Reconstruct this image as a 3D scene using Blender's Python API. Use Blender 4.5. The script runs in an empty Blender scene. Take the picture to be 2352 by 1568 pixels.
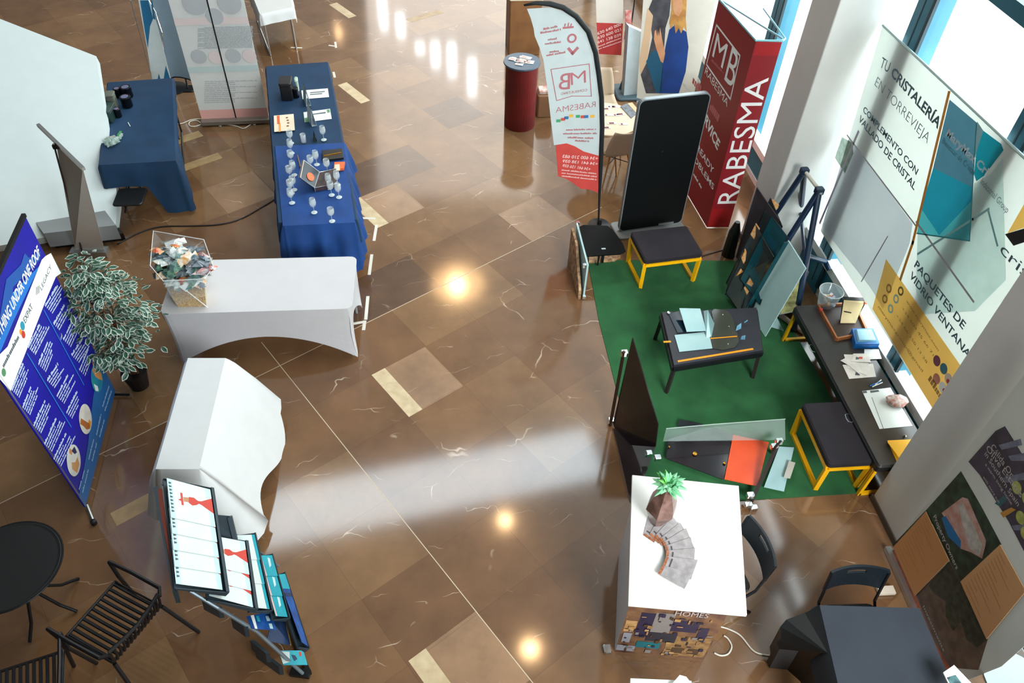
import bpy, math, random
from mathutils import Vector as V, Matrix as MX
sc = bpy.context.scene
COL = sc.collection
PI = math.pi
# ---------------------------------------------------------------- camera
F_PX, PITCH, ROLL, YAW, CAM_H = 1801.5, 0.8051, 0.0459, math.radians(-8.5), 6.1
_F = V((0, math.cos(PITCH), -math.sin(PITCH))); _r = V((1, 0, 0)); _u = _r.cross(_F)
c_, s_ = math.cos(ROLL), math.sin(ROLL)
_R = c_*_r + s_*_u; _U = -s_*_r + c_*_u
_RZ = MX.Rotation(YAW, 3, 'Z')
CR, CU, CF = _RZ @ _R, _RZ @ _U, _RZ @ _F
CAM = V((0, 0, CAM_H))
cam = bpy.data.objects.new('camera', bpy.data.cameras.new('camera'))
COL.objects.link(cam); sc.camera = cam
cam.data.sensor_width = 36; cam.data.lens = 36*F_PX/2352; cam.data.clip_start = .05
m_ = MX((CR, CU, -CF)).transposed().to_4x4(); m_.translation = CAM; cam.matrix_world = m_

def ray(u, v):
    return CF + CR*((u-1176)/F_PX) - CU*((v-784)/F_PX)
def G(u, v, z=0.0):
    "place in the room seen at photo position (u, v), at height z above the floor"
    d = ray(u, v); k = (z-CAM_H)/d.z
    return CAM + d*k
# ---------------------------------------------------------------- view and world
sc.view_settings.view_transform = 'Standard'; sc.view_settings.look = 'None'
sc.view_settings.gamma = 1; sc.view_settings.use_curve_mapping = False
sc.view_settings.exposure = 0.12
W = bpy.data.worlds.new('daylight'); sc.world = W; W.use_nodes = True
nt = W.node_tree; nt.nodes.clear()
def N(t, typ, **kw):
    n = t.nodes.new(typ)
    for k, v in kw.items(): setattr(n, k, v)
    return n
out = N(nt, 'ShaderNodeOutputWorld'); bg = N(nt, 'ShaderNodeBackground'); tc = N(nt, 'ShaderNodeTexCoord')
sp = N(nt, 'ShaderNodeSeparateXYZ'); nt.links.new(tc.outputs['Generated'], sp.inputs[0])
r1 = N(nt, 'ShaderNodeValToRGB')      # daylight comes from the window side of the hall
e = r1.color_ramp.elements; e[0].position = 0.15; e[0].color = (0.012, 0.01, 0.009, 1)
e[1].position = 0.95; e[1].color = (1.45, 1.55, 1.55, 1)
for p_, c in ((.45, (.165, .16, .155, 1)), (.62, (.5, .52, .5, 1)), (.72, (1.35, 1.45, 1.45, 1))):
    q = e.new(p_); q.color = c
dx = N(nt, 'ShaderNodeVectorMath', operation='DOT_PRODUCT'); dx.inputs[1].default_value = (.48, .14, .02)
ad = N(nt, 'ShaderNodeMath', operation='ADD'); ad.inputs[1].default_value = .5
nt.links.new(tc.outputs['Generated'], dx.inputs[0]); nt.links.new(dx.outputs['Value'], ad.inputs[0])
nt.links.new(ad.outputs[0], r1.inputs[0]); nt.links.new(r1.outputs[0], bg.inputs[0]); nt.links.new(bg.outputs[0], out.inputs[0])
bg.inputs[1].default_value = 1.0

def area(name, loc, look, sx, sy, power, col=(1, 1, 1), shape='RECTANGLE', rz=0, spread=180):
    l = bpy.data.lights.new(name, 'AREA'); l.shape = shape; l.size = sx; l.size_y = sy
    l.energy = power; l.color = col; l.spread = math.radians(spread)
    o = bpy.data.objects.new(name, l); COL.objects.link(o); o.location = loc
    d = V(look)-V(loc)
    o.rotation_euler = (d.to_track_quat('-Z', 'Y') @ MX.Rotation(rz, 4, 'Z').to_quaternion()).to_euler() if rz else d.to_track_quat('-Z', 'Y').to_euler()
    return o
# daylight through the tall glass wall, the roof light band, the warm spots and added unseen fills
area('window_daylight', (5.3, 8.5, 2.6), (0, 8.2, 1.0), 11, 4.6, 900, (.86, .97, 1))
ZL = 8.6
def mirror_spot(u, v):
    g = G(u, v); k = (ZL+CAM_H)/CAM_H
    return V((g.x*k, g.y*k, ZL))
a0, a1, a2, a3 = [mirror_spot(*q) for q in ((610, 1150), (1330, 1005), (1340, 1085), (620, 1235))]
ctr = (a0+a1+a2+a3)/4; dv = a1-a0
area('roof_light_band', ctr, ctr-V((0, 0, 1)), dv.length*1.08, (a3-a0).length*1.5, 270, (.78, .92, 1), rz=0).rotation_euler = (0, 0, math.atan2(dv.y, dv.x))
area('fill_behind_camera', (4.2, -2.6, 5.6), (3.4, 6.0, .8), 4, 2.6, 380, (.95, .98, 1), spread=95)  # unseen fill lamp added behind the camera to brighten the right-hand fronts
area('far_haze_fill', (1.4, 27, 8.4), (1.2, 14, 0), 6, 8, 420, (1, .93, .84))  # unseen lamp added far off, its reflection hazes the upper floor
# narrow windows of the far end wall, seen mirrored in the polished floor
for (u, v0, v1) in ((875, -20, 68), (918, 32, 86), (964, 99, 123), (999, 96, 156), (1037, 99, 178), (1084, 134, 223)):
    g = G(u, v0); h = G(u, v1); k = 1+2.6/CAM_H; loc = V((g.x*k, g.y*k, 2.6)); zt = CAM_H*(V((loc.x, loc.y)).length/V((h.x, h.y)).length-1)
    c = V((loc.x, loc.y, (2.6+zt)/2)); area('far_end_window', c, (0, 0, c.z), .22, max(.3, zt-2.6), 5*max(.3, zt-2.6), (.85, .96, 1))
g_ = mirror_spot(1052, 648); area('ceiling_spot_halo', g_+V((0, 0, .05)), g_-V((0, 0, 1)), 1.5, 1.5, 60, (1, .60, .26), 'DISK')  # wide dim lamp added to enlarge the first spot's halo
for i, (q, pw) in enumerate((((1050, 655), 52), ((1112, 1042), 16), ((1160, 1195), 18), ((1218, 1490), 22), ((778, 75), 14))):
    g = mirror_spot(*q); s = .42 if i == 0 else .22
    area('ceiling_spot', g, g-V((0, 0, 1)), s, s, pw, (1, .62, .30), 'DISK')
# ---------------------------------------------------------------- materials
def lin(h):
    if not isinstance(h, str): return tuple(h)[:3]
    h = h.lstrip('#'); o = []
    for i in (0, 2, 4):
        c = int(h[i:i+2], 16)/255; o.append(c/12.92 if c <= .04045 else ((c+.055)/1.055)**2.4)
    return tuple(o)
MATS = {}
def mat(name, col, rough=.6, metal=0.0, var=0.0, vs=6.0, bump=0.0, bs=60.0, alpha=1.0, col2=None, spec=.5, emit=0, trans=0, coat=0, sheer=0):
    if name in MATS: return MATS[name]
    m = bpy.data.materials.new(name); m.use_nodes = True; t = m.node_tree; b = t.nodes['Principled BSDF']
    c = lin(col); b.inputs['Roughness'].default_value = rough; b.inputs['Metallic'].default_value = metal
    b.inputs['Specular IOR Level'].default_value = spec
    b.inputs['Base Color'].default_value = (*c, 1)
    tcn = N(t, 'ShaderNodeTexCoord')
    nz = N(t, 'ShaderNodeTexNoise'); nz.inputs['Scale'].default_value = vs; nz.inputs['Detail'].default_value = 5
    t.links.new(tcn.outputs['Object'], nz.inputs['Vector'])
    mx = N(t, 'ShaderNodeMix', data_type='RGBA')
    rp = N(t, 'ShaderNodeMapRange'); rp.inputs['From Min'].default_value = .35; rp.inputs['From Max'].default_value = .65
    t.links.new(nz.outputs['Fac'], rp.inputs['Value']); t.links.new(rp.outputs['Result'], mx.inputs['Factor'])
    v = var if (var or col2) else .03
    c2 = lin(col2) if col2 else tuple(min(1, x*(1+v)+.002*v) for x in c)
    c1 = c if col2 else tuple(x*(1-v) for x in c)
    mx.inputs['A'].default_value = (*c1, 1); mx.inputs['B'].default_value = (*c2, 1)
    t.links.new(mx.outputs['Result'], b.inputs['Base Color'])
    if bump:
        n2 = N(t, 'ShaderNodeTexNoise'); n2.inputs['Scale'].default_value = bs; t.links.new(tcn.outputs['Object'], n2.inputs['Vector'])
        bp = N(t, 'ShaderNodeBump'); bp.inputs['Strength'].default_value = bump; bp.inputs['Distance'].default_value = .01
        t.links.new(n2.outputs['Fac'], bp.inputs['Height']); t.links.new(bp.outputs[0], b.inputs['Normal'])
    if alpha < 1:      # clear sheets: see-through with a faint tint and a gloss
        b.inputs['Alpha'].default_value = alpha
    if trans: b.inputs['Transmission Weight'].default_value = trans
    if coat: b.inputs['Coat Weight'].default_value = coat; b.inputs['Coat Roughness'].default_value = .1
    if emit: b.inputs['Emission Color'].default_value = (*c, 1); b.inputs['Emission Strength'].default_value = emit
    if sheer:      # thin fabric or film that lets light through
        tl_ = N(t, 'ShaderNodeBsdfTranslucent'); t.links.new(mx.outputs['Result'], tl_.inputs['Color'])
        ms = N(t, 'ShaderNodeMixShader'); ms.inputs[0].default_value = sheer; o_ = [n for n in t.nodes if n.type == 'OUTPUT_MATERIAL'][0]
        t.links.new(b.outputs[0], ms.inputs[1]); t.links.new(tl_.outputs[0], ms.inputs[2]); t.links.new(ms.outputs[0], o_.inputs['Surface'])
    MATS[name] = m; return m
# ---------------------------------------------------------------- mesh building
class MB:
    def __init__(s, M=None):
        s.v = []; s.f = []; s.mi = []; s.ms = []; s.M = M or MX.Identity(4); s.cur = 0; s.sm = []; s.smooth = False
    def use(s, m):
        if m not in s.ms: s.ms.append(m)
        s.cur = s.ms.index(m); return s
    def add(s, vs, fs):
        k = len(s.v); s.v += [s.M @ V(p) for p in vs]
        for f in fs: s.f.append([i+k for i in f]); s.mi.append(s.cur); s.sm.append(s.smooth)
        return s
    def box(s, lo, hi):
        x0, y0, z0 = lo; x1, y1, z1 = hi
        return s.add([(x0,y0,z0),(x1,y0,z0),(x1,y1,z0),(x0,y1,z0),(x0,y0,z1),(x1,y0,z1),(x1,y1,z1),(x0,y1,z1)],
                     [(0,3,2,1),(4,5,6,7),(0,1,5,4),(1,2,6,5),(2,3,7,6),(3,0,4,7)])
    def hexa(s, b, t):
        "solid between two 4-point rings"
        return s.add(list(b)+list(t), [(0,3,2,1),(4,5,6,7),(0,1,5,4),(1,2,6,5),(2,3,7,6),(3,0,4,7)])
    def bar(s, a, b, w, h=None, up=V((0, 0, 1))):
        a, b = V(a), V(b); d = (b-a); 
        if d.length < 1e-6: return s
        d.normalize(); h = h or w
        x = d.cross(up); x = x.normalized() if x.length > 1e-3 else V((1, 0, 0)); y = d.cross(x).normalized()
        r = lambda p: [p-x*w/2-y*h/2, p+x*w/2-y*h/2, p+x*w/2+y*h/2, p-x*w/2+y*h/2]
        return s.hexa(r(a), r(b))
    def rbox(s, lo, hi, r=.01, n=3):
        "box with rounded vertical corners and a small top chamfer"
        pts = rrect(lo[0], lo[1], hi[0], hi[1], r, n); c = min(r*.4, (hi[2]-lo[2])*.3)
        cx, cy = (lo[0]+hi[0])/2, (lo[1]+hi[1])/2
        sh = lambda k: [(cx+(x-cx)*(1-k/max(1e-6, abs(hi[0]-lo[0])/2)), cy+(y-cy)*(1-k/max(1e-6, abs(hi[1]-lo[1])/2))) for x, y in pts]
        rings = [(sh(c), lo[2]), (pts, lo[2]+c), (pts, hi[2]-c), (sh(c), hi[2])]
        n_ = len(pts); vs = [(x, y, z) for R_, z in rings for x, y in R_]
        fs = [(i+k*n_, (i+1) % n_+k*n_, (i+1) % n_+(k+1)*n_, i+(k+1)*n_) for k in range(3) for i in range(n_)]
        fs += [tuple(range(n_))[::-1], tuple(range(3*n_, 4*n_))]
        return s.add(vs, fs)
    def prism(s, pts, z0, z1):
        n = len(pts); vs = [(x, y, z0) for x, y in pts]+[(x, y, z1) for x, y in pts]
        return s.add(vs, [tuple(range(n))[::-1], tuple(range(n, 2*n))]+[(i, (i+1) % n, (i+1) % n+n, i+n) for i in range(n)])
    def slab(s, pts, t):
        "3-D planar polygon thickened by vector t"
        n = len(pts); t = V(t); vs = [V(p) for p in pts]+[V(p)+t for p in pts]
        return s.add(vs, [tuple(range(n))[::-1], tuple(range(n, 2*n))]+[(i, (i+1) % n, (i+1) % n+n, i+n) for i in range(n)])
    def tube(s, pts, r, n=8, closed=False):
        pts = [V(p) for p in pts]; L = len(pts); vs = []; fs = []
        prev = None
        for i, p in enumerate(pts):
            a = pts[i-1] if (i or closed) else p; b = pts[(i+1) % L] if (i < L-1 or closed) else p
            d = (b-a).normalized()
            if prev is None:
                x = d.cross(V((0, 0, 1))); x = x.normalized() if x.length > .05 else V((1, 0, 0))
            else:
                x = prev-d*prev.dot(d); x = x.normalized() if x.length > 1e-4 else V((1, 0, 0))
            prev = x; y = d.cross(x); rr = r[i] if isinstance(r, (list, tuple)) else r
            vs += [p+(x*math.cos(2*PI*k/n)+y*math.sin(2*PI*k/n))*rr for k in range(n)]
        for i in range(L if closed else L-1):
            for k in range(n):
                a = i*n+k; b = i*n+(k+1) % n; j = ((i+1) % L)*n
                fs.append((a, b, j+(k+1) % n, j+k))
        if not closed: fs += [tuple(range(n))[::-1], tuple(range((L-1)*n, L*n))]
        return s.add(vs, fs)
    def lathe(s, prof, n=20, c=(0, 0, 0)):
        vs = []; fs = []; c = V(c)
        for r, z in prof: vs += [c+V((r*math.cos(2*PI*k/n), r*math.sin(2*PI*k/n), z)) for k in range(n)]
        for i in range(len(prof)-1):
            for k in range(n): fs.append((i*n+k, i*n+(k+1) % n, (i+1)*n+(k+1) % n, (i+1)*n+k))
        if prof[0][0] > 1e-5: fs.append(tuple(range(n))[::-1])
        if prof[-1][0] > 1e-5: fs.append(tuple(range((len(prof)-1)*n, len(prof)*n)))
        return s.add(vs, fs)
    def grid(s, f, nu, nv):
        vs = [f(i/nu, j/nv) for j in range(nv+1) for i in range(nu+1)]
        return s.add(vs, [(j*(nu+1)+i, j*(nu+1)+i+1, (j+1)*(nu+1)+i+1, (j+1)*(nu+1)+i) for j in range(nv) for i in range(nu)])
    def build(s, name, m=None, parent=None, bevel=0, solid=0, smooth=False, sub=0):
        me = bpy.data.meshes.new(name)
        inv = WM[parent.name].inverted() if parent else None
        vs = [inv @ p for p in s.v] if parent else s.v
        loc = V((0, 0, 0))
        if not parent and vs:
            xs = [p.x for p in vs]; ys = [p.y for p in vs]; zs = [p.z for p in vs]
            loc = V(((min(xs)+max(xs))/2, (min(ys)+max(ys))/2, min(zs))); vs = [p-loc for p in vs]
        me.from_pydata([tuple(p) for p in vs], [], s.f)
        ms = s.ms or [m]
        for q in ms: me.materials.append(q)
        if s.ms: me.polygons.foreach_set('material_index', s.mi)
        if smooth: me.polygons.foreach_set('use_smooth', [True]*len(s.f))
        elif any(s.sm): me.polygons.foreach_set('use_smooth', s.sm)
        o = bpy.data.objects.new(name, me); COL.objects.link(o)
        if parent: o.parent = parent; WM[o.name] = WM[parent.name]
        else: o.location = loc; WM[o.name] = MX.Translation(loc)
        if solid: q = o.modifiers.new('thick', 'SOLIDIFY'); q.thickness = solid; q.offset = -1
        if bevel: q = o.modifiers.new('bevel', 'BEVEL'); q.width = bevel; q.segments = 2; q.limit_method = 'ANGLE'
        if sub: q = o.modifiers.new('sub', 'SUBSURF'); q.levels = sub; q.render_levels = sub
        return o
    # ---- flat printed shapes, given in the local x-z plane of a Plane
    def text(s, txt, P, a, b, up, off=.0012, bold=0.0, mirror=False, th=.0006, sh=0):
        "lettering whose baseline runs from photo point a to b on plane P, cap height reaching photo point up (or metres)"
        A = V(P.px(*a)); B = V(P.px(*b)); d = B-A; Lg = d.length; d = d/Lg; nrm = V((-d.y, d.x))
        if isinstance(up, tuple):
            hv = V(P.px(*up))-A; Hh = hv.dot(nrm)
        else: Hh = up
        if abs(Hh) < 1e-4: Hh = .02
        vs, fs = glyphs(txt, bold)
        if not vs: return s
        x0 = min(p[0] for p in vs); x1 = max(p[0] for p in vs); kx = Lg/(x1-x0); ky = Hh/.73
        pv = []
        for p in vs:
            x = (p[0]-x0)*kx; y = p[1]*ky
            if mirror: x = Lg-x
            q = A+d*(x+sh*y)+nrm*y; pv.append(P.pt(q.x, q.y, off))
        return s.addw(pv, fs)
    def addw(s, vs, fs):
        M0 = s.M; s.M = MX.Identity(4); s.add(vs, fs); s.M = M0; return s
    def poly(s, P, pts, off=.0008, px=True, th=0):
        q = [P.pt(*(P.px(*p) if px else p), off) for p in pts]
        if th: 
            M0 = s.M; s.M = MX.Identity(4); s.slab(q, P.n*th); s.M = M0; return s
        return s.addw(q, [tuple(range(len(q)))])
    def disc(s, P, c, r, off=.001, n=24, px=True, ry=None):
        c = P.px(*c) if px else c
        return s.addw([P.pt(c[0]+r*math.cos(2*PI*k/n), c[1]+(ry or r)*math.sin(2*PI*k/n), off) for k in range(n)], [tuple(range(n))])
    def ring(s, P, c, r, w, off=.001, n=24, px=True):
        c = P.px(*c) if px else c; vs = []
        for k in range(n):
            for q in (r, r-w): vs.append(P.pt(c[0]+q*math.cos(2*PI*k/n), c[1]+q*math.sin(2*PI*k/n), off))
        return s.addw(vs, [(2*k, 2*k+1, (2*k+3) % (2*n), (2*k+2) % (2*n)) for k in range(n)])
    def line(s, P, pts, w, off=.001, px=True, closed=False):
        q = [V(P.px(*p)) if px else V(p) for p in pts]; n = len(q)
        for i in range(n if closed else n-1):
            a, b = q[i], q[(i+1) % n]; d = (b-a).normalized(); e_ = V((-d.y, d.x))*w/2; x = d*w/2
            s.addw([P.pt(*(a-x-e_), off), P.pt(*(b+x-e_), off), P.pt(*(b+x+e_), off), P.pt(*(a-x+e_), off)], [(0, 1, 2, 3)])
        return s
    def dashes(s, P, a, b, h, seed=0, off=.001, px=True):
        "a line of print too small to read: words as short runs of letter strokes"
        R_ = random.Random(seed); A = V(P.px(*a) if px else a); B = V(P.px(*b) if px else b); L = (B-A).length; d = (B-A)/L; e_ = V((-d.y, d.x))
        x = 0
        while x < L:
            wl = R_.uniform(2.5, 6)*h; xe = min(L, x+wl); y = x
            while y < xe:
                k = h*R_.uniform(.35, .6); hh = h*R_.choice((.7, .7, 1))
                p = A+d*y; q = p+d*k
                s.addw([P.pt(*p, off), P.pt(*q, off), P.pt(*(q+e_*hh), off), P.pt(*(p+e_*hh), off)], [(0, 1, 2, 3)]); y += k*1.25
            x += wl+h*.7
        return s
_GL = {}
def glyphs(txt, bold=0.0):
    k = (txt, bold)
    if k in _GL: return _GL[k]
    cu = bpy.data.curves.new('t', 'FONT'); cu.body = txt; cu.size = 1; cu.offset = bold; cu.resolution_u = 3
    o = bpy.data.objects.new('t', cu); COL.objects.link(o)
    bpy.context.view_layer.update()
    me = bpy.data.meshes.new_from_object(o.evaluated_get(bpy.context.evaluated_depsgraph_get()))
    r = ([tuple(v.co) for v in me.vertices], [tuple(p.vertices) for p in me.polygons])
    bpy.data.objects.remove(o); bpy.data.curves.remove(cu); bpy.data.meshes.remove(me)
    _GL[k] = r; return r
def rrect(x0, y0, x1, y1, r, n=4):
    p = []
    for cx, cy, a in ((x1-r, y0+r, -90), (x1-r, y1-r, 0), (x0+r, y1-r, 90), (x0+r, y0+r, 180)):
        for k in range(n+1):
            t = math.radians(a+90*k/n); p.append((cx+r*math.cos(t), cy+r*math.sin(t)))
    return p
class Plane:
    "flat face standing on points p0 -> p1; local (s, t) metres along and up it"
    def __init__(s, p0, p1, top=None):
        s.o = V(p0); s.u = (V(p1)-s.o); s.w = s.u.length; s.u.normalize()
        s.v = V((0, 0, 1)) if top is None else (V(top)-s.o)
        s.v = (s.v-s.u*s.v.dot(s.u)).normalized()
        s.n = s.u.cross(s.v).normalized()
        if s.n.dot(CAM-s.o) < 0: s.n = -s.n
        s.M = MX((s.u, s.n, s.v)).transposed().to_4x4(); s.M.translation = s.o
    def hit(s, u, v):
        d = ray(u, v); k = (s.o-CAM).dot(s.n)/d.dot(s.n); return CAM+d*k
    def px(s, u, v):
        q = s.hit(u, v)-s.o; return (q.dot(s.u), q.dot(s.v))
    def pt(s, a, b, off=0): return s.o+s.u*a+s.v*b+s.n*off
WM = {}
def props(o, label=None, cat=None, group=None, kind=None):
    if label: o['label'] = label
    if cat: o['category'] = cat
    if group: o['group'] = group
    if kind: o['kind'] = kind
    return o
def thing(name, label, cat, loc=(0, 0, 0), rz=0, group=None):
    o = bpy.data.objects.new(name, None); COL.objects.link(o); o.location = loc; o.rotation_euler = (0, 0, rz)
    o.empty_display_size = .1
    WM[o.name] = MX.Translation(V(loc)) @ MX.Rotation(rz, 4, 'Z'); return props(o, label, cat, group)
def copy_tree(o, parent=None):
    c = o.copy(); COL.objects.link(c)
    if parent: c.parent = parent
    for ch in list(o.children): copy_tree(ch, c)
    return c
def struct(o): o['kind'] = 'structure'; return o
def hgt(base, u, v):
    'height at which the upright line over a floor point meets sight line (u, v)'
    r = ray(u, v); r = V((r.x, r.y))/-r.z; b = V((base.x, base.y)); return CAM_H-b.dot(r)/r.dot(r)
def frame(P, q):  # point helper
    return P.pt(*q)
def mid(a, b, t=.5): return V(a)*(1-t)+V(b)*t
# ---------------------------------------------------------------- palette
m_white = mat('white_paint', '#e9ece8', .55, var=.02)
m_grey = mat('grey_paint', '#8f9291', .6, var=.05)
m_alu = mat('aluminium', '#c4c8c8', .3, metal=.9)
m_chrome = mat('chrome', '#e4e8ea', .12, metal=1)
m_black = mat('black_plastic', '#0d0f10', .45, var=.1)
m_dark = mat('dark_metal', '#16181b', .4, metal=.3)
m_teal = mat('teal_frame_paint', '#2b7a92', .4, var=.06)
m_tealdk = mat('dark_teal_gasket', '#123642', .5)
m_yel = mat('yellow_steel', '#f9b808', .42, var=.03)
m_paper = mat('paper', '#dcdfda', .7, var=.02)
m_print = mat('grey_print', '#4f5b60', .7)
m_wprint = mat('white_print', '#f2f6f4', .6)
# ---------------------------------------------------------------- floor
U_ANG = math.radians(122.24); MOD = .677
UD = V((math.cos(U_ANG), math.sin(U_ANG), 0)); VD = V((UD.y, -UD.x, 0)); O_ = G(853.3, 861)
def T(u, v, z=0): return O_ - UD*u + VD*v + V((0, 0, z))
def floor_mat(name, c1, c2, c3, vein, rough=.1, veins=1.0):
    m = bpy.data.materials.new(name); m.use_nodes = True; t = m.node_tree; b = t.nodes['Principled BSDF']; L = t.links.new
    geo = N(t, 'ShaderNodeNewGeometry'); mp = N(t, 'ShaderNodeVectorMath', operation='SUBTRACT'); mp.inputs[1].default_value = O_
    L(geo.outputs['Position'], mp.inputs[0])
    du = N(t, 'ShaderNodeVectorMath', operation='DOT_PRODUCT'); du.inputs[1].default_value = -UD
    dv = N(t, 'ShaderNodeVectorMath', operation='DOT_PRODUCT'); dv.inputs[1].default_value = VD
    L(mp.outputs[0], du.inputs[0]); L(mp.outputs[0], dv.inputs[0])
    cells = []; edges = []
    for d in (du, dv):
        q = N(t, 'ShaderNodeMath', operation='DIVIDE'); q.inputs[1].default_value = MOD; L(d.outputs['Value'], q.inputs[0])
        f = N(t, 'ShaderNodeMath', operation='FLOOR'); L(q.outputs[0], f.inputs[0]); cells.append(f)
        fr = N(t, 'ShaderNodeMath', operation='PINGPONG'); fr.inputs[1].default_value = .5; L(q.outputs[0], fr.inputs[0]); edges.append(fr)
    cm = N(t, 'ShaderNodeCombineXYZ'); L(cells[0].outputs[0], cm.inputs[0]); L(cells[1].outputs[0], cm.inputs[1])
    wn = N(t, 'ShaderNodeTexWhiteNoise'); L(cm.outputs[0], wn.inputs['Vector'])
    rp = N(t, 'ShaderNodeValToRGB'); e = rp.color_ramp.elements
    e[0].color = (*lin(c1), 1); e[1].color = (*lin(c3), 1); q = e.new(.55); q.color = (*lin(c2), 1); L(wn.outputs['Value'], rp.inputs[0])
    n1 = N(t, 'ShaderNodeTexNoise'); n1.inputs['Scale'].default_value = 1.6; n1.inputs['Detail'].default_value = 8; n1.inputs['Roughness'].default_value = .65
    L(geo.outputs['Position'], n1.inputs['Vector'])
    mr = N(t, 'ShaderNodeMapRange'); mr.inputs['From Min'].default_value = .3; mr.inputs['From Max'].default_value = .7
    mr.inputs['To Min'].default_value = .78; mr.inputs['To Max'].default_value = 1.28; L(n1.outputs['Fac'], mr.inputs['Value'])
    sc_ = N(t, 'ShaderNodeVectorMath', operation='SCALE'); L(rp.outputs[0], sc_.inputs[0]); L(mr.outputs[0], sc_.inputs['Scale'])
    # pale veins running with the slabs
    n2 = N(t, 'ShaderNodeTexNoise'); n2.inputs['Scale'].default_value = 2.2; n2.inputs['Detail'].default_value = 3
    L(geo.outputs['Position'], n2.inputs['Vector'])
    va = N(t, 'ShaderNodeVectorMath', operation='MULTIPLY_ADD'); va.inputs[1].default_value = (.5, .5, 0); L(n2.outputs['Color'], va.inputs[0]); L(geo.outputs['Position'], va.inputs[2])
    vr = N(t, 'ShaderNodeMapping'); vr.inputs['Rotation'].default_value = (0, 0, -U_ANG); vr.inputs['Scale'].default_value = (.55, 1.5, 1); L(va.outputs[0], vr.inputs[0])
    vo = N(t, 'ShaderNodeTexVoronoi', feature='DISTANCE_TO_EDGE'); vo.inputs['Scale'].default_value = 1.25; L(vr.outputs[0], vo.inputs['Vector'])
    vm = N(t, 'ShaderNodeMapRange'); vm.inputs['From Min'].default_value = .0; vm.inputs['From Max'].default_value = .006; vm.inputs['To Min'].default_value = 1; vm.inputs['To Max'].default_value = 0
    L(vo.outputs['Distance'], vm.inputs['Value'])
    n3 = N(t, 'ShaderNodeTexNoise'); n3.inputs['Scale'].default_value = 3.1; n3.inputs['Detail'].default_value = 2; L(geo.outputs['Position'], n3.inputs['Vector'])
    vk = N(t, 'ShaderNodeMapRange'); vk.inputs['From Min'].default_value = .51; vk.inputs['From Max'].default_value = .66; L(n3.outputs['Fac'], vk.inputs['Value'])
    vx = N(t, 'ShaderNodeMath', operation='MULTIPLY'); L(vm.outputs[0], vx.inputs[0]); L(vk.outputs[0], vx.inputs[1])
    vz = N(t, 'ShaderNodeMath', operation='MULTIPLY'); vz.inputs[1].default_value = .75*veins; L(vx.outputs[0], vz.inputs[0])
    mx = N(t, 'ShaderNodeMix', data_type='RGBA'); L(vz.outputs[0], mx.inputs['Factor']); L(sc_.outputs[0], mx.inputs['A']); mx.inputs['B'].default_value = (*lin(vein), 1)
    # joints
    mn = N(t, 'ShaderNodeMath', operation='MINIMUM'); L(edges[0].outputs[0], mn.inputs[0]); L(edges[1].outputs[0], mn.inputs[1])
    jt = N(t, 'ShaderNodeMath', operation='LESS_THAN'); jt.inputs[1].default_value = .0035; L(mn.outputs[0], jt.inputs[0])
    jf = N(t, 'ShaderNodeMath', operation='MULTIPLY'); jf.inputs[1].default_value = .30; L(jt.outputs[0], jf.inputs[0])
    m2 = N(t, 'ShaderNodeMix', data_type='RGBA'); L(jf.outputs[0], m2.inputs['Factor']); L(mx.outputs['Result'], m2.inputs['A']); m2.inputs['B'].default_value = (*lin('#3a2a20'), 1)
    L(m2.outputs['Result'], b.inputs['Base Color']); b.inputs['Roughness'].default_value = rough; b.inputs['Specular IOR Level'].default_value = .75
    return m
mf = floor_mat('polished_brown_stone', '#6c4e35', '#76573b', '#826344', '#dccab2')
mf_l = floor_mat('lighter_stone_slab', '#8f7054', '#8f7054', '#97785c', '#e8dac6', .2, 1.3)
mf_d = floor_mat('dark_stone_slab', '#5b4433', '#5b4433', '#614a37', '#a8937c')
m_plank = mat('travertine_inlay', '#d2c09c', .35, col2='#bba680', vs=9)
m_plankd = mat('travertine_inlay_warm', '#b09468', .35, col2='#9a8058', vs=9)
m_joint = mat('pale_joint', '#cbbca2', .5)
XG = G(2150, 950, .75).x + .10         # plane of the glass wall
fl = MB()
fl.use(mf).add([(-14, -4, 0), (XG+.12, -4, 0), (XG+.12, 24, 0), (-14, 24, 0)], [(0, 1, 2, 3)])
def inlay(u0, u1, v0, v1, m, z=.0006): fl.use(m).add([T(u0, v0, z), T(u1, v0, z), T(u1, v1, z), T(u0, v1, z)], [(0, 1, 2, 3)])
for a in ((0, .69, 0, .16), (-5.42, -4.73, 2.75, 2.91), (-8.05, -7.37, 4.1, 4.26), (2.68, 3.37, -1.33, -1.17), (-2.71, -2.03, 1.34, 1.51)): inlay(*a, m_plank)
for a in ((0, .16, -2.66, -1.99), (-5.42, -5.25, -.18, .5), (-4.74, -4.58, -.18, .48), (-9.2, -8.5, -.95, -.78), (-6.77, -6.6, 4.9, 5.6)): inlay(*a, m_plankd)
for a in ((0, .69, .16, .66), (-2.71, -2.03, 1.51, 2.05), (-1.36, -.69, 2.72, 3.4), (-4.06, -3.38, -.0, .66)): inlay(*a, mf_l, .0003)
inlay(2.68, 3.37, -1.17, -.68, mf_l)
for a in ((-4.06, -3.38, 3.4, 4.06), (-3.38, -2.71, 1.5, 2.7), (-1.36, -.69, 0.0, 1.35)): inlay(*a, mf_d, .0003)
inlay(-1.1, 5.4, -.683, -.676, m_joint, .0009); inlay(-.683, -.676, -6, 3.9, m_joint, .0009); inlay(-8.8, -8.795, 1.2, 5, m_joint, .0009)
struct(fl.build('floor'))
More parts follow.
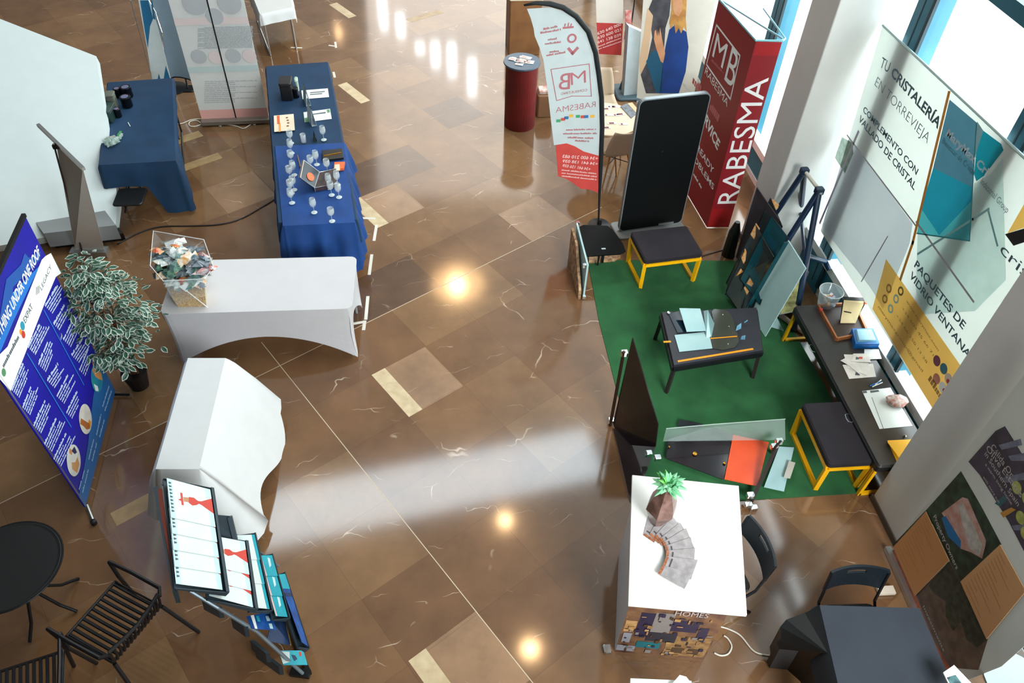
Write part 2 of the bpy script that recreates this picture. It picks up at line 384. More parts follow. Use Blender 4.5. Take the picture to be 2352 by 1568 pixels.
# ---------------------------------------------------------------- glass wall and columns
PW = Plane((XG, 2, 0), (XG, 12, 0))
def glass_mat(name, col, alpha): return mat(name, col, .05, alpha=alpha, spec=.6)
m_clear = glass_mat('clear_glass', '#cfe3e2', .08)
ycol = [G(2005, 1145).y, G(2052, 1258).y, G(1690, 580).y]
xcf = (G(2005, 1145).x+G(2052, 1258).x)/2
yU1 = 0; 
# far column: its far edge is on the same sight line as the photo's left edge
d0 = ray(1735, 425); yU1 = xcf*d0.y/d0.x
cols = [(ycol[1], ycol[0]), (yU1-.52, yU1)]
for y0, y1 in cols:
    c = MB(); c.rbox((xcf, y0, 0), (XG+.05, y1, 8.6), .012, 2); struct(c.build('column', mat('column_paint', '#d5d5cf', .6, var=.015)))
    b = MB(); b.box((xcf-.012, y0-.012, 0), (XG, y1+.012, .07)); struct(b.build('baseboard_column', mat('dark_skirting', '#4c4238', .5)))
ys = []
muls = [(PW.px(2118, 60)[0]+2, .24), (PW.px(1790, 40)[0]+2, .26), (PW.px(2345, 330)[0]+2, .2), (14.2, .22), (17, .22), (20, .22), (1.4, .2)]
sm = MB()
for y, w in muls:
    sm.box((XG-.05, y-w/2, 0), (XG+.14, y+w/2, 7.5))
struct(sm.build('window_frame_mullions', m_teal))
sm = MB()
for y, w in muls: sm.box((XG-.06, y-w/2-.02, .1), (XG-.03, y-w/2+.02, 7.5)); sm.box((XG-.053, y+.01, .1), (XG-.049, y+.025, 7.5))
struct(sm.build('trim_1', m_tealdk))
r_ = MB(); zr = PW.px(2318, 27)[1]
r_.box((XG-.05, -3, zr), (XG+.08, 22, zr+.12)); r_.box((XG-.02, -3, 0), (XG+.1, 22, .42)); r_.box((XG-.02, -3, 7.4), (XG+.1, 22, 7.6))
struct(r_.build('window_frame_rails', m_teal))
r_ = MB(); r_.box((XG-.07, -3, .42), (XG+.06, 22, .52)); r_.box((XG-.03, -3, 0), (XG+.0, 22, .08)); struct(r_.build('window_sill', mat('sill_white', '#eef2f0', .35)))
g_ = MB(); g_.box((XG+.03, -3, .5), (XG+.04, 22, 7.4)); struct(g_.build('window_1', m_clear))
# ---------------------------------------------------------------- white partition on the left
m_wall = mat('white_wall_paint', '#d3e0df', .7, var=.015)
b0 = G(268, 520, 0); b1 = G(100, 541, 0); dl = (b1-b0).normalized()
Lr = G(271, 464, .34); Tr = G(221, 129, 1.35); Ll0 = G(60, 500, .34)
PL_ = Plane(Lr, Ll0, Tr); Tl = PL_.hit(-60, 20); Ll = PL_.hit(-60, 575); Lr2 = PL_.hit(265, 515)
nn_ = -PL_.n*.16
w_ = MB(); w_.slab([Lr2, Lr, Tr, Tl, Ll], nn_)
struct(w_.build('wall_left', m_wall))
w_ = MB(); q0, q1, q2, q3 = G(215, 462, .34), G(262, 524, .30), G(-60, 560, .30), G(-60, 520, .34)
q1 = G(266, 517, .3); q2 = G(100, 536, .3); q3 = G(60, 500, .3)
dn = lambda p, z=0: V((p.x, p.y, z))
q4 = G(-80, 600, .3)
w_.hexa([dn(p, .1) for p in (G(222, 458, .3), q1, q2, G(72, 496, .3))], [dn(p, .3) for p in (G(222, 458, .3), q1, q2, G(72, 496, .3))])
struct(w_.build('trim_plinth', mat('plinth_grey', '#85898a', .6)))
w_ = MB(); w_.hexa([dn(p+V((0, .1, 0)), 0) for p in (G(222, 458, .3), q1, q2, G(72, 496, .3))], [dn(p+V((0, .1, 0)), .1) for p in (G(222, 458, .3), q1, q2, G(72, 496, .3))])
struct(w_.build('trim_plinth_recess', m_black))  # black colour stands in for the shade under the plinth
# unseen slab added overhead on the left to shade the round table corner
w_ = MB(); w_.box((-13, -4, 4.7), (-2.7, 4.3, 5.0)); struct(w_.build('ceiling_shade_slab', mat('shade_slab_dark', '#3a3632', .8)))

# ================================================================ LEFT SIDE
m_bluec = mat('navy_table_cloth', '#093353', .85, var=.12, vs=3, bump=.15, bs=250)
m_bluec2 = mat('royal_blue_table_cloth', '#0a3f80', .8, var=.14, vs=3, bump=.15, bs=250)
m_whitec = mat('white_cloth', '#d2d6d5', .8, var=.02, bump=.1, bs=200)
m_stretch = mat('white_stretch_fabric', '#cbccce', .75, var=.015)
def cloth(name, m, cs, z, drop, amp=.02, wn=5, flare=.05, rows=7, per=26, seed=1, label=None, cat='tablecloth', group=None, wrinkle=.0, rad=.02, solid=.003):
    "cloth laid over a rectangular top (corners cs, counter-clockwise seen from above); drop(side, t) is how far it hangs"
    R_ = random.Random(seed); P = [V((c.x, c.y, 0)) for c in cs]; cen = sum(P, V((0, 0, 0)))/4
    if (P[1]-P[0]).cross(P[2]-P[1]).z < 0: raise ValueError('order '+name)
    ring = []
    for k in range(4):
        a, b = P[k], P[(k+1) % 4]; d = (b-a); nn_ = V((d.y, -d.x, 0)).normalized(); n2 = max(4, int(per*d.length))
        for i in range(n2):
            t = i/n2; ring.append((a+d*t, nn_, k, t, d.length))
        b2 = P[(k+2) % 4]; d2 = (b2-b); nm = V((d2.y, -d2.x, 0)).normalized()
        for j in range(5):
            f = j/4; ring.append((b, (nn_*(1-f)+nm*f).normalized(), k if f < .5 else (k+1) % 4, 1 if f < .5 else 0, 1))
    n = len(ring); vs = []; phs = [R_.uniform(0, 6.28) for _ in range(4)]
    for r in range(rows+1):
        f = r/rows
        for (p, nn_, k, t, L) in ring:
            dr = drop(k, t); zz = dr*f; tl = (p-P[k]).length
            w = math.sin(tl*wn*2*PI/1.0+phs[k])*amp*min(1, f*1.5)*min(1, dr*2) + math.sin(tl*wn*3.7+phs[k]*2)*amp*.5*f*min(1, dr*2)
            o = rad*math.sin(min(1, f*3)*PI/2) + flare*zz + w + (.03*f*dr if t in (0, 1) else 0)
            vs.append(V((p.x, p.y, z+rad*.3))+nn_*o-V((0, 0, zz)))
    fs = [(r*n+i, r*n+(i+1) % n, (r+1)*n+(i+1) % n, (r+1)*n+i) for r in range(rows) for i in range(n)]
    b = MB(); b.add(vs, fs)
    gx, gy = max(6, int(per*.5*(P[1]-P[0]).length)), max(6, int(per*.5*(P[3]-P[0]).length))
    def ft(u, v):
        q = (P[0]*(1-u)+P[1]*u)*(1-v)+(P[3]*(1-u)+P[2]*u)*v; e_ = min(u, 1-u, v, 1-v)*8
        return V((q.x, q.y, z+rad*.3+wrinkle*min(1, e_)*(math.sin(q.x*17+q.y*9)+math.sin(q.x*5-q.y*23)+.8*math.sin(q.x*41+q.y*13))))
    b.grid(ft, gx, gy)
    o = b.build(name, m, solid=0, smooth=True)
    return props(o, label, cat, group)
def folding_table(label, cs, z, m_top=None, group=None, legs=None):
    c = sum(cs, V((0, 0, 0)))/4; t = thing('folding_table', label, 'table', (c.x, c.y, 0), 0, group)
    f = lambda k, i=.02: V((cs[k].x, cs[k].y, 0))*(1-i)+V((c.x, c.y, 0))*i
    b = MB(); b.hexa([f(k)+V((0, 0, z-.045)) for k in range(4)], [f(k)+V((0, 0, z-.004)) for k in range(4)]); b.build('tabletop', m_top or m_white, t)
    for a, e_ in ((0, 3), (1, 2)):
        p, q = f(a, .16), f(e_, .16); g = MB()
        up = lambda v, h: V((v.x, v.y, h))
        g.tube([up(p, z-.05), up(p, .015), up(q, .015), up(q, z-.05)], .012, 8); g.tube([up(p, z-.3), up(q, z-.3)], .01, 6)
        g.build('leg', m_dark if m_top is None else m_top, t)
    return t
# --- blue tablecloth table at the far left
zt = .74
c1 = [G(228, 380, zt), G(404, 370, zt), G(395, 180, zt), G(248, 190, zt)]
folding_table('folding table under the navy cloth beside the white partition', c1, zt)
def dr1(k, t):
    if k == 0:    # camera side: short on the left, to the floor at the right corner
        return .30 if t < .52 else .30+(t-.52)/.16*.40 if t < .68 else .70
    if k == 1: return .70-.62*min(1, t/.25) if t < .25 else .10
    return .12
cloth('tablecloth', m_bluec, c1, zt, dr1, .012, 3, .05, label='navy cloth over the table beside the white partition, one corner hanging to the floor', per=40, wrinkle=.0015)
# things on it
def black_case(name, P0, w, d, h, rz, m, label, cat, extra=None, bev=.006, group=None):
    t = thing(name, label, cat, P0, rz, group); b = MB(WM[t.name]); b.rbox((-w/2, -d/2, 0), (w/2, d/2, h*.82), .02, 3); b.build('body', m, t)
    b = MB(WM[t.name]); b.rbox((-w/2-.004, -d/2-.004, h*.82), (w/2+.004, d/2+.004, h), .022, 3); b.build('lid', m, t)
    if extra: extra(t)
    return t
zt1 = .748
black_case('storage_box', G(248, 272, zt1), .19, .24, .16, -.05, mat('dark_green_card', '#14302c', .5), 'dark green box at the left edge of the navy cloth table', 'box')
black_case('storage_box', G(262, 246, zt1), .11, .13, .2, .1, mat('khaki_grey_card', '#5d6258', .6), 'khaki grey box between the dark green box and the black tins', 'box')
m_tin = mat('black_tin', '#0b0f16', .22, metal=.4); m_tinp = mat('tin_label_print', '#8a5d78', .4, col2='#3f6d8c', vs=40)
def tin(p, r, h, ax, label):
    t = thing('tin', label, 'tin', p, 0, 'black tins on the left blue table')
    z = V(ax).normalized(); x = z.cross(V((0, 0, 1))); x = x.normalized() if x.length > .1 else V((1, 0, 0)); y = z.cross(x)
    M = MX((x, y, z)).transposed().to_4x4(); M.translation = V(p)+V((0, 0, 0))
    b = MB(M); b.lathe([(r*.9, 0), (r, .01), (r, h*.7), (r*1.03, h*.7), (r*1.03, h-.006), (r*.96, h)], 24); b.build('body', m_tin, t, smooth=False)
    b = MB(M); b.lathe([(r*.7, h+.001), (0, h+.002)], 20); b.build('label_print', m_tinp, t)
tin(G(295, 222, zt1), .066, .14, (0, 0, 1), 'standing black tin farthest from the partition, top of the cluster')
tin(G(294, 244, zt1), .066, .14, (0, -.02, 1), 'standing black tin in front of the topmost one')
tin(G(274, 222, zt1), .045, .12, (0, 0, 1), 'smaller black tin touching the khaki grey box')
tin(G(273, 268, zt1), .042, .11, (0, .05, 1), 'black tin nearest the camera in the cluster, purple and blue print')
m_bag = mat('clear_film', '#b9cfc9', .2, alpha=.55, col2='#8aa79c', vs=25)
def crumple(name, p, r, label, cat, m, sq=(1, 1, .5), seed=0, parts=(), group=None, amp=.18):
    R_ = random.Random(seed); b = MB(); n1, n2 = 18, 12
    off = [R_.uniform(0, 6) for _ in range(6)]
    def f(u, v):
        a, e_ = u*2*PI, (v-.5)*PI
        k = 1+amp*(math.sin(3*a+off[0])*math.sin(4*e_+off[1])+.7*math.sin(7*a+off[2]+3*e_)+.5*math.sin(11*a+5*e_+off[3]))*math.cos(e_)
        return V((p.x+r*sq[0]*k*math.cos(a)*math.cos(e_), p.y+r*sq[1]*k*math.sin(a)*math.cos(e_), p.z+r*sq[2]*(1+math.sin(e_)*min(k, 1.1))))
    b.grid(f, n1, n2); t = thing(name, label, cat, p, 0, group); b.build('wrapper', m, t)
    for (mm, pts) in parts:
        q = MB(); q.slab([p+V(x) for x in pts], (0, 0, .004)); q.build('contents', mm, t)
    return t
m_or = mat('orange_print', '#e0642c', .5); m_gr = mat('green_print', '#3d8a4d', .5)
g0 = G(258, 330, zt1); crumple('sweet_bag', g0, .075, 'larger clear bag with an orange and green end on the navy cloth', 'bag', m_bag, (1.1, 1.35, .5), 3, ((m_or, ((-.05, .07, .05), (.02, .09, .05), (.03, .05, .06), (-.05, .04, .06))), (m_gr, ((-.08, .02, .05), (-.05, .07, .05), (-.05, .01, .06)))))
g0 = G(277, 316, zt1); crumple('sweet_bag', g0, .05, 'narrow clear bag with a green strip beside the larger bag', 'bag', m_bag, (.6, 1.5, .5), 4, ((m_gr, ((-.02, -.03, .05), (.0, -.05, .05), (.02, .06, .05), (-.01, .07, .05))),))
b = MB(); b.bar(G(294, 281, zt1+.003), G(299, 290, zt1+.003), .008, .006); props(b.build('pen', m_paper), 'small white pen lying on the navy cloth', 'pen')
# folded chair under the table: thin dark frame
t = thing('folding_chair', 'dark folding chair pushed under the navy cloth table', 'chair', G(300, 440))
b = MB(); a0 = G(270, 440); a1 = G(288, 488); a2 = G(330, 420); a3 = G(338, 440)
for p, q in ((a1, V((a2.x, a2.y+.1, .45))), (a3, V((a0.x, a0.y, .45)))): b.tube([p, q], .012, 8)
b.build('leg', m_dark, t)
b = MB(); s0 = G(300, 455, .4); b.rbox((s0.x-.17, s0.y-.17, .4), (s0.x+.17, s0.y+.17, .43), .04); b.build('seat', m_black, t)
# --- roll-up banner seen from behind
t = thing('roll_up_banner', 'grey backed roll-up banner with a thin pole, edge-on beside the white partition', 'banner', G(215, 585))
PB = Plane(G(178, 580), G(243, 580)); pa = G(178, 585); pb = G(245, 585)
hb = 2.0
A0, A1 = V((pa.x, pa.y, 0)), V((pb.x, pb.y, 0))
ta, tb_ = G(88, 287, hb), G(192, 388, hb)
b = MB(); 
b.slab([A0+V((0, 0, .08)), A1+V((0, 0, .08)), mid(tb_, ta, .02), mid(ta, tb_, .40)], V((.0, .004, 0))); b.build('panel', mat('banner_backing', '#c9c8c1', .6), t)
b = MB(); b.bar(ta, tb_, .03, .03); b.build('top_rail', m_alu, t)
pt_ = mid(ta, tb_, .42)
b = MB(); b.tube([mid(A0, A1, .3)+V((-.02, -.02, .05)), pt_+V((-.02, -.02, 0))], .009, 8); b.build('pole', mat('pole_grey', '#4f4a48', .4, metal=.5), t)
b = MB(); b.box((pt_.x-.04, pt_.y-.03, pt_.z-.05), (pt_.x+.02, pt_.y+.01, pt_.z-.01)); b.build('clip', m_black, t)
b = MB(); b.bar(A0-V((.05, 0, -.04)), A1+V((.03, 0, .04)), .12, .08); b.build('base', m_alu, t)
# --- pair of tall pale banners with faint circles
t = thing('banner_stand', 'tall pale double banner with faint grey circles and pink bands', 'banner', G(540, 283))
pa, pb = G(470, 285), G(613, 279)
P = Plane(pa, pb); w = P.w+.03; Hb = 2.35
m_ban = mat('pale_banner_film', '#e4e8e6', .5, var=.02, sheer=.3); m_pk = mat('pale_pink_print', '#e0aca4', .55); m_pk2 = mat('faint_pink_print', '#dccfcd', .55); m_circ = mat('faint_grey_print', '#b4babd', .55); m_tl = mat('faint_teal_print', '#bccfcd', .55)
b = MB(P.M); 
sgap = P.px(545, 282)[0]
b.box((-.02, -.012, .07), (sgap-.006, -.004, Hb)); b.build('banner_panel', m_ban, t)
b = MB(P.M); b.box((sgap+.006, -.012, .07), (w+.01, -.004, Hb)); b.build('banner_panel', m_ban, t)
b = MB(P.M); b.box((sgap-.008, -.006, .07), (sgap+.008, .006, Hb)); b.build('join_strip', m_dark, t)
b = MB(); of = .006 if P.n.dot(P.M.col[1].to_3d()) > 0 else .006
def band(b, y0, y1, m, x0=-.02, x1=None):
    b.use(m).addw([P.pt(x0, y0, .002), P.pt(x1 or w+.01, y0, .002), P.pt(x1 or w+.01, y1, .002), P.pt(x0, y1, .002)], [(0, 1, 2, 3)])
band(b, P.px(540, 272)[1], P.px(540, 250)[1], m_pk); band(b, P.px(500, 165)[1], P.px(500, 152)[1], m_tl); band(b, P.px(500, 56)[1], P.px(500, 40)[1], m_pk2)
for (x, y, r) in ((457, 130, .1), (494, 132, .085), (536, 128, .1), (573, 128, .09), (447, 8, .15), (527, 6, .15), (493, 38, .11)): b.use(m_circ if r != .085 and r != .09 else m_pk2).disc(P, (x, y), r, .003)
b.use(m_circ)
for i in range(22): 
    yy = 64+i*2.3; b.dashes(P, (455 if i % 5 else 470, yy), (580, yy-3), .014, i, .003)
for i in range(12): b.dashes(P, (470, 188+i*4.4), (540 if i % 3 else 590, 186+i*4.4), .016, 40+i, .003)
b.build('print', None, t)
b = MB(P.M); b.rbox((-.03, -.09, .02), (w+.03, .09, .085), .02); b.build('base', mat('champagne_aluminium', '#8f8a82', .35, metal=.6), t)
for x in (.25*w, .78*w): b = MB(P.M); b.rbox((x-.02, -.16, 0), (x+.02, .1, .02), .01); b.build('foot', m_alu, t)
# pale blue rounded panel behind it, and the narrow feather flag
t = thing('banner_stand', 'pale blue translucent panel with a rounded dark foot between flag and double banner', 'banner', G(420, 200))
P2 = Plane(G(388, 190), G(452, 196)); b = MB()
sl = [P2.px(*q) for q in ((345, 0), (402, 0), (447, 192), (432, 184), (415, 180), (400, 178), (386, 182))]
b.slab([P2.pt(*q, -.03) for q in sl], P2.n*.012); b.build('panel', mat('pale_blue_film', '#a3bfd4', .4, var=.04), t)
b = MB(); b.tube([P2.pt(*q, -.02) for q in [P2.px(*k) for k in ((386, 183), (400, 178), (415, 179), (432, 183), (447, 190))]], .011, 8)
b.build('lower_rail', m_dark, t)
b = MB(); b.rbox((G(432, 205).x-.1, G(432, 205).y-.1, 0), (G(432, 205).x+.1, G(432, 205).y+.1, .02), .03); b.tube([V((G(432, 205).x, G(432, 205).y, .02)), P2.pt(*P2.px(425, 182), -.02)], .012); b.build('foot', m_dark, t)
t = thing('feather_flag', 'narrow blue and white feather flag on a curved pole behind the navy cloth table', 'flag', G(390, 205))
P3 = Plane(G(352, 205), G(398, 205)); b = MB()
m_fl = mat('flag_white', '#cfe0e2', .7, var=.04); m_flb = mat('flag_blue', '#1f6f9c', .7, var=.1)
b.use(m_fl); q = [P3.px(*k) for k in ((318, 0), (342, 0), (362, 60), (380, 130), (392, 180), (350, 185), (338, 110))]; b.slab([P3.pt(*k) for k in q], P3.n*.006)
b.use(m_flb)
for pg in (((322, 0), (341, 0), (352, 42), (345, 60), (340, 110), (333, 70)), ((347, 0), (350, 0), (357, 45), (352, 42)), ((376, 184), (381, 150), (391, 180), (392, 184)), ((362, 184), (365, 168), (370, 184))): b.poly(P3, pg, .008)
b.build('cloth', None, t)
b = MB(); pp = [P3.pt(*P3.px(*k), -.01) for k in ((340, 0), (357, 30), (372, 75), (378, 130), (391, 180))]; b.tube(pp+[V((pp[-1].x, pp[-1].y, .03))], .011, 8); b.build('pole', m_chrome, t)
b = MB(); g0 = pp[-1]; b.lathe([(.2, 0), (.2, .02), (.03, .035), (.02, .1)], 20, (g0.x, g0.y, 0)); b.build('base', m_dark, t)
b = MB(); b.tube([G(300, 0, 2.2), G(350, 180, .05)], .007, 6); b.build('tether', m_alu, t)
# --- white clothed folding table at the top
c2 = [G(597, 34, .74), G(672, 18, .74), G(655, -70, .74), G(560, -60, .74)]
t = folding_table('folding table with silver frame under a short white cloth at the top edge', c2, .74, m_alu)
cloth('tablecloth', m_whitec, c2, .745, lambda k, t: .17 if k == 0 else .24, .012, 4, .06, label='short white cloth on the silver legged table at the top edge')
# --- cables
def cable(name, pts, r, m, label, z=.008, z0=None):
    p = [V((q.x, q.y, z)) for q in pts]; sm = []
    for i in range(len(p)-1):
        a = p[max(0, i-1)]; b_, c_2 = p[i], p[i+1]; d_ = p[min(len(p)-1, i+2)]
        for k in range(6):
            t = k/6; sm.append(.5*((2*b_)+(c_2-a)*t+(2*a-5*b_+4*c_2-d_)*t*t+(3*b_-a-3*c_2+d_)*t**3))
    sm.append(p[-1]); b = MB(); b.tube(sm, r, 6); return props(b.build(name, m, smooth=True), label, 'cable')
m_cw = mat('white_cable', '#d9d5c6', .5)
cable('power_cable', [G(*q) for q in ((398, 287), (420, 284), (440, 276), (462, 275), (466, 284), (450, 291), (436, 290), (436, 281), (452, 278), (470, 288), (500, 285), (540, 290), (560, 296), (580, 285), (600, 282))], .007, m_cw, 'white cable with a loop running under the pale double banner')
cable('power_cable', [G(*q) for q in ((645, 450), (600, 478), (550, 505), (500, 517), (440, 520), (370, 522), (320, 536), (270, 562))], .008, m_black, 'black cable curving over the floor between the two blue cloth tables')
cable('power_cable', [G(*q) for q in ((395, 284), (402, 290), (408, 310), (412, 320))], .012, m_black, 'thick black cable end beside the navy cloth table')
# --- white floor tape
tp = mat('white_tape', '#d8d6cb', .6)
for i, (a, b_) in enumerate((((865, 516), (859, 553)), ((854, 584), (848, 631)), ((845, 680), (840, 734)), ((838, 736), (835, 758)), ((807, 744), (836, 739)), ((822, 500), (862, 502)), ((668, 109), (694, 110)), ((770, 96), (772, 110)), ((755, 104), (770, 106)), ((766, 165), (769, 178)))):
    p, q = G(*a, .001), G(*b_, .001); d = (q-p).normalized(); e_ = V((-d.y, d.x, 0))*.018
    k = MB(); k.slab([p-e_, q-e_, q+e_, p+e_], (0, 0, .0012))
    where = ('beside the glasses table, topmost of the column', 'right of the white stretch table, upper piece', 'right of the white stretch table, lower piece', 'crossing the pale joint, short upright piece', 'crossing the pale joint, short level piece', 'running out from the glasses table edge', 'flat piece beyond the glasses table', 'upright piece of the far corner mark', 'level piece of the far corner mark', 'short piece beside the far end of the glasses table')[i]
    props(k.build('floor_tape', tp), 'white floor tape '+where, 'tape', 'white floor tape marks')
# ================================================================ GLASSES TABLE
zt = .74
c3 = [G(648, 530, zt), G(822, 522, zt), G(752, 143, zt), G(611, 153, zt)]
c3 = [G(640, 512, zt), G(820, 505, zt), G(752, 143, zt), G(611, 153, zt)]
folding_table('long folding table under the blue cloths with the wine glasses', c3, zt)
cloth('tablecloth', m_bluec, c3, zt, lambda k, t: .3 if k in (0, 1, 3) else .12, .006, 3, .03, label='navy cloth under the whole wine glass table', wrinkle=.001, per=24)
zs = .748
c4 = [G(650, 520, zs), G(815, 512, zs), G(790, 330, zs), G(632, 338, zs)]
def dr4(k, t): return (.58+.08*math.sin(t*9)) if k == 0 else (.42+.1*(1-t) if k == 1 else .02 if k == 2 else .40)
cloth('tablecloth', m_bluec2, c4, zs+.002, dr4, .035, 4, .12, rows=9, per=40, seed=5, label='brighter blue creased cloth gathered over the camera end of the wine glass table', wrinkle=.0035)
zg = .762; zn = .752
# black bag box and tins
t = black_case('carton', G(662, 222, zn), .15, .22, .24, .0, mat('black_card', '#121416', .4), 'tall black box at the far end of the wine glass table', 'box')
b = MB(); g0 = G(680, 222, zn); b.lathe([(.045, 0), (.045, .12), (.04, .13)], 20, g0); b.use(m_tin); o = b.build('drink_can', mat('blue_black_tin', '#1c4a72', .3, metal=.3, col2='#0a0f18', vs=18)); props(o, 'blue and black tin in front of the tall black box', 'tin')
def acryl(p, w, h, ang, label, m, lean=.06, group=None):
    t = thing('sign_holder', label, 'sign holder', p, ang, group); M = WM[t.name]; b = MB(M)
    b.slab([(-w/2, lean, 0), (w/2, lean, 0), (w/2, 0, h), (-w/2, 0, h)], (0, .003, 0)); b.build('front_sheet', m, t)
    b = MB(M); b.slab([(-w/2, -lean, 0), (w/2, -lean, 0), (w/2, 0, h), (-w/2, 0, h)], (0, .003, 0)); b.build('back_sheet', m, t)
    b = MB(M); b.box((-w/2, -lean, 0), (w/2, lean, .004)); b.build('base', m, t); return t
m_card = mat('blue_white_card', '#a9c4d2', .5, col2='#d8e2e6', vs=12)
p0, p1 = G(700, 235, zn), G(720, 262, zn)
acryl(mid(G(712, 256, zn), G(700, 215, zn)), .2, .23, math.radians(105), 'pointed white leaflet stand nearer the far end of the table', mat('leaflet_face', '#b9ced6', .5), .03, 'leaflet stands between the flat leaflets')
acryl(mid(G(722, 300, zn), G(712, 262, zn)), .2, .23, math.radians(110), 'white leaflet stand with a printed foot beside the second flat leaflet', m_card, .03, 'leaflet stands between the flat leaflets')
acryl(mid(G(728, 330, zn), G(721, 312, zn)), .1, .1, math.radians(105), 'small dark table sign behind the rear wine glasses', mat('dark_sign_face', '#3c4b3c', .5), .015)
t = black_case('leaflet_rack', G(684, 206, zn), .04, .12, .16, .1, mat('pale_green_card', '#8fae9f', .5, col2='#c9d5c2', vs=15), 'pale green leaflets standing beside the tall black box', 'leaflets')
def leaflet(name, corners, z, m, label, cat='leaflet', group=None, th=.002, prints=()):
    t = thing(name, label, cat, sum([G(*q, z) for q in corners], V((0, 0, 0)))/4, 0, group)
    b = MB(); b.slab([G(*q, z) for q in corners], (0, 0, th)); b.build('sheet', m, t)
    if prints:
        b = MB()
        for (m2, pts) in prints: b.use(m2).slab([G(*q, z+th+.0004) for q in pts], (0, 0, .0005))
        b.build('print', None, t)
    return t
m_brn = mat('brown_print', '#8a4a22', .6); m_org = mat('amber_print', '#f0a040', .6); m_redp = mat('red_print', '#c63b2c', .6); m_grp = mat('leaf_green_print', '#5a8f62', .6)
leaflet('leaflet', ((692, 208), (753, 203), (756, 223), (695, 228)), zn, m_paper, 'flat white leaflet farther from the glasses, pink edge', group='flat leaflets', prints=((m_grp, ((697, 217), (703, 216), (703, 221), (697, 222))), (m_print, ((712, 212), (746, 209), (746, 211), (712, 214))), (m_print, ((712, 216), (740, 214), (740, 216), (712, 218)))))
leaflet('leaflet', ((697, 258), (758, 250), (762, 273), (700, 281)), zn, m_paper, 'flat white leaflet with green corner pictures, nearer the glasses', group='flat leaflets', prints=((m_grp, ((699, 271), (710, 269), (712, 279), (701, 281))), (m_grp, ((750, 252), (757, 251), (758, 258), (752, 259))), (m_print, ((714, 262), (748, 257), (748, 260), (714, 264)))))
t = thing('brochure_stack', 'stack of cream and orange brochures on the navy cloth', 'brochures', G(652, 283, zn)); b = MB()
for i in range(5): b.slab([G(*q, zn+.004*i) for q in ((629, 266), (674, 262), (677, 299), (630, 303))], (0.002*(i % 2), 0, .0035))
b.build('pages', mat('cream_paper', '#e8dcc2', .6), t); b = MB(); z = zn+.0215
b.use(m_or).slab([G(*q, z) for q in ((636, 266), (642, 265), (643, 284), (637, 285))], (0, 0, .0005)); b.use(m_org).slab([G(*q, z) for q in ((640, 284), (645, 283), (645, 302), (641, 303))], (0, 0, .0005))
b.use(m_brn)
for q in ((659, 270), (661, 276), (662, 282), (661, 289)): g0 = G(*q, z); b.lathe([(.016, 0), (0, .0006)], 10, g0)
b.build('print', None, t)
# wine glasses
m_gl = mat('wine_glass', '#dfeaea', .03, alpha=.3, spec=1.0)
def glass_proto(kind):
    t = thing('wine_glass', 'x', 'wine glass', (0, 0, 0), 0, 'wine glasses on the blue cloth')
    b = MB(); b.lathe([(.026, .09), (.036, .115), (.038, .14), (.033, .175), (.029, .19), (.0275, .19), (.031, .175), (.036, .14), (.034, .117), (.0, .092)] if kind else [(.018, .085), (.034, .105), (.0395, .13), (.038, .155), (.034, .178), (.0325, .178), (.036, .155), (.037, .13), (.032, .108), (0, .09)], 20); b.build('bowl', m_gl, t, smooth=True)
    b = MB(); b.lathe([(.006, .004), (.0035, .02), (.0035, .075), (.01, .09)], 10); b.build('stem', m_gl, t, smooth=True)
    b = MB(); b.lathe([(.033, 0), (.034, .002), (.006, .006), (0, .006)], 20); b.build('foot', mat('glass_rim', '#dfeeee', .05, alpha=.6), t); return t
gp = [glass_proto(0), glass_proto(1)]
gl = [((669, 329), 0, 'rear left wine glass beside the brochure stack'), ((744, 321), 1, 'rear right wine glass beside the flat leaflets'),
      ((670, 352), 1, 'wine glass behind the left cluster, second from the rear'), ((671, 376), 0, 'wine glass third in the left column'),
      ((668, 412), 0, 'left column wine glass standing outermost'), ((676, 402), 1, 'left column wine glass inner of the pair'), ((670, 444), 0, 'left column wine glass outer, near the front'), ((676, 436), 0, 'left column wine glass just behind the frontmost'), ((671, 466), 1, 'frontmost wine glass of the left column'),
      ((716, 388), 0, 'tall glass behind the open case'), ((728, 378), 1, 'wine glass behind the case and beside the black tray'), ((753, 396), 0, 'glass beside the hinged lid and black tray'),
      ((757, 432), 1, 'wine glass standing over the right half of the case'), ((762, 448), 0, 'wine glass at the right front corner of the case'), ((776, 425), 1, 'wine glass between the case and the cloth edge'), ((779, 453), 1, 'wine glass at the outer right of the front cluster'),
      ((722, 488), 1, 'front middle wine glass in the cloth folds'), ((763, 508), 0, 'frontmost right wine glass in the cloth folds')]
for i, (q, k, lb) in enumerate(gl):
    used = [j for j in range(i) if gl[j][1] == k]
    o = gp[k] if not used else copy_tree(gp[k])
    o.location = G(*q, zg); o['label'] = lb
b = MB(); g0 = G(698, 326, zg); b.lathe([(.03, 0), (.034, .11), (.0325, .11), (.0285, .01), (0, .01)], 20, g0); props(b.build('tumbler', m_gl, smooth=True), 'straight clear tumbler between the two rear wine glasses', 'glass')
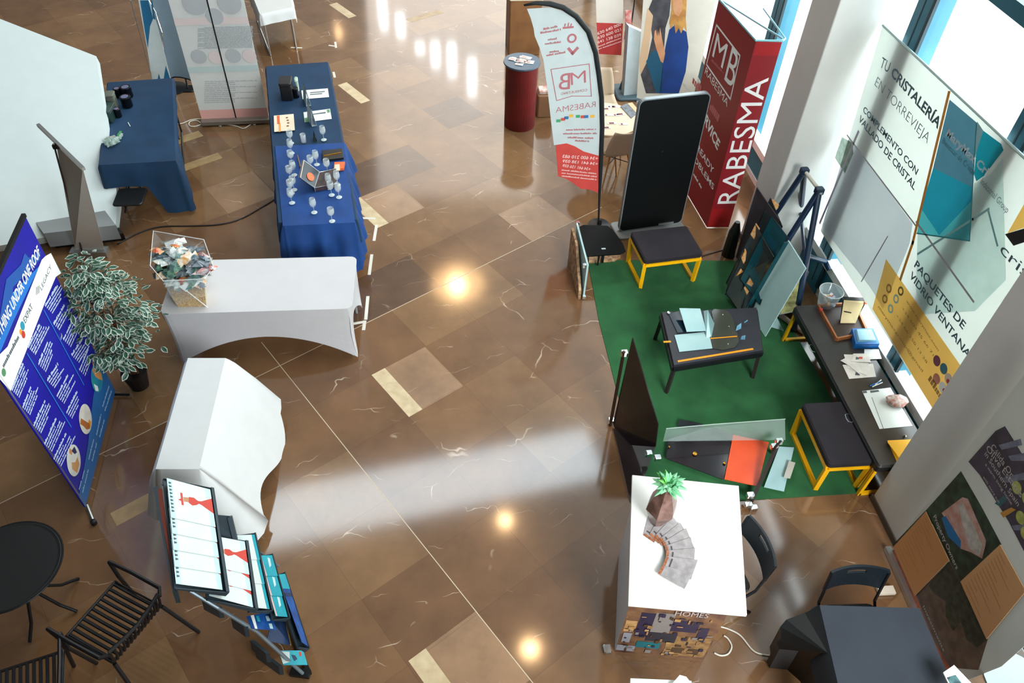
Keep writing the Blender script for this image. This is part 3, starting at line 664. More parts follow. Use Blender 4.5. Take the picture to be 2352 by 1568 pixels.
# open display case
t = thing('display_case', 'open silver edged display case standing among the wine glasses', 'case', G(722, 430, zg)); z = zg
A, B_, C_, D_ = G(724, 440, z), G(776, 430, z), G(773, 396, z), G(735, 404, z)
b = MB(); b.hexa([A, B_, C_, D_], [p+V((0, 0, .05)) for p in (A, B_, C_, D_)]); b.build('body', mat('case_inside', '#241f24', .4, col2='#4a3a3a', vs=14), t)
b = MB(); q4 = [p+V((0, 0, .052)) for p in (A, B_, C_, D_)]; b.tube(q4, .006, 6, True); b.tube([A, A+V((0, 0, .05))], .006); b.tube([B_, B_+V((0, 0, .05))], .006); b.build('frame', m_alu, t)
b = MB(); L0, L1 = A+V((0, 0, .055)), D_+V((0, 0, .055)); ld = G(690, 408, z+.2), G(698, 368, z+.22)
b.slab([L0, L1, ld[1], ld[0]], (-.02, 0, .004)); b.build('lid', mat('case_lid', '#27313a', .3), t)
b = MB(); b.tube([L0, L1, ld[1], ld[0]], .006, 6, True); b.build('lid_frame', m_alu, t)
b = MB(); c0 = (L0*2+L1+ld[1]+ld[0]*1.2)/5.2; e1, e2 = (L1-L0)*.22, (ld[0]-L0)*.25; b.slab([c0+e1*math.cos(a)+e2*math.sin(a)+V((.004, 0, .003)) for a in [k*PI/6 for k in range(12)]], (.002, 0, .002)); b.build('orange_badge', m_or, t)
t = thing('tray_box', 'black open tray with brass trim behind the open case', 'tray', G(765, 362, zn+.012)); z = zn+.012
cs = [G(*q, z) for q in ((742, 372), (790, 366), (787, 345), (740, 350))]; b = MB(); b.hexa(cs, [p+V((0, 0, .03)) for p in cs]); b.build('body', m_black, t, bevel=.004)
b = MB(); b.bar(mid(cs[0], cs[3], .4)+V((.02, 0, .034)), mid(cs[1], cs[2], .5)+V((-.02, 0, .034)), .012, .006); b.build('brass_trim', mat('brass', '#c08a2e', .3, metal=1), t)
t = thing('card_box', 'small orange and cream box at the cloth edge beside the tray', 'box', G(782, 388, z))
cs = [G(*q, z) for q in ((767, 394), (790, 391), (793, 376), (769, 377))]; b = MB(); b.hexa(cs, [p+V((0, 0, .03)) for p in cs]); b.build('body', m_or, t); cs = [G(*q, z+.031) for q in ((768, 393), (781, 391), (780, 377), (769, 378))]; b = MB(); b.slab(cs, (0, 0, .002)); b.build('label_print', mat('cream_label', '#d8cdb8', .6), t)
b = MB(); b.tube([G(683, 357, z+.02), G(690, 384, z+.02)], [.008, .012], 8); props(b.build('cork_screw', mat('cork_brown', '#6d5247', .6)), 'brown bottle opener beside the left glass column', 'opener')
# small white stool with shoes at the end of the table
t = thing('step_stool', 'small white stool half hidden at the camera end of the blue cloth', 'stool', G(672, 575)); z = .30
cs = [G(*q, z) for q in ((652, 577), (697, 575), (695, 556), (658, 558))]; b = MB(); b.hexa([p-V((0, 0, .03)) for p in cs], cs); b.build('seat', m_white, t, bevel=.004)
for k in range(4):
    c0 = mid(cs[k], sum(cs, V((0, 0, 0)))/4, .15); b = MB(); b.bar(V((c0.x, c0.y, 0)), V((c0.x, c0.y, z-.03)), .025); b.build('leg', m_grey, t)
m_sh = mat('worn_shoe_leather', '#cfc9c4', .6, col2='#6f6a6c', vs=30)
for i, q in enumerate(((668, 563), (680, 566))):
    g0 = G(*q, z); b = MB()
    def f(u, v, g0=g0):
        a = u*2*PI; x = v*.13-.065; wv = .024*(math.sin(PI*min(1, v*1.08+.05)))**.5; h = .03+.02*(1-v)
        return V((g0.x+x, g0.y+wv*math.cos(a), g0.z+max(0, h*(.5+.5*math.sin(a)))))
    b.grid(f, 12, 8); props(b.build('shoe', m_sh, smooth=True), ('left' if i == 0 else 'right')+' pale shoe resting on the small white stool', 'shoe')
# ================================================================ WHITE STRETCH TABLE, BASKET
zt = .74
k0, k1, k2, k3 = G(366, 722, zt), G(809, 709, zt), G(813, 588, zt), G(345, 603, zt)
ux = (k1-k0).normalized(); uy = V((-ux.y, ux.x, 0)); Lw, Dw = (k1-k0).length, .79
rot = math.atan2(ux.y, ux.x)
t = thing('banquet_table', 'white stretch-covered banquet table with the wrapped basket', 'table', (k0.x, k0.y, 0), rot); M = WM[t.name]
b = MB(M)
per = []; nL, nD = 40, 16
for i in range(nL): per.append((i/nL*Lw, 0, 0, i/nL))
for i in range(nD): per.append((Lw, i/nD*Dw, 1, i/nD))
for i in range(nL): per.append((Lw-i/nL*Lw, Dw, 2, i/nL))
for i in range(nD): per.append((0, Dw-i/nD*Dw, 3, i/nD))
n = len(per); rows = 8; vs = []
def rr_(x, y, r=.07):
    cx, cy = min(max(x, r), Lw-r), min(max(y, r), Dw-r); d = math.hypot(x-cx, y-cy)
    return (cx+(x-cx)*r/d, cy+(y-cy)*r/d) if d > r else (x, y)
for r in range(rows+1):
    f = r/rows
    for (x, y, k, q) in per:
        arch = (1-abs(2*q-1)**1.9)*(.30 if k in (0, 2) else .26)   # hem rises between the legs
        bot = .02+arch; zz = zt-(zt-bot)*f
        hh_ = 1-zz/zt; pinch = (.05*math.sin(PI*min(1, hh_*1.0))+.06*(1-abs(2*q-1)**2)*f) if True else 0
        X, Y = rr_(x, y); cx, cy = Lw/2, Dw/2
        nx, ny = (0, -1) if k == 0 else (1, 0) if k == 1 else (0, 1) if k == 2 else (-1, 0)
        fl_ = .03*hh_
        vs.append((X-nx*pinch*.6+(1 if X > cx else -1)*(fl_ if abs(X-cx) > cx*.93 else 0)*0, Y-ny*pinch*.6, zz+.004))
b.add(vs, [(r*n+i, (r+1)*n+i, (r+1)*n+(i+1) % n, r*n+(i+1) % n) for r in range(rows) for i in range(n)])
tv = [vs[i] for i in range(n)]; cen = (Lw/2, Dw/2, zt+.004); b.add(tv+[(cen[0], cen[1], cen[2])], [(i, (i+1) % n, n) for i in range(n)])
b.build('stretch_cover', m_stretch, t, smooth=False, solid=.003)
for x in (.08, Lw-.08):
    for y in (.08, Dw-.08):
        b = MB(M); b.tube([(x, y, 0), (x, y, zt-.03)], .014, 8); b.build('leg', m_grey, t)
b = MB(M); b.rbox((.03, .03, zt-.045), (Lw-.03, Dw-.03, zt-.004), .05); b.build('tabletop', m_white, t)
# gift basket wrapped in film
gb = G(440, 688, zt+.006); t = thing('gift_basket', 'cellophane wrapped basket of sweets on the white stretch table', 'gift basket', gb)
bx = [G(402, 672, zt+.006), G(408, 706, zt+.006), G(476, 704, zt+.006), G(474, 668, zt+.006)]
mb = lambda h, k: [gb+(p-gb)*k+V((0, 0, h)) for p in bx]
b = MB(); b.hexa(mb(0, .95)[::-1], mb(.14, 1.1)[::-1]); b.build('basket', mat('straw', '#a98452', .8, col2='#d9c193', vs=90, bump=.6, bs=160), t)
m_cel = mat('cellophane', '#e9efee', .12, alpha=.16, spec=1.0)
ringt = [G(345, 610, 1.15), G(375, 645, 1.1), G(470, 640, 1.12), G(490, 612, 1.15), G(468, 550, 1.2), G(352, 530, 1.2)]
ringm = [G(350, 612, 1.0), G(392, 680, .95), G(470, 672, .95), G(488, 620, 1.0), G(470, 562, 1.0), G(372, 552, 1.0)]
ringb = [gb+V((-.15, .03, 0)), gb+V((-.12, -.09, 0)), gb+V((.12, -.09, 0)), gb+V((.14, .0, 0)), gb+V((.12, .11, 0)), gb+V((-.12, .11, 0))]
R_ = random.Random(7); pal = ['#c9d6d8', '#e7ebe8', '#3c5a66', '#c9463a', '#d7a35c', '#7f9ea6', '#5a8a70', '#8d98a0', '#e0ddd0', '#27353c']
for i in range(98):
    h = .16+.84*(i/98)**.7; lo, hi, f = (ringb, ringm, h/.5) if h < .5 else (ringm, ringt, (h-.5)/.5)
    rg = [mid(lo[k], hi[k], f) for k in range(6)]; cc_ = sum(rg, V((0, 0, 0)))/6; j = R_.randrange(6); wq = R_.random()
    p = mid(cc_, mid(rg[j], rg[(j+1) % 6], wq), R_.random()**.6*.86); s = R_.uniform(.06, .105); an = R_.uniform(0, PI); tl = R_.uniform(-.8, .8)
    Mq = MX.Translation(p) @ MX.Rotation(an, 4, 'Z') @ MX.Rotation(tl, 4, 'X')
    b = MB(Mq); w_, l_ = s*.55, s
    b.add([(-l_, -w_*.9, 0), (-l_*.62, -w_*.35, .004), (-l_*.5, -w_, .008), (l_*.5, -w_, .008), (l_*.62, -w_*.35, .004), (l_, -w_*.9, 0), (l_, w_*.9, 0), (l_*.62, w_*.35, .004), (l_*.5, w_, .008), (-l_*.5, w_, .008), (-l_*.62, w_*.35, .004), (-l_, w_*.9, 0), (0, 0, s*.4), (0, 0, -s*.3)],
          [(i_, (i_+1) % 12, 12) for i_ in range(12)]+[((i_+1) % 12, i_, 13) for i_ in range(12)])
    cc = pal[i % 10]; b.build('sweet', mat('sweet_wrap_'+str(i % 10), cc, .3, col2=pal[(i*3+1) % 10], vs=22), t)
b = MB(); b.add(ringb+ringm+ringt, [(i, (i+1) % 6, (i+1) % 6+6, i+6) for i in range(6)]+[(i+6, (i+1) % 6+6, (i+1) % 6+12, i+12) for i in range(6)]); 
b.build('cellophane_wrap', m_cel, t)
b = MB(); b.tube(ringt, .004, 5, True); b.tube([ringt[0], ringm[0], ringb[0]], .003, 5); b.tube([G(425, 665, .98), G(477, 706, .76)], .005, 6); b.build('film_edge', mat('film_fold', '#eef4f3', .3, alpha=.8), t)
# ================================================================ NARROW WHITE CLOTHED TABLE
zt = .90
n0, n1, n2_, n3 = G(358, 1078, zt), G(458, 1078, zt), G(518, 823, zt), G(432, 823, zt)
folding_table('narrow table under the loose white cloth beside the brochure rack', [n0, n1, n2_, n3], zt)
def dr5(k, t): 
    if k == 1: return .80-.12*math.sin(t*PI*2.2)
    if k == 0: return .42
    return .45 if k == 2 else .15
cloth('tablecloth', m_whitec, [n0, n1, n2_, n3], zt, dr5, .012, 1.6, .42, rows=8, per=24, seed=11, label='loose white cloth hanging wide on the aisle side of the narrow table')
# ================================================================ BLUE BANNER, PLANT, RACK, CHAIRS
t = thing('display_banner', 'tall blue banner reading everything under one roof, left edge', 'banner', G(225, 1050))
P = Plane(G(203, 1168), G(270, 905)); wB = P.w
# reading direction runs along the base away from the camera
Hb = P.px(61, 485)[1]; w1 = P.px(268, 903)[0]
m_b1 = mat('deep_blue_print', '#1512a0', .45, col2='#120f8c', vs=2); m_b2 = mat('mid_blue_print', '#1f56a8', .45, var=.05); m_b3 = mat('bright_blue_print', '#1f78d0', .45); m_b4 = mat('foot_blue_print', '#1c62a4', .45, var=.08, vs=3)
b = MB(P.M); sgn = 1 if P.n.dot(P.M.col[1].to_3d()) > 0 else -1
b.box((-.02, -.012, .06), (w1+.0, -.002, Hb)); b.build('banner_panel', m_b1, t)
b = MB(); b.use(m_b4).addw([P.pt(-.02, .06, .0005), P.pt(w1, .06, .0005), P.pt(w1, .48, .0005), P.pt(w1*.7, .44, .0005), P.pt(w1*.35, .30, .0005), P.pt(-.02, .22, .0005)], [tuple(range(6))]); b.build('foot_print', None, t)
b = MB()
b.use(m_b2).poly(P, [(x/3.563, 560+y/3.563) for x, y in ((-120, 750), (0, 720), (0, 590), (50, 290), (170, 170), (200, 75), (235, 115), (330, 60), (325, 130), (105, 355), (90, 640), (0, 880), (-120, 1100))], .001)
b.use(m_b1).poly(P, [(x/3.563, 560+y/3.563) for x, y in ((-120, 700), (0, 560), (20, 400), (10, 300), (-30, 280), (-160, 500))], .0014)
b.use(m_b3).poly(P, [(x/3.563, 560+y/3.563) for x, y in ((325, 175), (100, 650), (10, 865), (-60, 990), (-60, 900), (60, 640), (100, 400))], .0012)
b.build('house_graphic', None, t)
b = MB(); b.use(m_wprint).poly(P, [(x/3.563, 560+y/3.563) for x, y in ((415, 75), (498, 240), (455, 270), (370, 470), (85, 1205), (0, 1110), (-110, 960), (-30, 960), (0, 900), (60, 840), (340, 130), (370, 100))], .0016); b.build('white_band', None, t)
b = MB(); b.use(m_wprint).text('EVERYTHING UNDER ONE ROOF', P, (-22, 822), (92.5, 583), .085, .0022, .025, sh=.15); b.build('headline_lettering', None, t)
b = MB(); b.use(m_print).text('EXPAT', P, (57.5, 743), (75, 706), .05, .0026, .01).text('LEGACY', P, (95, 668), (118, 614), .04, .0026, .0)
b.build('lettering', None, t); b = MB(); b.use(m_print).dashes(P, (8, 845), (44, 775), .035, 4, .0026); b.build('lettering', None, t); b = MB()
b.use(mat('logo_teal', '#2a98b0', .5)).disc(P, (51, 748), .035, .0026); b.use(m_redp).disc(P, (53, 768), .03, .0026); b.use(m_org).disc(P, (47, 762), .022, .0026); b.build('logo_mark', None, t); b = MB(); b.use(m_grp).disc(P, (8, 855), .03, .0026); b.build('logo_mark', None, t); b = MB()
b.use(m_print)
for k in range(3): b.line(P, [P.px(83+k*3, 676-k*2), (P.px(83+k*3, 676-k*2)[0]+.05, P.px(83+k*3, 676-k*2)[1]+.03)], .008, .0026, px=False)
b.build('logo_mark', None, t)
b = MB(); b.use(m_b3)
b.line(P, [(101, 713), (192, 883)], .012, .0016); b.build('divider_line', None, t); b = MB(); b.use(m_b3).line(P, [(62, 812), (163, 980)], .012, .0016); b.build('divider_line', None, t)
b = MB(); b.use(mat('pale_blue_lettering', '#c9dcf2', .5)); R_ = random.Random(2)
def blk(x, y, ex, ey, n, seed, step=(3.9, 8.6)):
    rr = random.Random(seed)
    for i in range(n):
        f = rr.uniform(.45, 1) if i else .8
        x0, y0 = x+step[0]*i, y+step[1]*i*.45
        b.dashes(P, (x0, y0), (x0+(ex-x)*f, y0+(ey-y)*f), .017 if i else .026, seed*7+i, .002)
L = [(104, 705, 139, 648, 5), (124, 747, 154, 692, 4), (146, 782, 175, 722, 5), (165, 818, 196, 770, 5), (183, 852, 208, 790, 4),
     (65, 800, 98, 735, 5), (89, 839, 115, 775, 5), (109, 876, 140, 828, 5), (131, 912, 162, 852, 5), (153, 950, 183, 890, 4),
     (28, 898, 60, 822, 5), (53, 938, 76, 878, 5), (78, 980, 110, 908, 5), (103, 1022, 136, 948, 5), (124, 1056, 158, 985, 5)]
for i, q in enumerate(L):
    b = MB(); b.use(MATS['pale_blue_lettering']); blk(*q, i); b.build('small_print', None, t)
mat('foot_lettering', '#9cc4e6', .5)
for i, (x, y, ex, ey) in enumerate(((236, 935, 250, 890), (241, 945, 256, 900), (222, 1000, 232, 955), (229, 1005, 240, 965), (204, 1056, 216, 1008), (212, 1060, 222, 1020), (182, 1125, 194, 1082), (190, 1132, 203, 1080))): b = MB(); b.use(MATS['foot_lettering']).dashes(P, (x, y), (ex, ey), .024, 90+i, .002); b.build('foot_lettering', None, t)
def photo_disc(name, c, r, pieces):
    b = MB(); b.use(mat('photo_'+name, pieces[0][0], .5, col2=pieces[0][1], vs=10)).disc(P, c, r, .0022, 28); c0 = P.px(*c)
    for col, pts in pieces[1:]:
        b.use(mat('photo_'+name+col, col, .5)).poly(P, [(c0[0]+x*r, c0[1]+y*r) for x, y in pts], .0026, px=False)
    b.build('round_photo', None, t)
photo_disc('sea', (222, 868), .135, (('#1d7fa8', '#23958f'), ('#d9955a', ((-.1, .9), (.3, .8), (.4, .3), (.8, -.3), (.5, -.8), (.1, -.2), (-.1, .3))), ('#e8eef0', ((-.9, -.3), (-.6, -.7), (-.4, -.4), (-.7, .2)))))
b = MB(); b.use(m_org).ring(P, (217, 832), .055, .014, .003); b.use(m_b3).disc(P, (217, 832), .032, .003); b.build('gold_ring_graphic', None, t)
photo_disc('sand', (196, 962), .135, (('#dcd9cf', '#c8c2b8'), ('#a9632e', ((-.8, .5), (-.4, .6), (-.2, .1), (.1, -.6), (-.1, -.9), (-.5, -.5), (-.6, 0))), ('#d98a2a', ((-.1, -.5), (.3, -.4), (.4, -.8), (0, -.95)))))
photo_disc('people', (169, 1057), .135, (('#dfe2dc', '#cfd0c6'), ('#2a2f55', ((.3, .6), (.8, .4), (.7, -.1), (.4, .1))), ('#c88a5c', ((0, .8), (.3, .9), (.4, .5), (.1, .4))), ('#cf9a66', ((-.6, -.1), (-.3, .2), (0, -.2), (.5, -.3), (.3, -.8), (-.4, -.8))))) 
b = MB(); b.tube([G(200, 1160, .03), G(216, 1200, .02)], .014, 8); b.tube([P.pt(0, Hb*.98, -.006), P.pt(0, .05, -.006)], .009, 6); b.build('pole', m_alu, t)
b = MB(); b.tube([G(230, 905, .03), G(297, 906, .03)], .012, 8); b.use(m_black); b.build('foot_rod', m_alu, t)
b = MB(); b.lathe([(.025, 0), (.025, .04), (0, .045)], 10, G(217, 1202)); b.build('foot_cap', m_black, t)
b = MB(); b.bar(P.pt(-.02, Hb, -.006), P.pt(w1, Hb, -.006), .03, .03); b.build('top_rail', m_black, t)
# --- potted ficus
g0 = G(322, 885); t = thing('potted_ficus', 'variegated ficus tree in a small black pot beside the white stretch table', 'plant', g0)
b = MB(); b.lathe([(.085, 0), (.12, .2), (.125, .21), (.115, .21), (.11, .19), (0, .18)], 24, g0); b.build('pot', m_black, t)
m_bark = mat('ficus_bark', '#7a4c33', .8, col2='#4a2e20', vs=30)
R_ = random.Random(21); cc = V((g0.x+.02, g0.y+.03, 1.05))
b = MB(); tips = []
for k in range(3):
    p0 = V((g0.x-.03+.03*k, g0.y, .18)); p1 = p0+V((.03*math.sin(k*2.1), .03*math.cos(k*2.1), .35)); p2 = p1+V((.06*math.cos(k*2), .06*math.sin(k*2), .35)); p3 = p2+V((.08*math.cos(k*2+1), .08*math.sin(k*2+1), .35))
    b.tube([p0, p1, p2, p3], [.016, .014, .01, .006], 7); tips += [p1, p2, p3]
b.build('trunk', m_bark, t)
tw = MB()
lf = [MB(), MB()]
m_leaf = mat('ficus_leaf', '#35604a', .5, col2='#274c3c', vs=12); m_edge = mat('ficus_leaf_margin', '#cddccf', .5)
targets = []
for i in range(64):
    a = R_.uniform(0, 2*PI); z = R_.uniform(.50, 1.62); f = (z-.45)/1.2; rad = .38*math.sin(PI*min(1, max(.12, f))**.75)+.05
    if f > .8: rad *= .8
    rad *= R_.uniform(.55, 1.0); p = V((g0.x-.02+rad*math.cos(a), g0.y+.02+rad*math.sin(a), z)); s = tips[min(8, int(f*3)+3*(i % 3))]
    tw.tube([s, mid(s, p, .5)+V((0, 0, .06)), p], [.004, .003, .002], 4); targets.append((s, p))
tw.build('twigs', m_bark, t)
bl = MB()
def leaf(b, p, d, L, wd, up):
    d = d.normalized(); x = d.cross(up).normalized(); y = x.cross(d)
    P_ = lambda a, c, h: p+d*a*L+x*c*wd+y*h*L
    for (mm, k, h) in ((m_edge, 1, 0), (m_leaf, .66, .02)):
        b.use(mm).add([P_(0, 0, h), P_(.25, -.42*k, h+.03), P_(.6, -.46*k, h+.01), P_(1 if k == 1 else .9, 0, h-.12*0), P_(.6, .46*k, h+.01), P_(.25, .42*k, h+.03), P_(.5, 0, h-.04)],
            [(0, 1, 6), (1, 2, 6), (2, 3, 6), (3, 4, 6), (4, 5, 6), (5, 0, 6)])
for (s, p) in targets:
    for j in range(17):
        q = mid(s, p, R_.uniform(.35, 1.05))+V((R_.gauss(0, .055), R_.gauss(0, .055), R_.gauss(0, .045)))
        o_ = (q-V((g0.x, g0.y, q.z))); o_ = o_ if o_.length > .01 else V((1, 0, 0))
        d = o_.normalized()*.8+V((R_.gauss(0, .7), R_.gauss(0, .7), R_.uniform(-.9, .1)))
        leaf(bl, q, d, R_.uniform(.075, .105), R_.uniform(.042, .058), V((R_.gauss(0, .25), R_.gauss(0, .25), 1)))
props(bl.build('leaves', None, t), kind='stuff')
# --- brochure rack with stepped rows
t = thing('brochure_rack', 'stepped grey brochure rack full of magazines at the end of the narrow white table', 'rack', G(560, 1480))
m_rk = mat('rack_grey', '#33424a', .5, metal=.2); m_rkl = mat('rack_strut', '#7b8a92', .4, metal=.5)
m_red = mat('red_dress_print', '#c23a2b', .5); m_cov = mat('magazine_cover', '#ccdede', .45, col2='#d6dcd8', vs=5); m_covb = mat('magazine_fade', '#b9d9dd', .45)
m_tq = mat('turquoise_print', '#23a9b4', .45, col2='#1f97ab', vs=12); m_rb = mat('royal_print', '#1b5aa8', .45, col2='#123f80', vs=15); m_nv = mat('navy_print', '#182f52', .45)
m_tanp = mat('skin_tone_print', '#b9825a', .5)
def bil(c, u, v): return mid(mid(c[0], c[1], u), mid(c[3], c[2], u), v)
def tier(cpx, zt_, zb_, count, cover, label, zstep=.0, grp=None, vis=1.0, mg=1.45, cat='magazine'):
    "corner photo points: far-top, near-top, near-bottom, far-bottom"
    c = [G(*cpx[0], zt_), G(*cpx[1], zt_), G(*cpx[2], zb_), G(*cpx[3], zb_)]
    row = c[1]-c[0]; nrm = (c[1]-c[0]).cross(c[3]-c[0]).normalized(); nrm = nrm if nrm.z > 0 else -nrm
    # pocket
    b = MB(); ex = row*.03; dn = (c[3]-c[0])*.10
    b.slab([c[0]-ex-nrm*.012, c[1]+ex-nrm*.012, c[2]+ex-nrm*.012+dn, c[3]-ex-nrm*.012+dn], -nrm*.006)
    lp = c[3]-ex+dn; rp = c[2]+ex+dn
    b.slab([lp-nrm*.012, rp-nrm*.012, rp+nrm*.035, lp+nrm*.035], (c[0]-c[3]).normalized()*.006)
    b.slab([lp+nrm*.035, rp+nrm*.035, rp+nrm*.035-dn*.7, lp+nrm*.035-dn*.7], -nrm*.004)
    for s_, q in ((c[0]-ex, lp), (c[1]+ex, rp)): b.slab([s_-nrm*.012, q-nrm*.012, q+nrm*.03, s_+nrm*.0], row.normalized()*.004)
    b.build('pocket', m_rk, t)
    for i in range(count):
        u0 = i/(count+mg-1); u1 = (i+mg)/(count+mg-1)
        hh = nrm*(.03-.0055*i)
        q = [bil(c, u0, 0)+hh, bil(c, u1, 0)+hh, bil(c, u1, 1)+hh, bil(c, u0, 1)+hh]
        cover(q, nrm, i, label, count)
def cov_poly(b, q, nrm, pts, off=.004):
    b.addw([bil([q[0], q[1], q[2], q[3]], x, y)+nrm*off for x, y in pts], [tuple(range(len(pts)))])
def mag(q, nrm, i, label, count):
    names = ('farthest', 'second from the far end', 'third', 'fourth', 'nearest the camera', 'last')
    g = thing('magazine', '%s, %s' % (label, names[i] if i < count-1 or count < 3 else 'nearest the camera'), 'magazine', q[3], 0, 'white magazines in the rack')
    b = MB(); b.slab(q, nrm*.003); b.build('cover', m_cov, g)
    b = MB(); b.use(m_covb); cov_poly(b, q, nrm, ((0, .0), (1, .0), (1, .12), (0, .12)), .0036); cov_poly(b, q, nrm, ((0, .86), (1, .9), (1, 1), (0, 1)), .0036)
    b.use(m_red); cov_poly(b, q, nrm, ((.30, .27), (.46, .27), (.5, .2), (.52, .27), (.62, .27), (.62, .32), (.3, .32)))
    cov_poly(b, q, nrm, ((.36, .46), (.52, .44), (.57, .52), (.53, .62), (.48, .68), (.5, .74), (.66, 1), (.25, 1), (.40, .74), (.41, .66), (.35, .58)))
    b.use(m_tanp); cov_poly(b, q, nrm, ((.4, .33), (.52, .33), (.5, .46), (.38, .46)))
    b.build('cover_print', None, g)
    b = MB(); b.use(m_print); PP = Plane(q[0], q[1], q[3]) 
    o_ = q[3]; uu = (q[0]-q[3]); 
    # masthead running down the top edge
    for k in range(9): cov_poly(b, q, nrm, ((.08+.09*k, .03), (.14+.09*k, .03), (.12+.09*k, .09), (.09+.09*k, .09)), .0042)
    b.build('masthead', None, g)
def simple(m1, prints, lab2, grp):
    def f(q, nrm, i, label, count):
        names = ('at the far end', 'second from the far end', 'third along', 'nearest the camera')
        g = thing('brochure', '%s, %s' % (label, names[i] if i < count-1 else 'nearest the camera'), 'brochure', q[3], 0, grp)
        b = MB(); b.slab(q, nrm*.003); b.build('cover', m1, g); b = MB()
        for mm, pts in prints: b.use(mm); cov_poly(b, q, nrm, pts)
        if prints: b.build('cover_print', None, g)
    return f
tier(((377, 1104), (402, 1342), (509, 1356), (477, 1130)), 1.32, 1.08, 5, mag, 'white magazine with a red dress in the top row', mg=2.7)
tier(((487, 1190), (478, 1372), (577, 1398), (540, 1205)), 1.05, .84, 3, mag, 'white magazine with a red dress in the second row of the rack', mg=1.6) if False else None
tier(((463, 1232), (476, 1371), (577, 1398), (556, 1249)), 1.08, .85, 3, mag, 'white magazine with a red dress in the second row', mg=2.2)
pr_w = ((m_tq, ((.0, .85), (1, .85), (1, 1), (0, 1))),)
tier(((546, 1235), (583, 1400), (613, 1402), (577, 1233)), .84, .66, 3, simple(m_cov, pr_w, '', ''), 'plain white brochure in the third row of the rack', mg=1.1) if False else None
c_e = [G(482, 1182, 1.06), G(528, 1186, 1.03), G(541, 1240, .90), G(490, 1240, .93)]; b = MB(); b.slab(c_e, (0, 0, .01)); b.bar(c_e[1], c_e[2], .03, .05); b.build('pocket', m_rk, t)
tier(((530, 1235), (572, 1398), (614, 1402), (577, 1233)), .84, .64, 3, simple(m_cov, pr_w, '', 'white brochures in the rack'), 'plain white brochure with a blue edge in the third row', mg=1.1)
pr_t = ((mat('pink_strip_print', '#d9b3b0', .5), ((0, 0), (1, 0), (1, .12), (0, .12))), (m_covb, ((.1, .55), (.6, .5), (.5, .7), (.15, .75))))
tier(((588, 1281), (628, 1418), (655, 1420), (617, 1280)), .62, .46, 3, simple(m_tq, pr_t, '', 'turquoise brochures in the rack'), 'turquoise brochure with a pale strip in the fourth row', mg=1.1)
tier(((630, 1325), (685, 1480), (700, 1490), (647, 1323)), .44, .34, 1, simple(m_rb, ((m_tq, ((.0, 0), (.22, 0), (.22, 1), (0, 1))), (m_nv, ((.28, 0), (.33, 0), (.33, 1), (.28, 1)))), '', 'dark blue brochures in the rack'), 'narrow dark blue brochure with a turquoise end in the lowest row', mg=1)
def one(name, px4, z0, z1, m1, prints, label, cat='brochure', group=None):
    c = [G(*px4[0], z0), G(*px4[1], z0), G(*px4[2], z1), G(*px4[3], z1)]; nrm = (c[1]-c[0]).cross(c[3]-c[0]).normalized(); nrm = nrm if nrm.z > 0 else -nrm
    g = thing(name, label, cat, c[3], 0, group); b = MB(); b.slab(c, nrm*.004); b.build('cover', m1, g); b = MB()
    for mm, pts in prints: b.use(mm); cov_poly(b, c, nrm, pts, .0052)
    b.build('cover_print', None, g); return g
one('brochure', ((566, 1416), (578, 1444), (634, 1447), (622, 1405)), .68, .52, m_rb, ((m_wprint, ((0, .15), (1, .12), (1, .22), (0, .28))), (m_covb, ((.2, .72), (.5, .72), (.5, .85), (.2, .85))), (m_covb, ((.65, .75), (.95, .75), (.95, .88), (.65, .88))), (m_tq, ((.1, .35), (.5, .33), (.5, .45), (.1, .45)))), 'royal blue brochure with white stripe below the white third row')
one('brochure', ((622, 1424), (612, 1472), (668, 1482), (656, 1424)), .48, .36, m_nv, ((m_wprint, ((.12, .35), (.25, .35), (.25, .55), (.12, .55))), (m_wprint, ((.4, .4), (.53, .4), (.53, .6), (.4, .6))), (m_wprint, ((.68, .45), (.8, .45), (.8, .65), (.68, .65))), (mat('gold_edge_print', '#a9874a', .5), ((0, .93), (1, .93), (1, 1), (0, 1)))), 'navy brochure with three white dots and a gold edge')
one('brochure', ((639, 1494), (650, 1527), (706, 1527), (696, 1494)), .26, .14, m_tq, ((m_cov, ((.05, 0), (.95, .0), (.8, .3), (.1, .42))), (m_nv, ((.3, .45), (.75, .5), (.6, .65), (.35, .6))), (m_redp, ((.1, .8), (.4, .78), (.4, .86), (.1, .88)))), 'turquoise and white brochure at the foot of the rack')
# frame of the rack
sp_ = lambda q, z: G(*q, z)
for k, (top_, m1_, m2_, ft) in enumerate(((sp_((436, 1356), 1.12), sp_((500, 1395), .95), sp_((590, 1450), .6), sp_((695, 1546), .05)), (sp_((372, 1110), 1.3), sp_((470, 1180), 1.0), sp_((560, 1240), .65), sp_((640, 1300), .1)))):
    b = MB(); b.tube([top_, m1_, m2_, mid(m2_, ft, .6), ft], .014 if k == 0 else .01, 8); b.build('side_strut', m_rkl, t)
pl = []
for k, (q, z) in enumerate((((350, 1118), 1.3), ((400, 1362), 1.3), ((435, 1370), 1.1), ((520, 1420), .8), ((570, 1490), .55), ((600, 1530), .3), ((640, 1535), .1))): pl.append(G(*q, z))
for k, (q0, q1, z) in enumerate((((352, 1118), (396, 1358), 1.28), ((462, 1375), (500, 1395), .95), ((530, 1418), (560, 1440), .7), ((574, 1470), (610, 1500), .42), ((585, 1490), (640, 1530), .2))):
    b = MB(); a0, a1 = G(*q0, z), G(*q1, z); b.slab([a0, a1, a1-V((.02, 0, .16)), a0-V((.02, 0, .16))], (.03, 0, 0)); b.build('back_panel', m_rk, t)
b = MB(); a0, a1 = G(668, 1542, .03), G(712, 1548, .03); b.bar(a0, a1, .06, .04); b.bar(G(600, 1290, .03), G(712, 1548, .03), .03, .03); b.build('foot', m_dark, t)
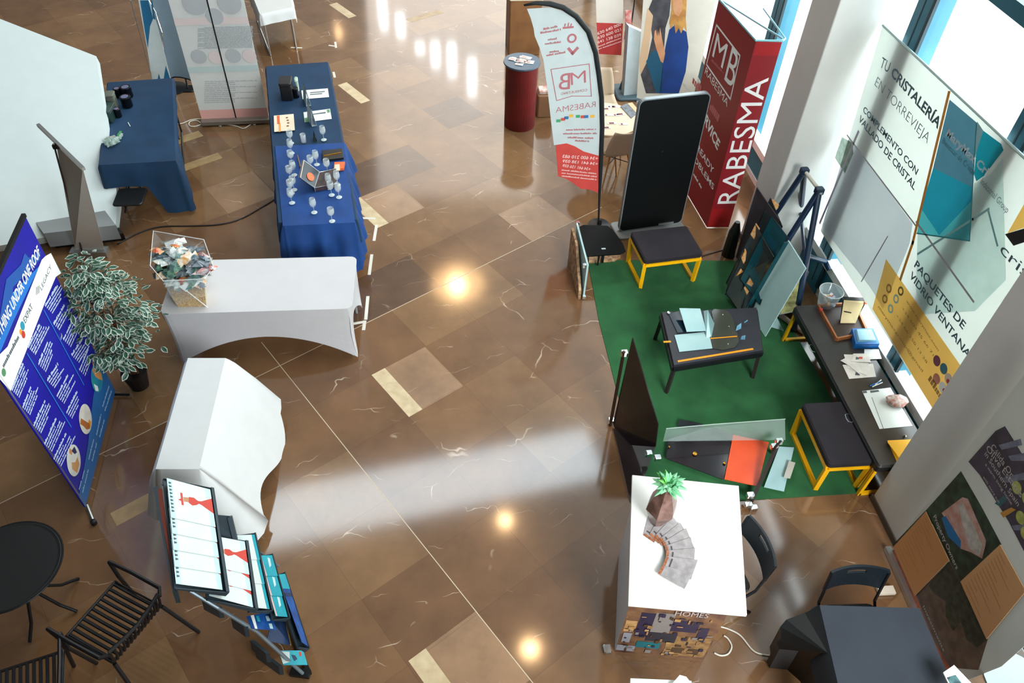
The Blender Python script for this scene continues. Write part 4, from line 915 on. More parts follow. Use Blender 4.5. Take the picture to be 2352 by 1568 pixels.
a0, a1 = G(349, 1118, 1.28), G(399, 1356, 1.28)
one('magazine', ((358, 1122), (399, 1345), (402, 1342), (372, 1122)), 1.27, 1.29, mat('red_paper_edge', '#8c4638', .6), (), 'red spined magazine edge standing behind the top row')
# ================================================================ ROUND TABLE AND ARMCHAIRS
g0 = G(18, 1300, .74); t = thing('round_table', 'black round garden table with crossed legs at the left edge', 'table', (g0.x, g0.y, 0))
r0 = (G(141, 1285, .74)-g0).length
b = MB(); b.lathe([(0, .725), (r0-.01, .725), (r0, .73), (r0, .742), (r0-.012, .745), (r0-.03, .742), (0, .742)], 48, (g0.x, g0.y, 0)); b.build('tabletop', mat('black_table_top', '#080a0c', .6), t)
b = MB(); b.tube([V((g0.x+r0*math.cos(a*PI/24), g0.y+r0*math.sin(a*PI/24), .738)) for a in range(48)], .009, 6, True); b.build('rim', m_dark, t)
for a, (u, v) in ((-.3, (182, 1330)), (1.2, (178, 1405)), (2.6, (70, 1475)), (4, (-60, 1300))):
    e_ = G(u, v); c0 = V((g0.x, g0.y, 0)); d = (e_-c0)
    b = MB(); b.tube([c0+V((0, 0, .70))+d*.25, c0+V((0, 0, .35))+d*.15, c0+d*.6+V((0, 0, .12)), e_+V((0, 0, .012))], .013, 8); b.build('leg', m_dark, t)
def armchair(label, loc, rz):
    t = thing('slatted_armchair', label, 'chair', loc, rz, 'black slatted armchairs'); M = WM[t.name]; m = mat('black_resin', '#100f12', .5, var=.1)
    W_, D_ = .235, .22
    b = MB(M)
    for i in range(11):
        x = -W_+.02+i*(2*W_-.04)/10
        b.tube([(x, -D_, .435), (x, -D_*.3, .425), (x, D_*.6, .43), (x, D_+.01, .45)], .0125, 6)
    b.build('seat', m, t)
    b = MB(M); b.tube([(-W_, -D_, .435), (W_, -D_, .435), (W_, D_, .445), (-W_, D_, .445)], .014, 8, True); b.build('seat_frame', m, t)
    b = MB(M)
    for i in range(15):
        x = -W_+.005+i*(2*W_-.01)/14; c_v = .03*(1-(x/W_)**2)
        b.tube([(x, D_+.01, .44), (x, D_+.05+c_v, .58), (x, D_+.075+c_v*1.3, .70)], .0105, 6)
    b.build('backrest', m, t)
    b = MB(M); b.tube([(-W_, D_+.075, .70), (-W_*.5, D_+.10, .705), (0, D_+.115, .71), (W_*.5, D_+.10, .705), (W_, D_+.075, .70)], .014, 8); b.build('top_rail', m, t)
    for s in (-1, 1):
        b = MB(M); b.tube([(s*(W_+.05), -D_-.02, .645), (s*(W_+.055), -.02, .66), (s*(W_+.05), D_+.03, .665), (s*W_, D_+.075, .66)], .015, 8); b.build('armrest', m, t)
        b = MB(M); b.tube([(s*(W_+.05), -D_-.02, .645), (s*(W_+.04), -D_-.0, .45), (s*(W_+.08), -D_-.06, .0)], .015, 8); b.build('leg', m, t)
        b = MB(M); b.tube([(s*W_, D_+.02, .45), (s*(W_+.03), D_+.09, .25), (s*(W_+.07), D_+.16, .0)], .015, 8); b.build('leg', m, t)
    return t
ca = G(262, 1425, .44); 
f1 = G(262, 1425, .44)
armchair('black slatted armchair facing the round table, fully in view', (f1.x, f1.y, 0), math.radians(-122))
f2 = G(60, 1590, .44)
armchair('black slatted armchair cut off by the lower left corner', (f2.x, f2.y, 0), math.radians(-165))
# ================================================================ RIGHT SIDE: GREEN CARPET AND GLASS DISPLAYS
m_car = mat('green_carpet', '#2a6a3a', .95, col2='#1f5630', vs=3, bump=.5, bs=420)
b = MB(); pts = [G(*q) for q in ((1350, 598), (1375, 735), (1420, 910), (1470, 1068), (1495, 1150), (1700, 1150), (1990, 1132), (1965, 1030), (1890, 880), (1800, 720), (1690, 600))]
b.prism([(p.x, p.y) for p in pts], .0015, .008); props(b.build('carpet', m_car), 'green artificial grass carpet under the glass displays', 'carpet')
m_cush = mat('charcoal_cushion', '#1e1a21', .9, var=.15, bump=.2, bs=300)
def stool(label, loc, rz, W_, D_, H_=.45):
    t = thing('stool', label, 'stool', loc, rz, 'yellow framed stools'); M = WM[t.name]; w = .040
    b = MB(M); b.rbox((-W_/2, -D_/2, H_-.075), (W_/2, D_/2, H_), .035, 4); b.build('cushion', m_cush, t)
    x, y = W_/2-.02, D_/2-.02; z1 = H_-.095; ins = .0
    for s in (-1, 1):
        b = MB(M)
        b.bar((s*x, -y, z1), (s*x*.98, -y*.95, 0), w); b.bar((s*x, y, z1), (s*x*.98, y*.95, 0), w); b.bar((s*x*.98, -y*.95, w/2), (s*x*.98, y*.95, w/2), w)
        b.build('leg', m_yel, t)
    b = MB(M); k = [(-x, -y, z1), (x, -y, z1), (x, y, z1), (-x, y, z1)]
    for i in range(4): b.bar(k[i], k[(i+1) % 4], w)
    b.build('frame', m_yel, t); return t
def quad_loc(px4, z):
    g = [G(*q, z) for q in px4]; c = sum(g, V((0, 0, 0)))/4; d = (g[1]-g[0]); return V((c.x, c.y, 0)), math.atan2(d.y, d.x), g
lo, rz, g = quad_loc(((1475, 598), (1605, 582), (1590, 525), (1450, 533)), .43); 
stool('yellow framed stool with a dark cushion beside the black standing panel', lo, rz, .70, .52)
lo, rz, g = quad_loc(((1905, 1066), (2006, 1060), (1942, 924), (1848, 930)), .43)
stool('yellow framed stool with a dark cushion beside the long window counter', lo, rz, .44, .70)
def sheet(name, pts, th, m, label=None, cat='glass panel', group=None, parent=None):
    b = MB(); n = (V(pts[1])-V(pts[0])).cross(V(pts[2])-V(pts[0])).normalized(); b.slab(pts, n*th); o = b.build(name, m, parent)
    return props(o, label, cat, group) if not parent else o
m_fr = mat('frosted_glass', '#b0d2d2', .35, alpha=.94, col2='#a2c8ca', vs=3); m_fr2 = mat('frosted_aqua_glass', '#bcdfdf', .3, alpha=.95)
m_smk = mat('smoked_glass', '#241a1e', .08, alpha=.86, spec=.6); m_shade_film = mat('floor_shade_film', '#302a2c', .1, alpha=.55, spec=.6)
# --- low display table with glass samples
zt = .42
q4 = ((1548, 838), (1752, 804), (1738, 706), (1520, 716)); lo, rz, g = quad_loc(q4, zt); cs = g
t = thing('display_table', 'low black display table with glass samples, amber trim lines', 'table', lo)
m_dt = mat('table_dark_top', '#272830', .35, var=.1)
b = MB(); cen = sum(cs, V((0, 0, 0)))/4
b.hexa([p-V((0, 0, .04)) for p in cs], cs); b.build('tabletop', m_dt, t, bevel=.004)
b = MB(); 
for i in range(4): b.bar(cs[i]-V((0, 0, .06)), cs[(i+1) % 4]-V((0, 0, .06)), .035, .05)
b.build('frame', m_dark, t)
for i, q in enumerate(((1537, 868), (1732, 852), (1745, 700), (1518, 778))):
    p = mid(cs[i], cen, .04); f_ = p+(p-cen)*.05; b = MB(); b.bar((f_.x, f_.y, 0), (p.x, p.y, zt-.05), .035); b.build('leg', mat('brown_black_leg', '#2b2022', .5), t)
m_amb = mat('amber_trim', '#f09a10', .4)
b = MB(); a0, a1 = mid(cs[0], cs[1], .05)+V((0, 0, .001)), mid(cs[0], cs[1], .90)+V((0, 0, .001)); iw = (cs[3]-cs[0])*.05; b.bar(a0+iw, a1+iw, .022, .004); b.build('trim_strip', m_amb, t)
b = MB(); b.bar(G(1524, 785, zt+.001), G(1541, 784, zt+.001), .022, .004); b.build('trim_strip', m_amb, t)
z = zt+.004
sheet('frosted_pane', [G(*q, z) for q in ((1560, 808), (1636, 800), (1628, 762), (1549, 770))], .006, m_fr, 'pale aqua square pane lying nearest the camera on the low display table', group='glass samples on the low table')
sheet('frosted_pane', [G(1577, 762, z+.03), G(1622, 760, z+.03), G(1608, 709, z+.09), G(1560, 708, z+.09)], .006, m_fr, 'pale aqua pane tilted at the far side of the low display table', group='glass samples on the low table')
sheet('frosted_pane', [G(1622, 778, z), G(1633, 775, z), G(1640, 742, z+.16), G(1626, 712, z+.16), G(1616, 714, z+.1)], .006, m_fr2, 'pale pane standing on edge between the other panes', group='glass samples on the low table')
sheet('dark_pane', [G(*q, z) for q in ((1556, 765), (1580, 762), (1562, 714), (1536, 722))], .006, mat('dark_blue_glass', '#0c2230', .1), 'dark blue glass square at the left of the low display table', group='glass samples on the low table')
gp_ = [G(*q, z) for q in ((1636, 800), (1660, 804), (1688, 798), (1697, 785), (1690, 752), (1678, 722), (1668, 713), (1640, 710), (1634, 716), (1640, 745), (1630, 775))]
sheet('tinted_pane', gp_, .006, mat('grey_green_glass', '#42463c', .12, alpha=.8), 'grey green pane with rounded corners in the middle of the low table', group='glass samples on the low table')
b = MB(); b.bar(G(1632, 777, z+.01), G(1693, 772, z+.01), .012, .002); props(b.build('amber_strip', m_amb), 'thin amber strip across the grey green pane', 'strip')
for i, q in enumerate(((1660, 723), (1674, 750), (1672, 790), (1536, 718))):
    b = MB(); b.lathe([(.007 if i < 3 else .02, 0), (.006 if i < 3 else .018, .006), (0, .007)], 12, G(*q, z+.006)); props(b.build('chrome_stud', m_chrome), ('chrome stud at the far end of the grey green pane', 'chrome stud in the middle of the grey green pane', 'chrome stud at the near end of the grey green pane', 'larger silver disc on the corner of the low table')[i], 'stud')
for i, (a_, c_) in enumerate((((1690, 760), (1703, 742)), ((1702, 780), (1712, 770)), ((1711, 741), (1718, 736)))):
    p, q = G(*a_, z+.01), G(*c_, z+.06); d = (q-p); e_ = V((d.y, -d.x, 0)).normalized()*.03
    sheet('blue_prism', [p, mid(p, q)+e_, q, mid(p, q)-e_*.6], .01, mat('blue_crystal', '#4a90b4', .15, alpha=.85, col2='#8fc0d2', vs=20), ('largest blue glass chip', 'lower blue glass chip', 'small upper blue glass chip')[i]+' on the dark end of the low table', group='glass samples on the low table')
# --- glass sample A-frame
t = thing('glass_stand', 'navy tube A-frame stand leaning glass samples near the white column', 'stand', G(1790, 700))
m_nv2 = mat('navy_enamel', '#0b2742', .35, var=.1)
zA = 1.45
TA, TB = G(1848, 392, zA), G(1882, 437, zA)
fA1, fA2 = G(1722, 655), G(1840, 590); fB1, fB2 = G(1752, 738), G(1838, 735)
fB1 = G(1690, 740); fA1 = G(1668, 640)
for a_, c_, nm in ((TA, G(1700, 610), 0), (TB, G(1706, 715), 0), (TA, G(1830, 560), 1), (TB, G(1822, 760), 1)):
    b = MB(); b.tube([a_, V((c_.x, c_.y, .02))], .032, 12); b.build('leg', m_nv2, t)
b = MB(); b.tube([TA, TB], .02, 10); b.build('top_bar', mat('cream_bar', '#d9d6c6', .4), t)
for p in (TA, TB): b = MB(); b.rbox((p.x-.045, p.y-.04, p.z-.04), (p.x+.045, p.y+.04, p.z+.03), .02); b.build('joint_cap', m_nv2, t)
b = MB(); b.box((TB.x-.01, TB.y-.042, TB.z-.03), (TB.x+.02, TB.y-.038, TB.z)); b.build('square_socket', m_alu, t)
b = MB(); b.tube([mid(TB, G(1822, 760), .45), G(1895, 600, .55), G(1905, 620, .5)], .03, 10); b.tube([mid(TA, G(1830, 560), .5), mid(TB, G(1822, 760), .5)], .02, 8); b.build('cross_tube', m_nv2, t)
m_gsh = mat('dark_glass_sample', '#2c3636', .12, alpha=.94, col2='#39443f', vs=3); m_gte = mat('teal_glass_sample', '#134850', .1, alpha=.92); m_gpu = mat('purple_black_panel', '#3a363f', .6)
m_lab = mat('orange_label', '#e8901c', .6, col2='#d9c39a', vs=45)
def leaning(px4, z4, th, m, label, parent=None, name='glass_sample', labpx=None, edge=None, group='glass samples on the A-frame'):
    pts = [G(*q, z) for q, z in zip(px4, z4)]
    g = thing(name, label, 'glass panel', V((pts[0].x, pts[0].y, min(z4))), 0, group)
    n = (pts[1]-pts[0]).cross(pts[3]-pts[0]).normalized(); n = n if n.dot(CAM-pts[0]) > 0 else -n
    b = MB(); b.slab(pts, -n*th); b.build('pane', m, g)
    if edge: b = MB(); b.tube(pts, .006, 5, True); b.build('edge', edge, g)
    if labpx: b = MB(); PP = Plane(pts[0], pts[1], pts[3]); b.slab([PP.pt(*PP.px(*q), .002) for q in labpx], PP.n*.001); b.build('label_print', m_lab, g)
    return g
leaning(((1690, 590), (1740, 650), (1790, 505), (1738, 430)), (.05, .02, 1.0, 1.0), .01, m_gpu, 'dark purple grey panel at the back of the leaning glass samples')
leaning(((1668, 668), (1700, 700), (1797, 520), (1770, 455)), (.06, .03, .98, 1.02), .01, m_gsh, 'dark glass sample with the highest orange label', labpx=((1762, 490), (1768, 498), (1787, 478), (1790, 470), (1775, 457)), edge=m_dark) 
leaning(((1700, 640), (1745, 700), (1810, 545), (1772, 495)), (.30, .25, .98, 1.0), .01, m_gte, 'teal glass sample leaning beside the navy tube', edge=m_dark)
leaning(((1668, 650), (1722, 725), (1778, 590), (1735, 515)), (.12, .06, .75, .8), .01, m_gsh, 'grey green glass sample with the second orange label', labpx=((1724, 538), (1732, 549), (1746, 525), (1737, 512)), edge=m_dark)
leaning(((1668, 672), (1700, 718), (1737, 606), (1710, 575)), (.10, .05, .48, .52), .01, m_gsh, 'smaller glass sample with the third orange label down', labpx=((1702, 590), (1708, 606), (1722, 584), (1713, 568)), edge=m_dark)
leaning(((1666, 676), (1695, 700), (1728, 640), (1702, 615)), (.06, .04, .34, .38), .01, m_gsh, 'lowest front glass sample with an orange label at its left', labpx=((1686, 640), (1693, 653), (1710, 626), (1701, 615)), edge=m_dark)
leaning(((1690, 692), (1712, 720), (1745, 660), (1722, 632)), (.08, .06, .36, .4), .01, m_gsh, 'lowest right glass sample with an orange label', labpx=((1709, 661), (1716, 677), (1731, 651), (1723, 638)), edge=m_dark)
leaning(((1720, 715), (1757, 773), (1850, 616), (1810, 552)), (.04, .02, 1.05, 1.1), .012, m_fr2, 'large frosted aqua pane leaning on the camera side of the stand', name='frosted_pane')
b = MB(); p = [G(1719, 712, .06), G(1734, 738, .04), G(1811, 555, 1.12), G(1808, 545, 1.13)]; b.slab([p[0]-V((.05, 0, 0)), p[0], p[2], p[2]-V((.05, 0, 0))], (0, -.01, 0)); props(b.build('glass_edge_stack', m_gte), 'stack of dark glass edges beside the frosted aqua pane', 'glass panel')
leaning(((1768, 750), (1800, 760), (1788, 735), (1780, 722)), (.01, .01, .12, .15), .008, m_fr, 'small aqua triangle of glass at the foot of the frosted pane', name='glass_offcut')
# shelf of rolled samples behind
t = thing('sample_crate', 'wire crate with yellow green packing behind the frosted aqua pane', 'crate', G(1825, 700)); 
b = MB(); b.hexa([G(1790, 722, .02), G(1826, 716, .02), G(1845, 640, .02), G(1822, 640, .02)], [G(1792, 722, .3), G(1826, 714, .3), G(1845, 640, .3), G(1822, 640, .3)]); b.build('packing', mat('packing_straw', '#7d7a42', .9, col2='#b5ad74', vs=14), t)
b = MB()
for z in (.1, .3): b.tube([G(1790, 722, z), G(1826, 716, z), G(1846, 640, z)], .006, 6)
b.build('wire_rim', m_alu, t)
g0 = G(1842, 755); b = MB(); b.tube([G(1790, 722, .03), G(1848, 764, .03)], .03, 10); props(b.build('paper_roll', mat('printed_roll', '#cdbcae', .6, col2='#b58a7c', vs=30)), 'rolled paper with a red mark on the carpet beside the counter', 'roll')
crumple('plastic_bag', G(1838, 735, .02), .09, 'crumpled clear bag with coloured scraps beside the counter leg', 'bag', mat('bag_film', '#c5d8de', .2, alpha=.8, col2='#8794c0', vs=30), (1, 1.2, .8), 9)
b = MB(); g0 = G(1680, 545); b.tube([G(1690, 530, .3), G(1683, 560, .2), G(1680, 590, .01)], .04, 8); b.lathe([(.08, 0), (.07, .35), (.03, .5)], 12, G(1672, 585)); 
props(b.build('black_bag', m_black), 'black bag standing behind the leaning glass samples', 'bag')
cable('power_cable', [G(*q) for q in ((1580, 600), (1620, 587), (1660, 575), (1690, 568))], .006, m_black, 'thin black cable behind the leaning glass samples')
# --- left edge of the carpet: frosted rail pane, black table
t = thing('glass_partition', 'frosted aqua glass partition with a raw wood side at the carpet corner', 'glass panel', G(1340, 680))
gb0, gb1 = G(1342, 686), G(1319, 592); Hg = hgt(gb0, 1349, 608); up_ = V((0, 0, Hg))
b = MB(); b.slab([gb0, gb1, gb1+up_, gb0+up_], V((-.02, 0, 0))); b.build('pane', m_fr, t)
b = MB(); b.slab([gb0+V((-.045, 0, 0)), gb1+V((-.045, 0, 0)), gb1+V((-.045, 0, Hg*.9)), mid(gb0, gb1, .6)+V((-.045, 0, Hg*.92)), gb0+V((-.045, 0, Hg*.25))], V((-.03, 0, 0))); b.build('wood_side', mat('raw_wood', '#7c5740', .7, col2='#caa67a', vs=20), t)
for p in (gb1+up_, gb0+up_*.95+V((-.04, 0, 0)), gb0+V((0, 0, .01))): b = MB(); b.rbox((p.x-.03, p.y-.02, p.z), (p.x+.012, p.y+.02, p.z+.04), .005); b.build('clamp', m_chrome, t)
t = thing('side_table', 'low black glass side table on a raw wood base behind the carpet corner', 'table', G(1390, 570))
z = .34; tp_ = [G(*q, z) for q in ((1346, 588), (1350, 590), (1425, 585), (1437, 578), (1430, 560), (1408, 530), (1395, 520), (1340, 518), (1331, 522))]
b = MB(); b.slab(tp_, (0, 0, .012)); b.build('tabletop', mat('black_glass', '#020304', .6, spec=.15), t)
b = MB(); w0 = [G(*q) for q in ((1352, 606), (1410, 602), (1425, 592), (1400, 560), (1352, 570))]; b.prism([(p.x, p.y) for p in w0], 0, .05); b.build('wood_base', mat('raw_wood', '#7c5740', .7), t)
b = MB(); p = G(1384, 592, .1); b.bar((p.x, p.y, .03), (p.x, p.y, .33), .03); p = G(1374, 598, .1); b.bar((p.x, p.y, .03), (p.x, p.y, .33), .02); b.build('leg', m_dark, t)
b = MB(); p = G(1386, 572, z+.013); b.rbox((p.x-.025, p.y-.012, z+.012), (p.x+.025, p.y+.012, z+.022), .004); b.build('clip', m_chrome, t)
# --- black standing panel
t = thing('standing_panel', 'tall black rounded digital totem seen from the back', 'totem', G(1490, 545))
PP = Plane(G(1420, 538), G(1564, 517)); b = MB(PP.M)
w = PP.w; H_ = PP.px(1548, 222)[1]; prof = rrect(0, .03, w, H_, .07, 5)
def ext(b, prof, y0, y1): n = len(prof); b.add([(x, y0, z) for x, z in prof]+[(x, y1, z) for x, z in prof], [tuple(range(n)), tuple(range(n, 2*n))[::-1]]+[(i, (i+1) % n, (i+1) % n+n, i+n) for i in range(n)])
s_ = 1 if PP.M.col[1].to_3d().dot(PP.n) > 0 else -1
ext(b, prof, -.055*s_, -.002*s_); b.build('casing', mat('totem_side', '#8f9a9e', .35, metal=.4), t)
b = MB(PP.M); pr2 = rrect(.012, .05, w-.012, H_-.014, .06, 5); ext(b, pr2, -.004*s_, .002*s_); b.build('back_panel', mat('totem_black', '#04090c', .5, spec=.25), t)
b = MB(PP.M); b.box((w*.44, 0, H_*.62), (w*.46, .006*s_, H_*.63)); b.build('lock', m_chrome, t)
b = MB(PP.M); b.rbox((-.04, -.22, 0), (w+.02, .12, .03), .05); b.build('base_plate', m_grey, t)
b = MB(PP.M); b.box((w*.62, .0, .06), (w*.86, .012*s_, .085)); b.build('vent_strip', m_alu, t)
# --- smoked glass divider
t = thing('glass_divider', 'tall smoked glass divider pane on chrome clamps at the carpet edge', 'glass panel', G(1440, 1080))
PP = Plane(G(1500, 1062), G(1425, 975)); 
pb = [G(1500, 1080), G(1404, 975)]
PP = Plane(pb[0], pb[1]); pts = [PP.hit(*q) for q in ((1452, 776), (1406, 985), (1430, 1080), (1500, 1080), (1511, 975))]
b = MB(); b.slab([PP.hit(*q) for q in ((1452, 776), (1408, 972), (1422, 1020), (1505, 1026), (1511, 975))], -PP.n*.01); b.build('pane', m_smk, t)
b = MB(); b.slab([G(*q, .014) for q in ((1409, 985), (1447, 1150), (1462, 1150), (1507, 1020))], (0, 0, .006)); b.build('floor_shade_sheet', m_shade_film, t)  # dark sheet laid flat as the pane's shade and reflection on the floor
b = MB(); b.bar(PP.hit(1437, 805)+PP.n*.02, PP.hit(1405, 975)+PP.n*.02, .022); b.build('edge_post', mat('bronze_post', '#3a2a22', .3, metal=.5), t)
for q in ((1434, 812), (1404, 966), (1490, 1042), (1510, 1052), (1450, 1185)):
    p = PP.hit(*q); b = MB(); b.rbox((p.x-.03, p.y-.025, p.z-.02), (p.x+.03, p.y+.025, p.z+.03), .008); b.build('clamp', m_chrome, t)
# --- low glass display: tinted panes on the carpet
t = thing('railing_sample', 'upright clear railing pane with chrome clamps beside the orange pane', 'glass panel', G(1745, 1160))
pA, pB = G(1722, 1165), G(1790, 1018, .0)
fb0, fb1 = G(1722, 1165), G(1762, 1060)
PP = Plane(G(1724, 1166), G(1765, 1060)); 
b = MB(); b.slab([PP.hit(*q) for q in ((1722, 1150), (1765, 1050), (1797, 1012), (1775, 1035), (1738, 1110))], PP.n*.02); b.build('post', mat('bronze_post', '#3a2a22', .3, metal=.5), t)
b = MB(); b.bar(G(1726, 1150, .05), G(1786, 1022, .25), .035, .03); b.build('rail', mat('rail_dark_steel', '#4a4240', .3, metal=.6), t)
for q, z in (((1789, 1014), .26), ((1778, 1026), .24), ((1723, 1138), .1), ((1718, 1160), .05), ((1730, 1167), .02)):
    p = G(*q, z); b = MB(); b.rbox((p.x-.035, p.y-.025, p.z-.02), (p.x+.035, p.y+.025, p.z+.03), .01); b.build('clamp', m_chrome, t)
z = .06
def pane(name, px, z, m, label, th=.006): return sheet(name, [G(*q, z) for q in px], th, m, label, group='tinted panes on the carpet')
pane('tinted_pane', ((1562, 962), (1616, 974), (1600, 985), (1556, 978)), .04, mat('blue_black_glass', '#07101a', .15), 'small blue black corner of glass farthest from the white counter')
pane('tinted_pane', ((1534, 1008), (1640, 982), (1690, 1000), (1672, 1098), (1658, 1100), (1530, 1052)), .05, mat('purple_black_glass', '#1c0f18', .1, col2='#120d14', vs=3), 'large purple black pane lying beside the orange pane')
pane('tinted_pane', ((1684, 998), (1766, 1015), (1740, 1116), (1664, 1100)), .075, mat('orange_glass', '#e24f10', .2, col2='#d9460d', vs=4), 'bright orange glass pane lying on the carpet')
pane('tinted_pane', ((1790, 1025), (1824, 1027), (1801, 1128), (1755, 1118)), .04, m_fr, 'pale frosted pane to the right of the dark rail')
pane('tinted_pane', ((1812, 1058), (1827, 1062), (1815, 1098), (1800, 1096)), .07, mat('pale_glass_block', '#b9b8ac', .4), 'small pale block on the right frosted pane')
PP = Plane(G(1790, 1000, .0), G(1530, 1015, .0)); q = [G(1523, 1010, .06), G(1768, 1015, .06), G(1804, 962, .2), G(1526, 984, .2)]
sheet('clear_pane', [G(1523, 1013, .09), G(1640, 980, .09), G(1804, 1010, .09), G(1803, 962, .3), G(1640, 974, .3), G(1530, 984, .3)], .004, mat('faint_clear_glass', '#b8cfc6', .1, alpha=.22), 'large clear pane standing over the tinted panes', group='tinted panes on the carpet')
b = MB(); b.tube([G(1530, 984, .302), G(1640, 974, .302), G(1804, 962, .302)], .004, 5); props(b.build('glass_top_edge', mat('pale_edge', '#c4dcd0', .3, alpha=.6)), 'pale top edge line of the large clear pane', 'glass panel')
m_wl = mat('warm_metal_stud', '#e0a23c', .25, metal=1)
for i, (q, s) in enumerate((((1596, 1042), .022), ((1664, 1064), .014), ((1537, 1026), .01))):
    b = MB(); b.lathe([(s, 0), (s*.9, .008), (0, .012)], 14, G(*q, .058)); props(b.build('brass_stud', m_wl), ('largest brass stud on the purple black pane', 'brass stud beside the orange pane', 'tiny brass stud at the left tip of the purple pane')[i], 'stud')
# ================================================================ LONG COUNTER UNDER THE BANNER
zt = .50
q4 = ((2056, 1110), (2118, 1062), (1932, 690), (1860, 700)); cs = [G(*q, zt) for q in ((2058, 1108), (2135, 1040), (1920, 680), (1852, 720))]
xf, xb = G(1862, 770, zt).x, XG-.16
yf, yb = G(2045, 1105, zt).y, G(1862, 700, zt).y
xf = (G(1872, 790, zt).x+G(1990, 1010, zt).x)/2
yf = max(yf, ycol[0]+.03)
t = thing('counter_table', 'long low dark counter table with yellow legs under the glass company banner', 'table', ((xf+xb)/2, (yf+yb)/2, 0))
xb = xf+.53
m_ct = mat('dark_counter_top', '#3a3836', .22, var=.1)
b = MB(); b.rbox((xf, yf, zt-.012), (xb, yb, zt), .02); b.build('countertop', m_ct, t)
b = MB(); b.rbox((xf-.012, yf-.01, zt-.10), (xb, yb+.01, zt-.012), .03); b.build('drawer_box', mat('matt_black_front', '#121112', .5), t)
for y in (yf+.28*(yb-yf), yf+.72*(yb-yf), ): 
    p = [(xf-.012, y-.05, zt-.05), (xf-.04, y-.04, zt-.05), (xf-.045, y, zt-.05), (xf-.04, y+.04, zt-.05), (xf-.012, y+.05, zt-.05)]; b = MB(); b.tube(p, .005, 6); b.build('handle', m_chrome, t)
for y in (yf+.03, yb-.03):
    for x in (xf+.02, xb-.03): b = MB(); b.bar((x, y, zt-.10), (x-.02 if x < xf+.1 else x, y, 0), .03); b.build('leg', m_yel, t)
    b = MB(); b.bar((xf, y, .015), (xb-.03, y, .015), .03); b.build('foot_bar', m_yel, t)
z = zt+.001
# items on the bench
g0 = G(1896, 700, z); t = thing('sweet_jar', 'clear plastic tub of wrapped sweets at the far end of the counter', 'jar', g0)
b = MB(); b.lathe([(.085, 0), (.12, .2), (.125, .205), (.118, .2), (.083, .006), (0, .006)], 24, g0); b.build('tub', mat('clear_plastic', '#c8dbe0', .1, alpha=.35, spec=.8), t, smooth=True)
b = MB(); b.tube([g0+V((.122*math.cos(a*PI/16), .122*math.sin(a*PI/16), .203)) for a in range(32)], .004, 5, True); b.build('rim', mat('pale_rim', '#e6f2f4', .3), t)
for i in range(16):
    a = R_.uniform(0, 6.28); r = R_.uniform(0, .075); p = g0+V((r*math.cos(a), r*math.sin(a), .03+.1*(i/16))); b = MB(MX.Translation(p) @ MX.Rotation(a, 4, 'Z')); b.box((-.022, -.014, -.008), (.022, .014, .008)); b.build('sweet', mat('jar_sweet_'+str(i % 5), ('#efe9dc', '#c84a3a', '#e9e5e0', '#e0b070', '#b9c9d6')[i % 5], .4), t)
t = thing('box_tray', 'shallow wooden tray holding a black stand with a cream sign', 'tray', G(1940, 760, z)); ww = mat('tray_wood', '#b87442', .5, col2='#9a5c30', vs=12)
c4_ = [G(1878, 706, z), G(1920, 782, z), G(1990, 768, z), G(1960, 700, z)]
b = MB()
b.hexa(c4_, [p+V((0, 0, .012)) for p in c4_]); b.build('tray_floor', mat('tray_floor_dark', '#2e1c14', .5), t)
b = MB()
for i in range(4): b.bar(c4_[i]+V((0, 0, .02)), c4_[(i+1) % 4]+V((0, 0, .02)), .018, .04)
b.build('tray_side', ww, t)
t = thing('sign_block', 'cream sign block with a black back and an orange tip in the wooden tray', 'sign', G(1950, 745, z+.02)); p4 = [G(1930, 742, z+.02), G(1965, 742, z+.02), G(1985, 695, z+.2), G(1938, 692, z+.2)]
b = MB(); b.slab(p4, (.01, .02, 0)); b.build('face', mat('cream_sign_face', '#e6cf9a', .6), t)
b = MB(); b.slab([p+V((.012, .024, -.002)) for p in (p4[0], p4[1], p4[2]+V((.03, 0, .0)), p4[3]-V((.01, 0, 0)))], (.02, .05, 0)); b.build('back', m_black, t)
b = MB(); b.bar(mid(p4[3], p4[0], .45)+V((.02, -.004, 0)), mid(p4[2], p4[1], .45)-V((.1, .004, 0)), .008); b.use(m_black); b.build('slot', m_black, t)
b = MB(); b.bar(p4[2]+V((.0, 0, 0)), p4[2]+V((.05, .0, .0)), .025); b.build('tip', m_or, t)
b = MB(); b.lathe([(.018, 0), (.018, .018), (0, .02)], 12, G(1885, 712, z+.04)); props(b.build('bottle_cap', m_redp), 'red bottle cap on the corner of the wooden tray', 'cap')
m_bl = mat('bright_blue_plastic', '#0f6fc0', .35); t = thing('paper_box', 'bright blue open box of cards on the counter', 'box', G(1985, 790, z))
c4_ = [G(1960, 800, z), G(2015, 800, z), G(2000, 765, z), (G(1952, 765, z))]; b = MB(); b.hexa(c4_, [p+(p-c4_[0]*0)*0+V((0, 0, .07)) for p in c4_]); b.build('body', m_bl, t)
b = MB(); b.hexa([mid(p, sum(c4_, V((0, 0, 0)))/4, .2)+V((0, 0, .071)) for p in c4_], [mid(p, sum(c4_, V((0, 0, 0)))/4, .3)+V((0, 0, .09)) for p in c4_]); b.build('lid_window', mat('pale_blue_lid', '#8fc3da', .4), t)
m_pp = mat('printed_sheet', '#e6e3da', .6, col2='#d3cfc6', vs=12)
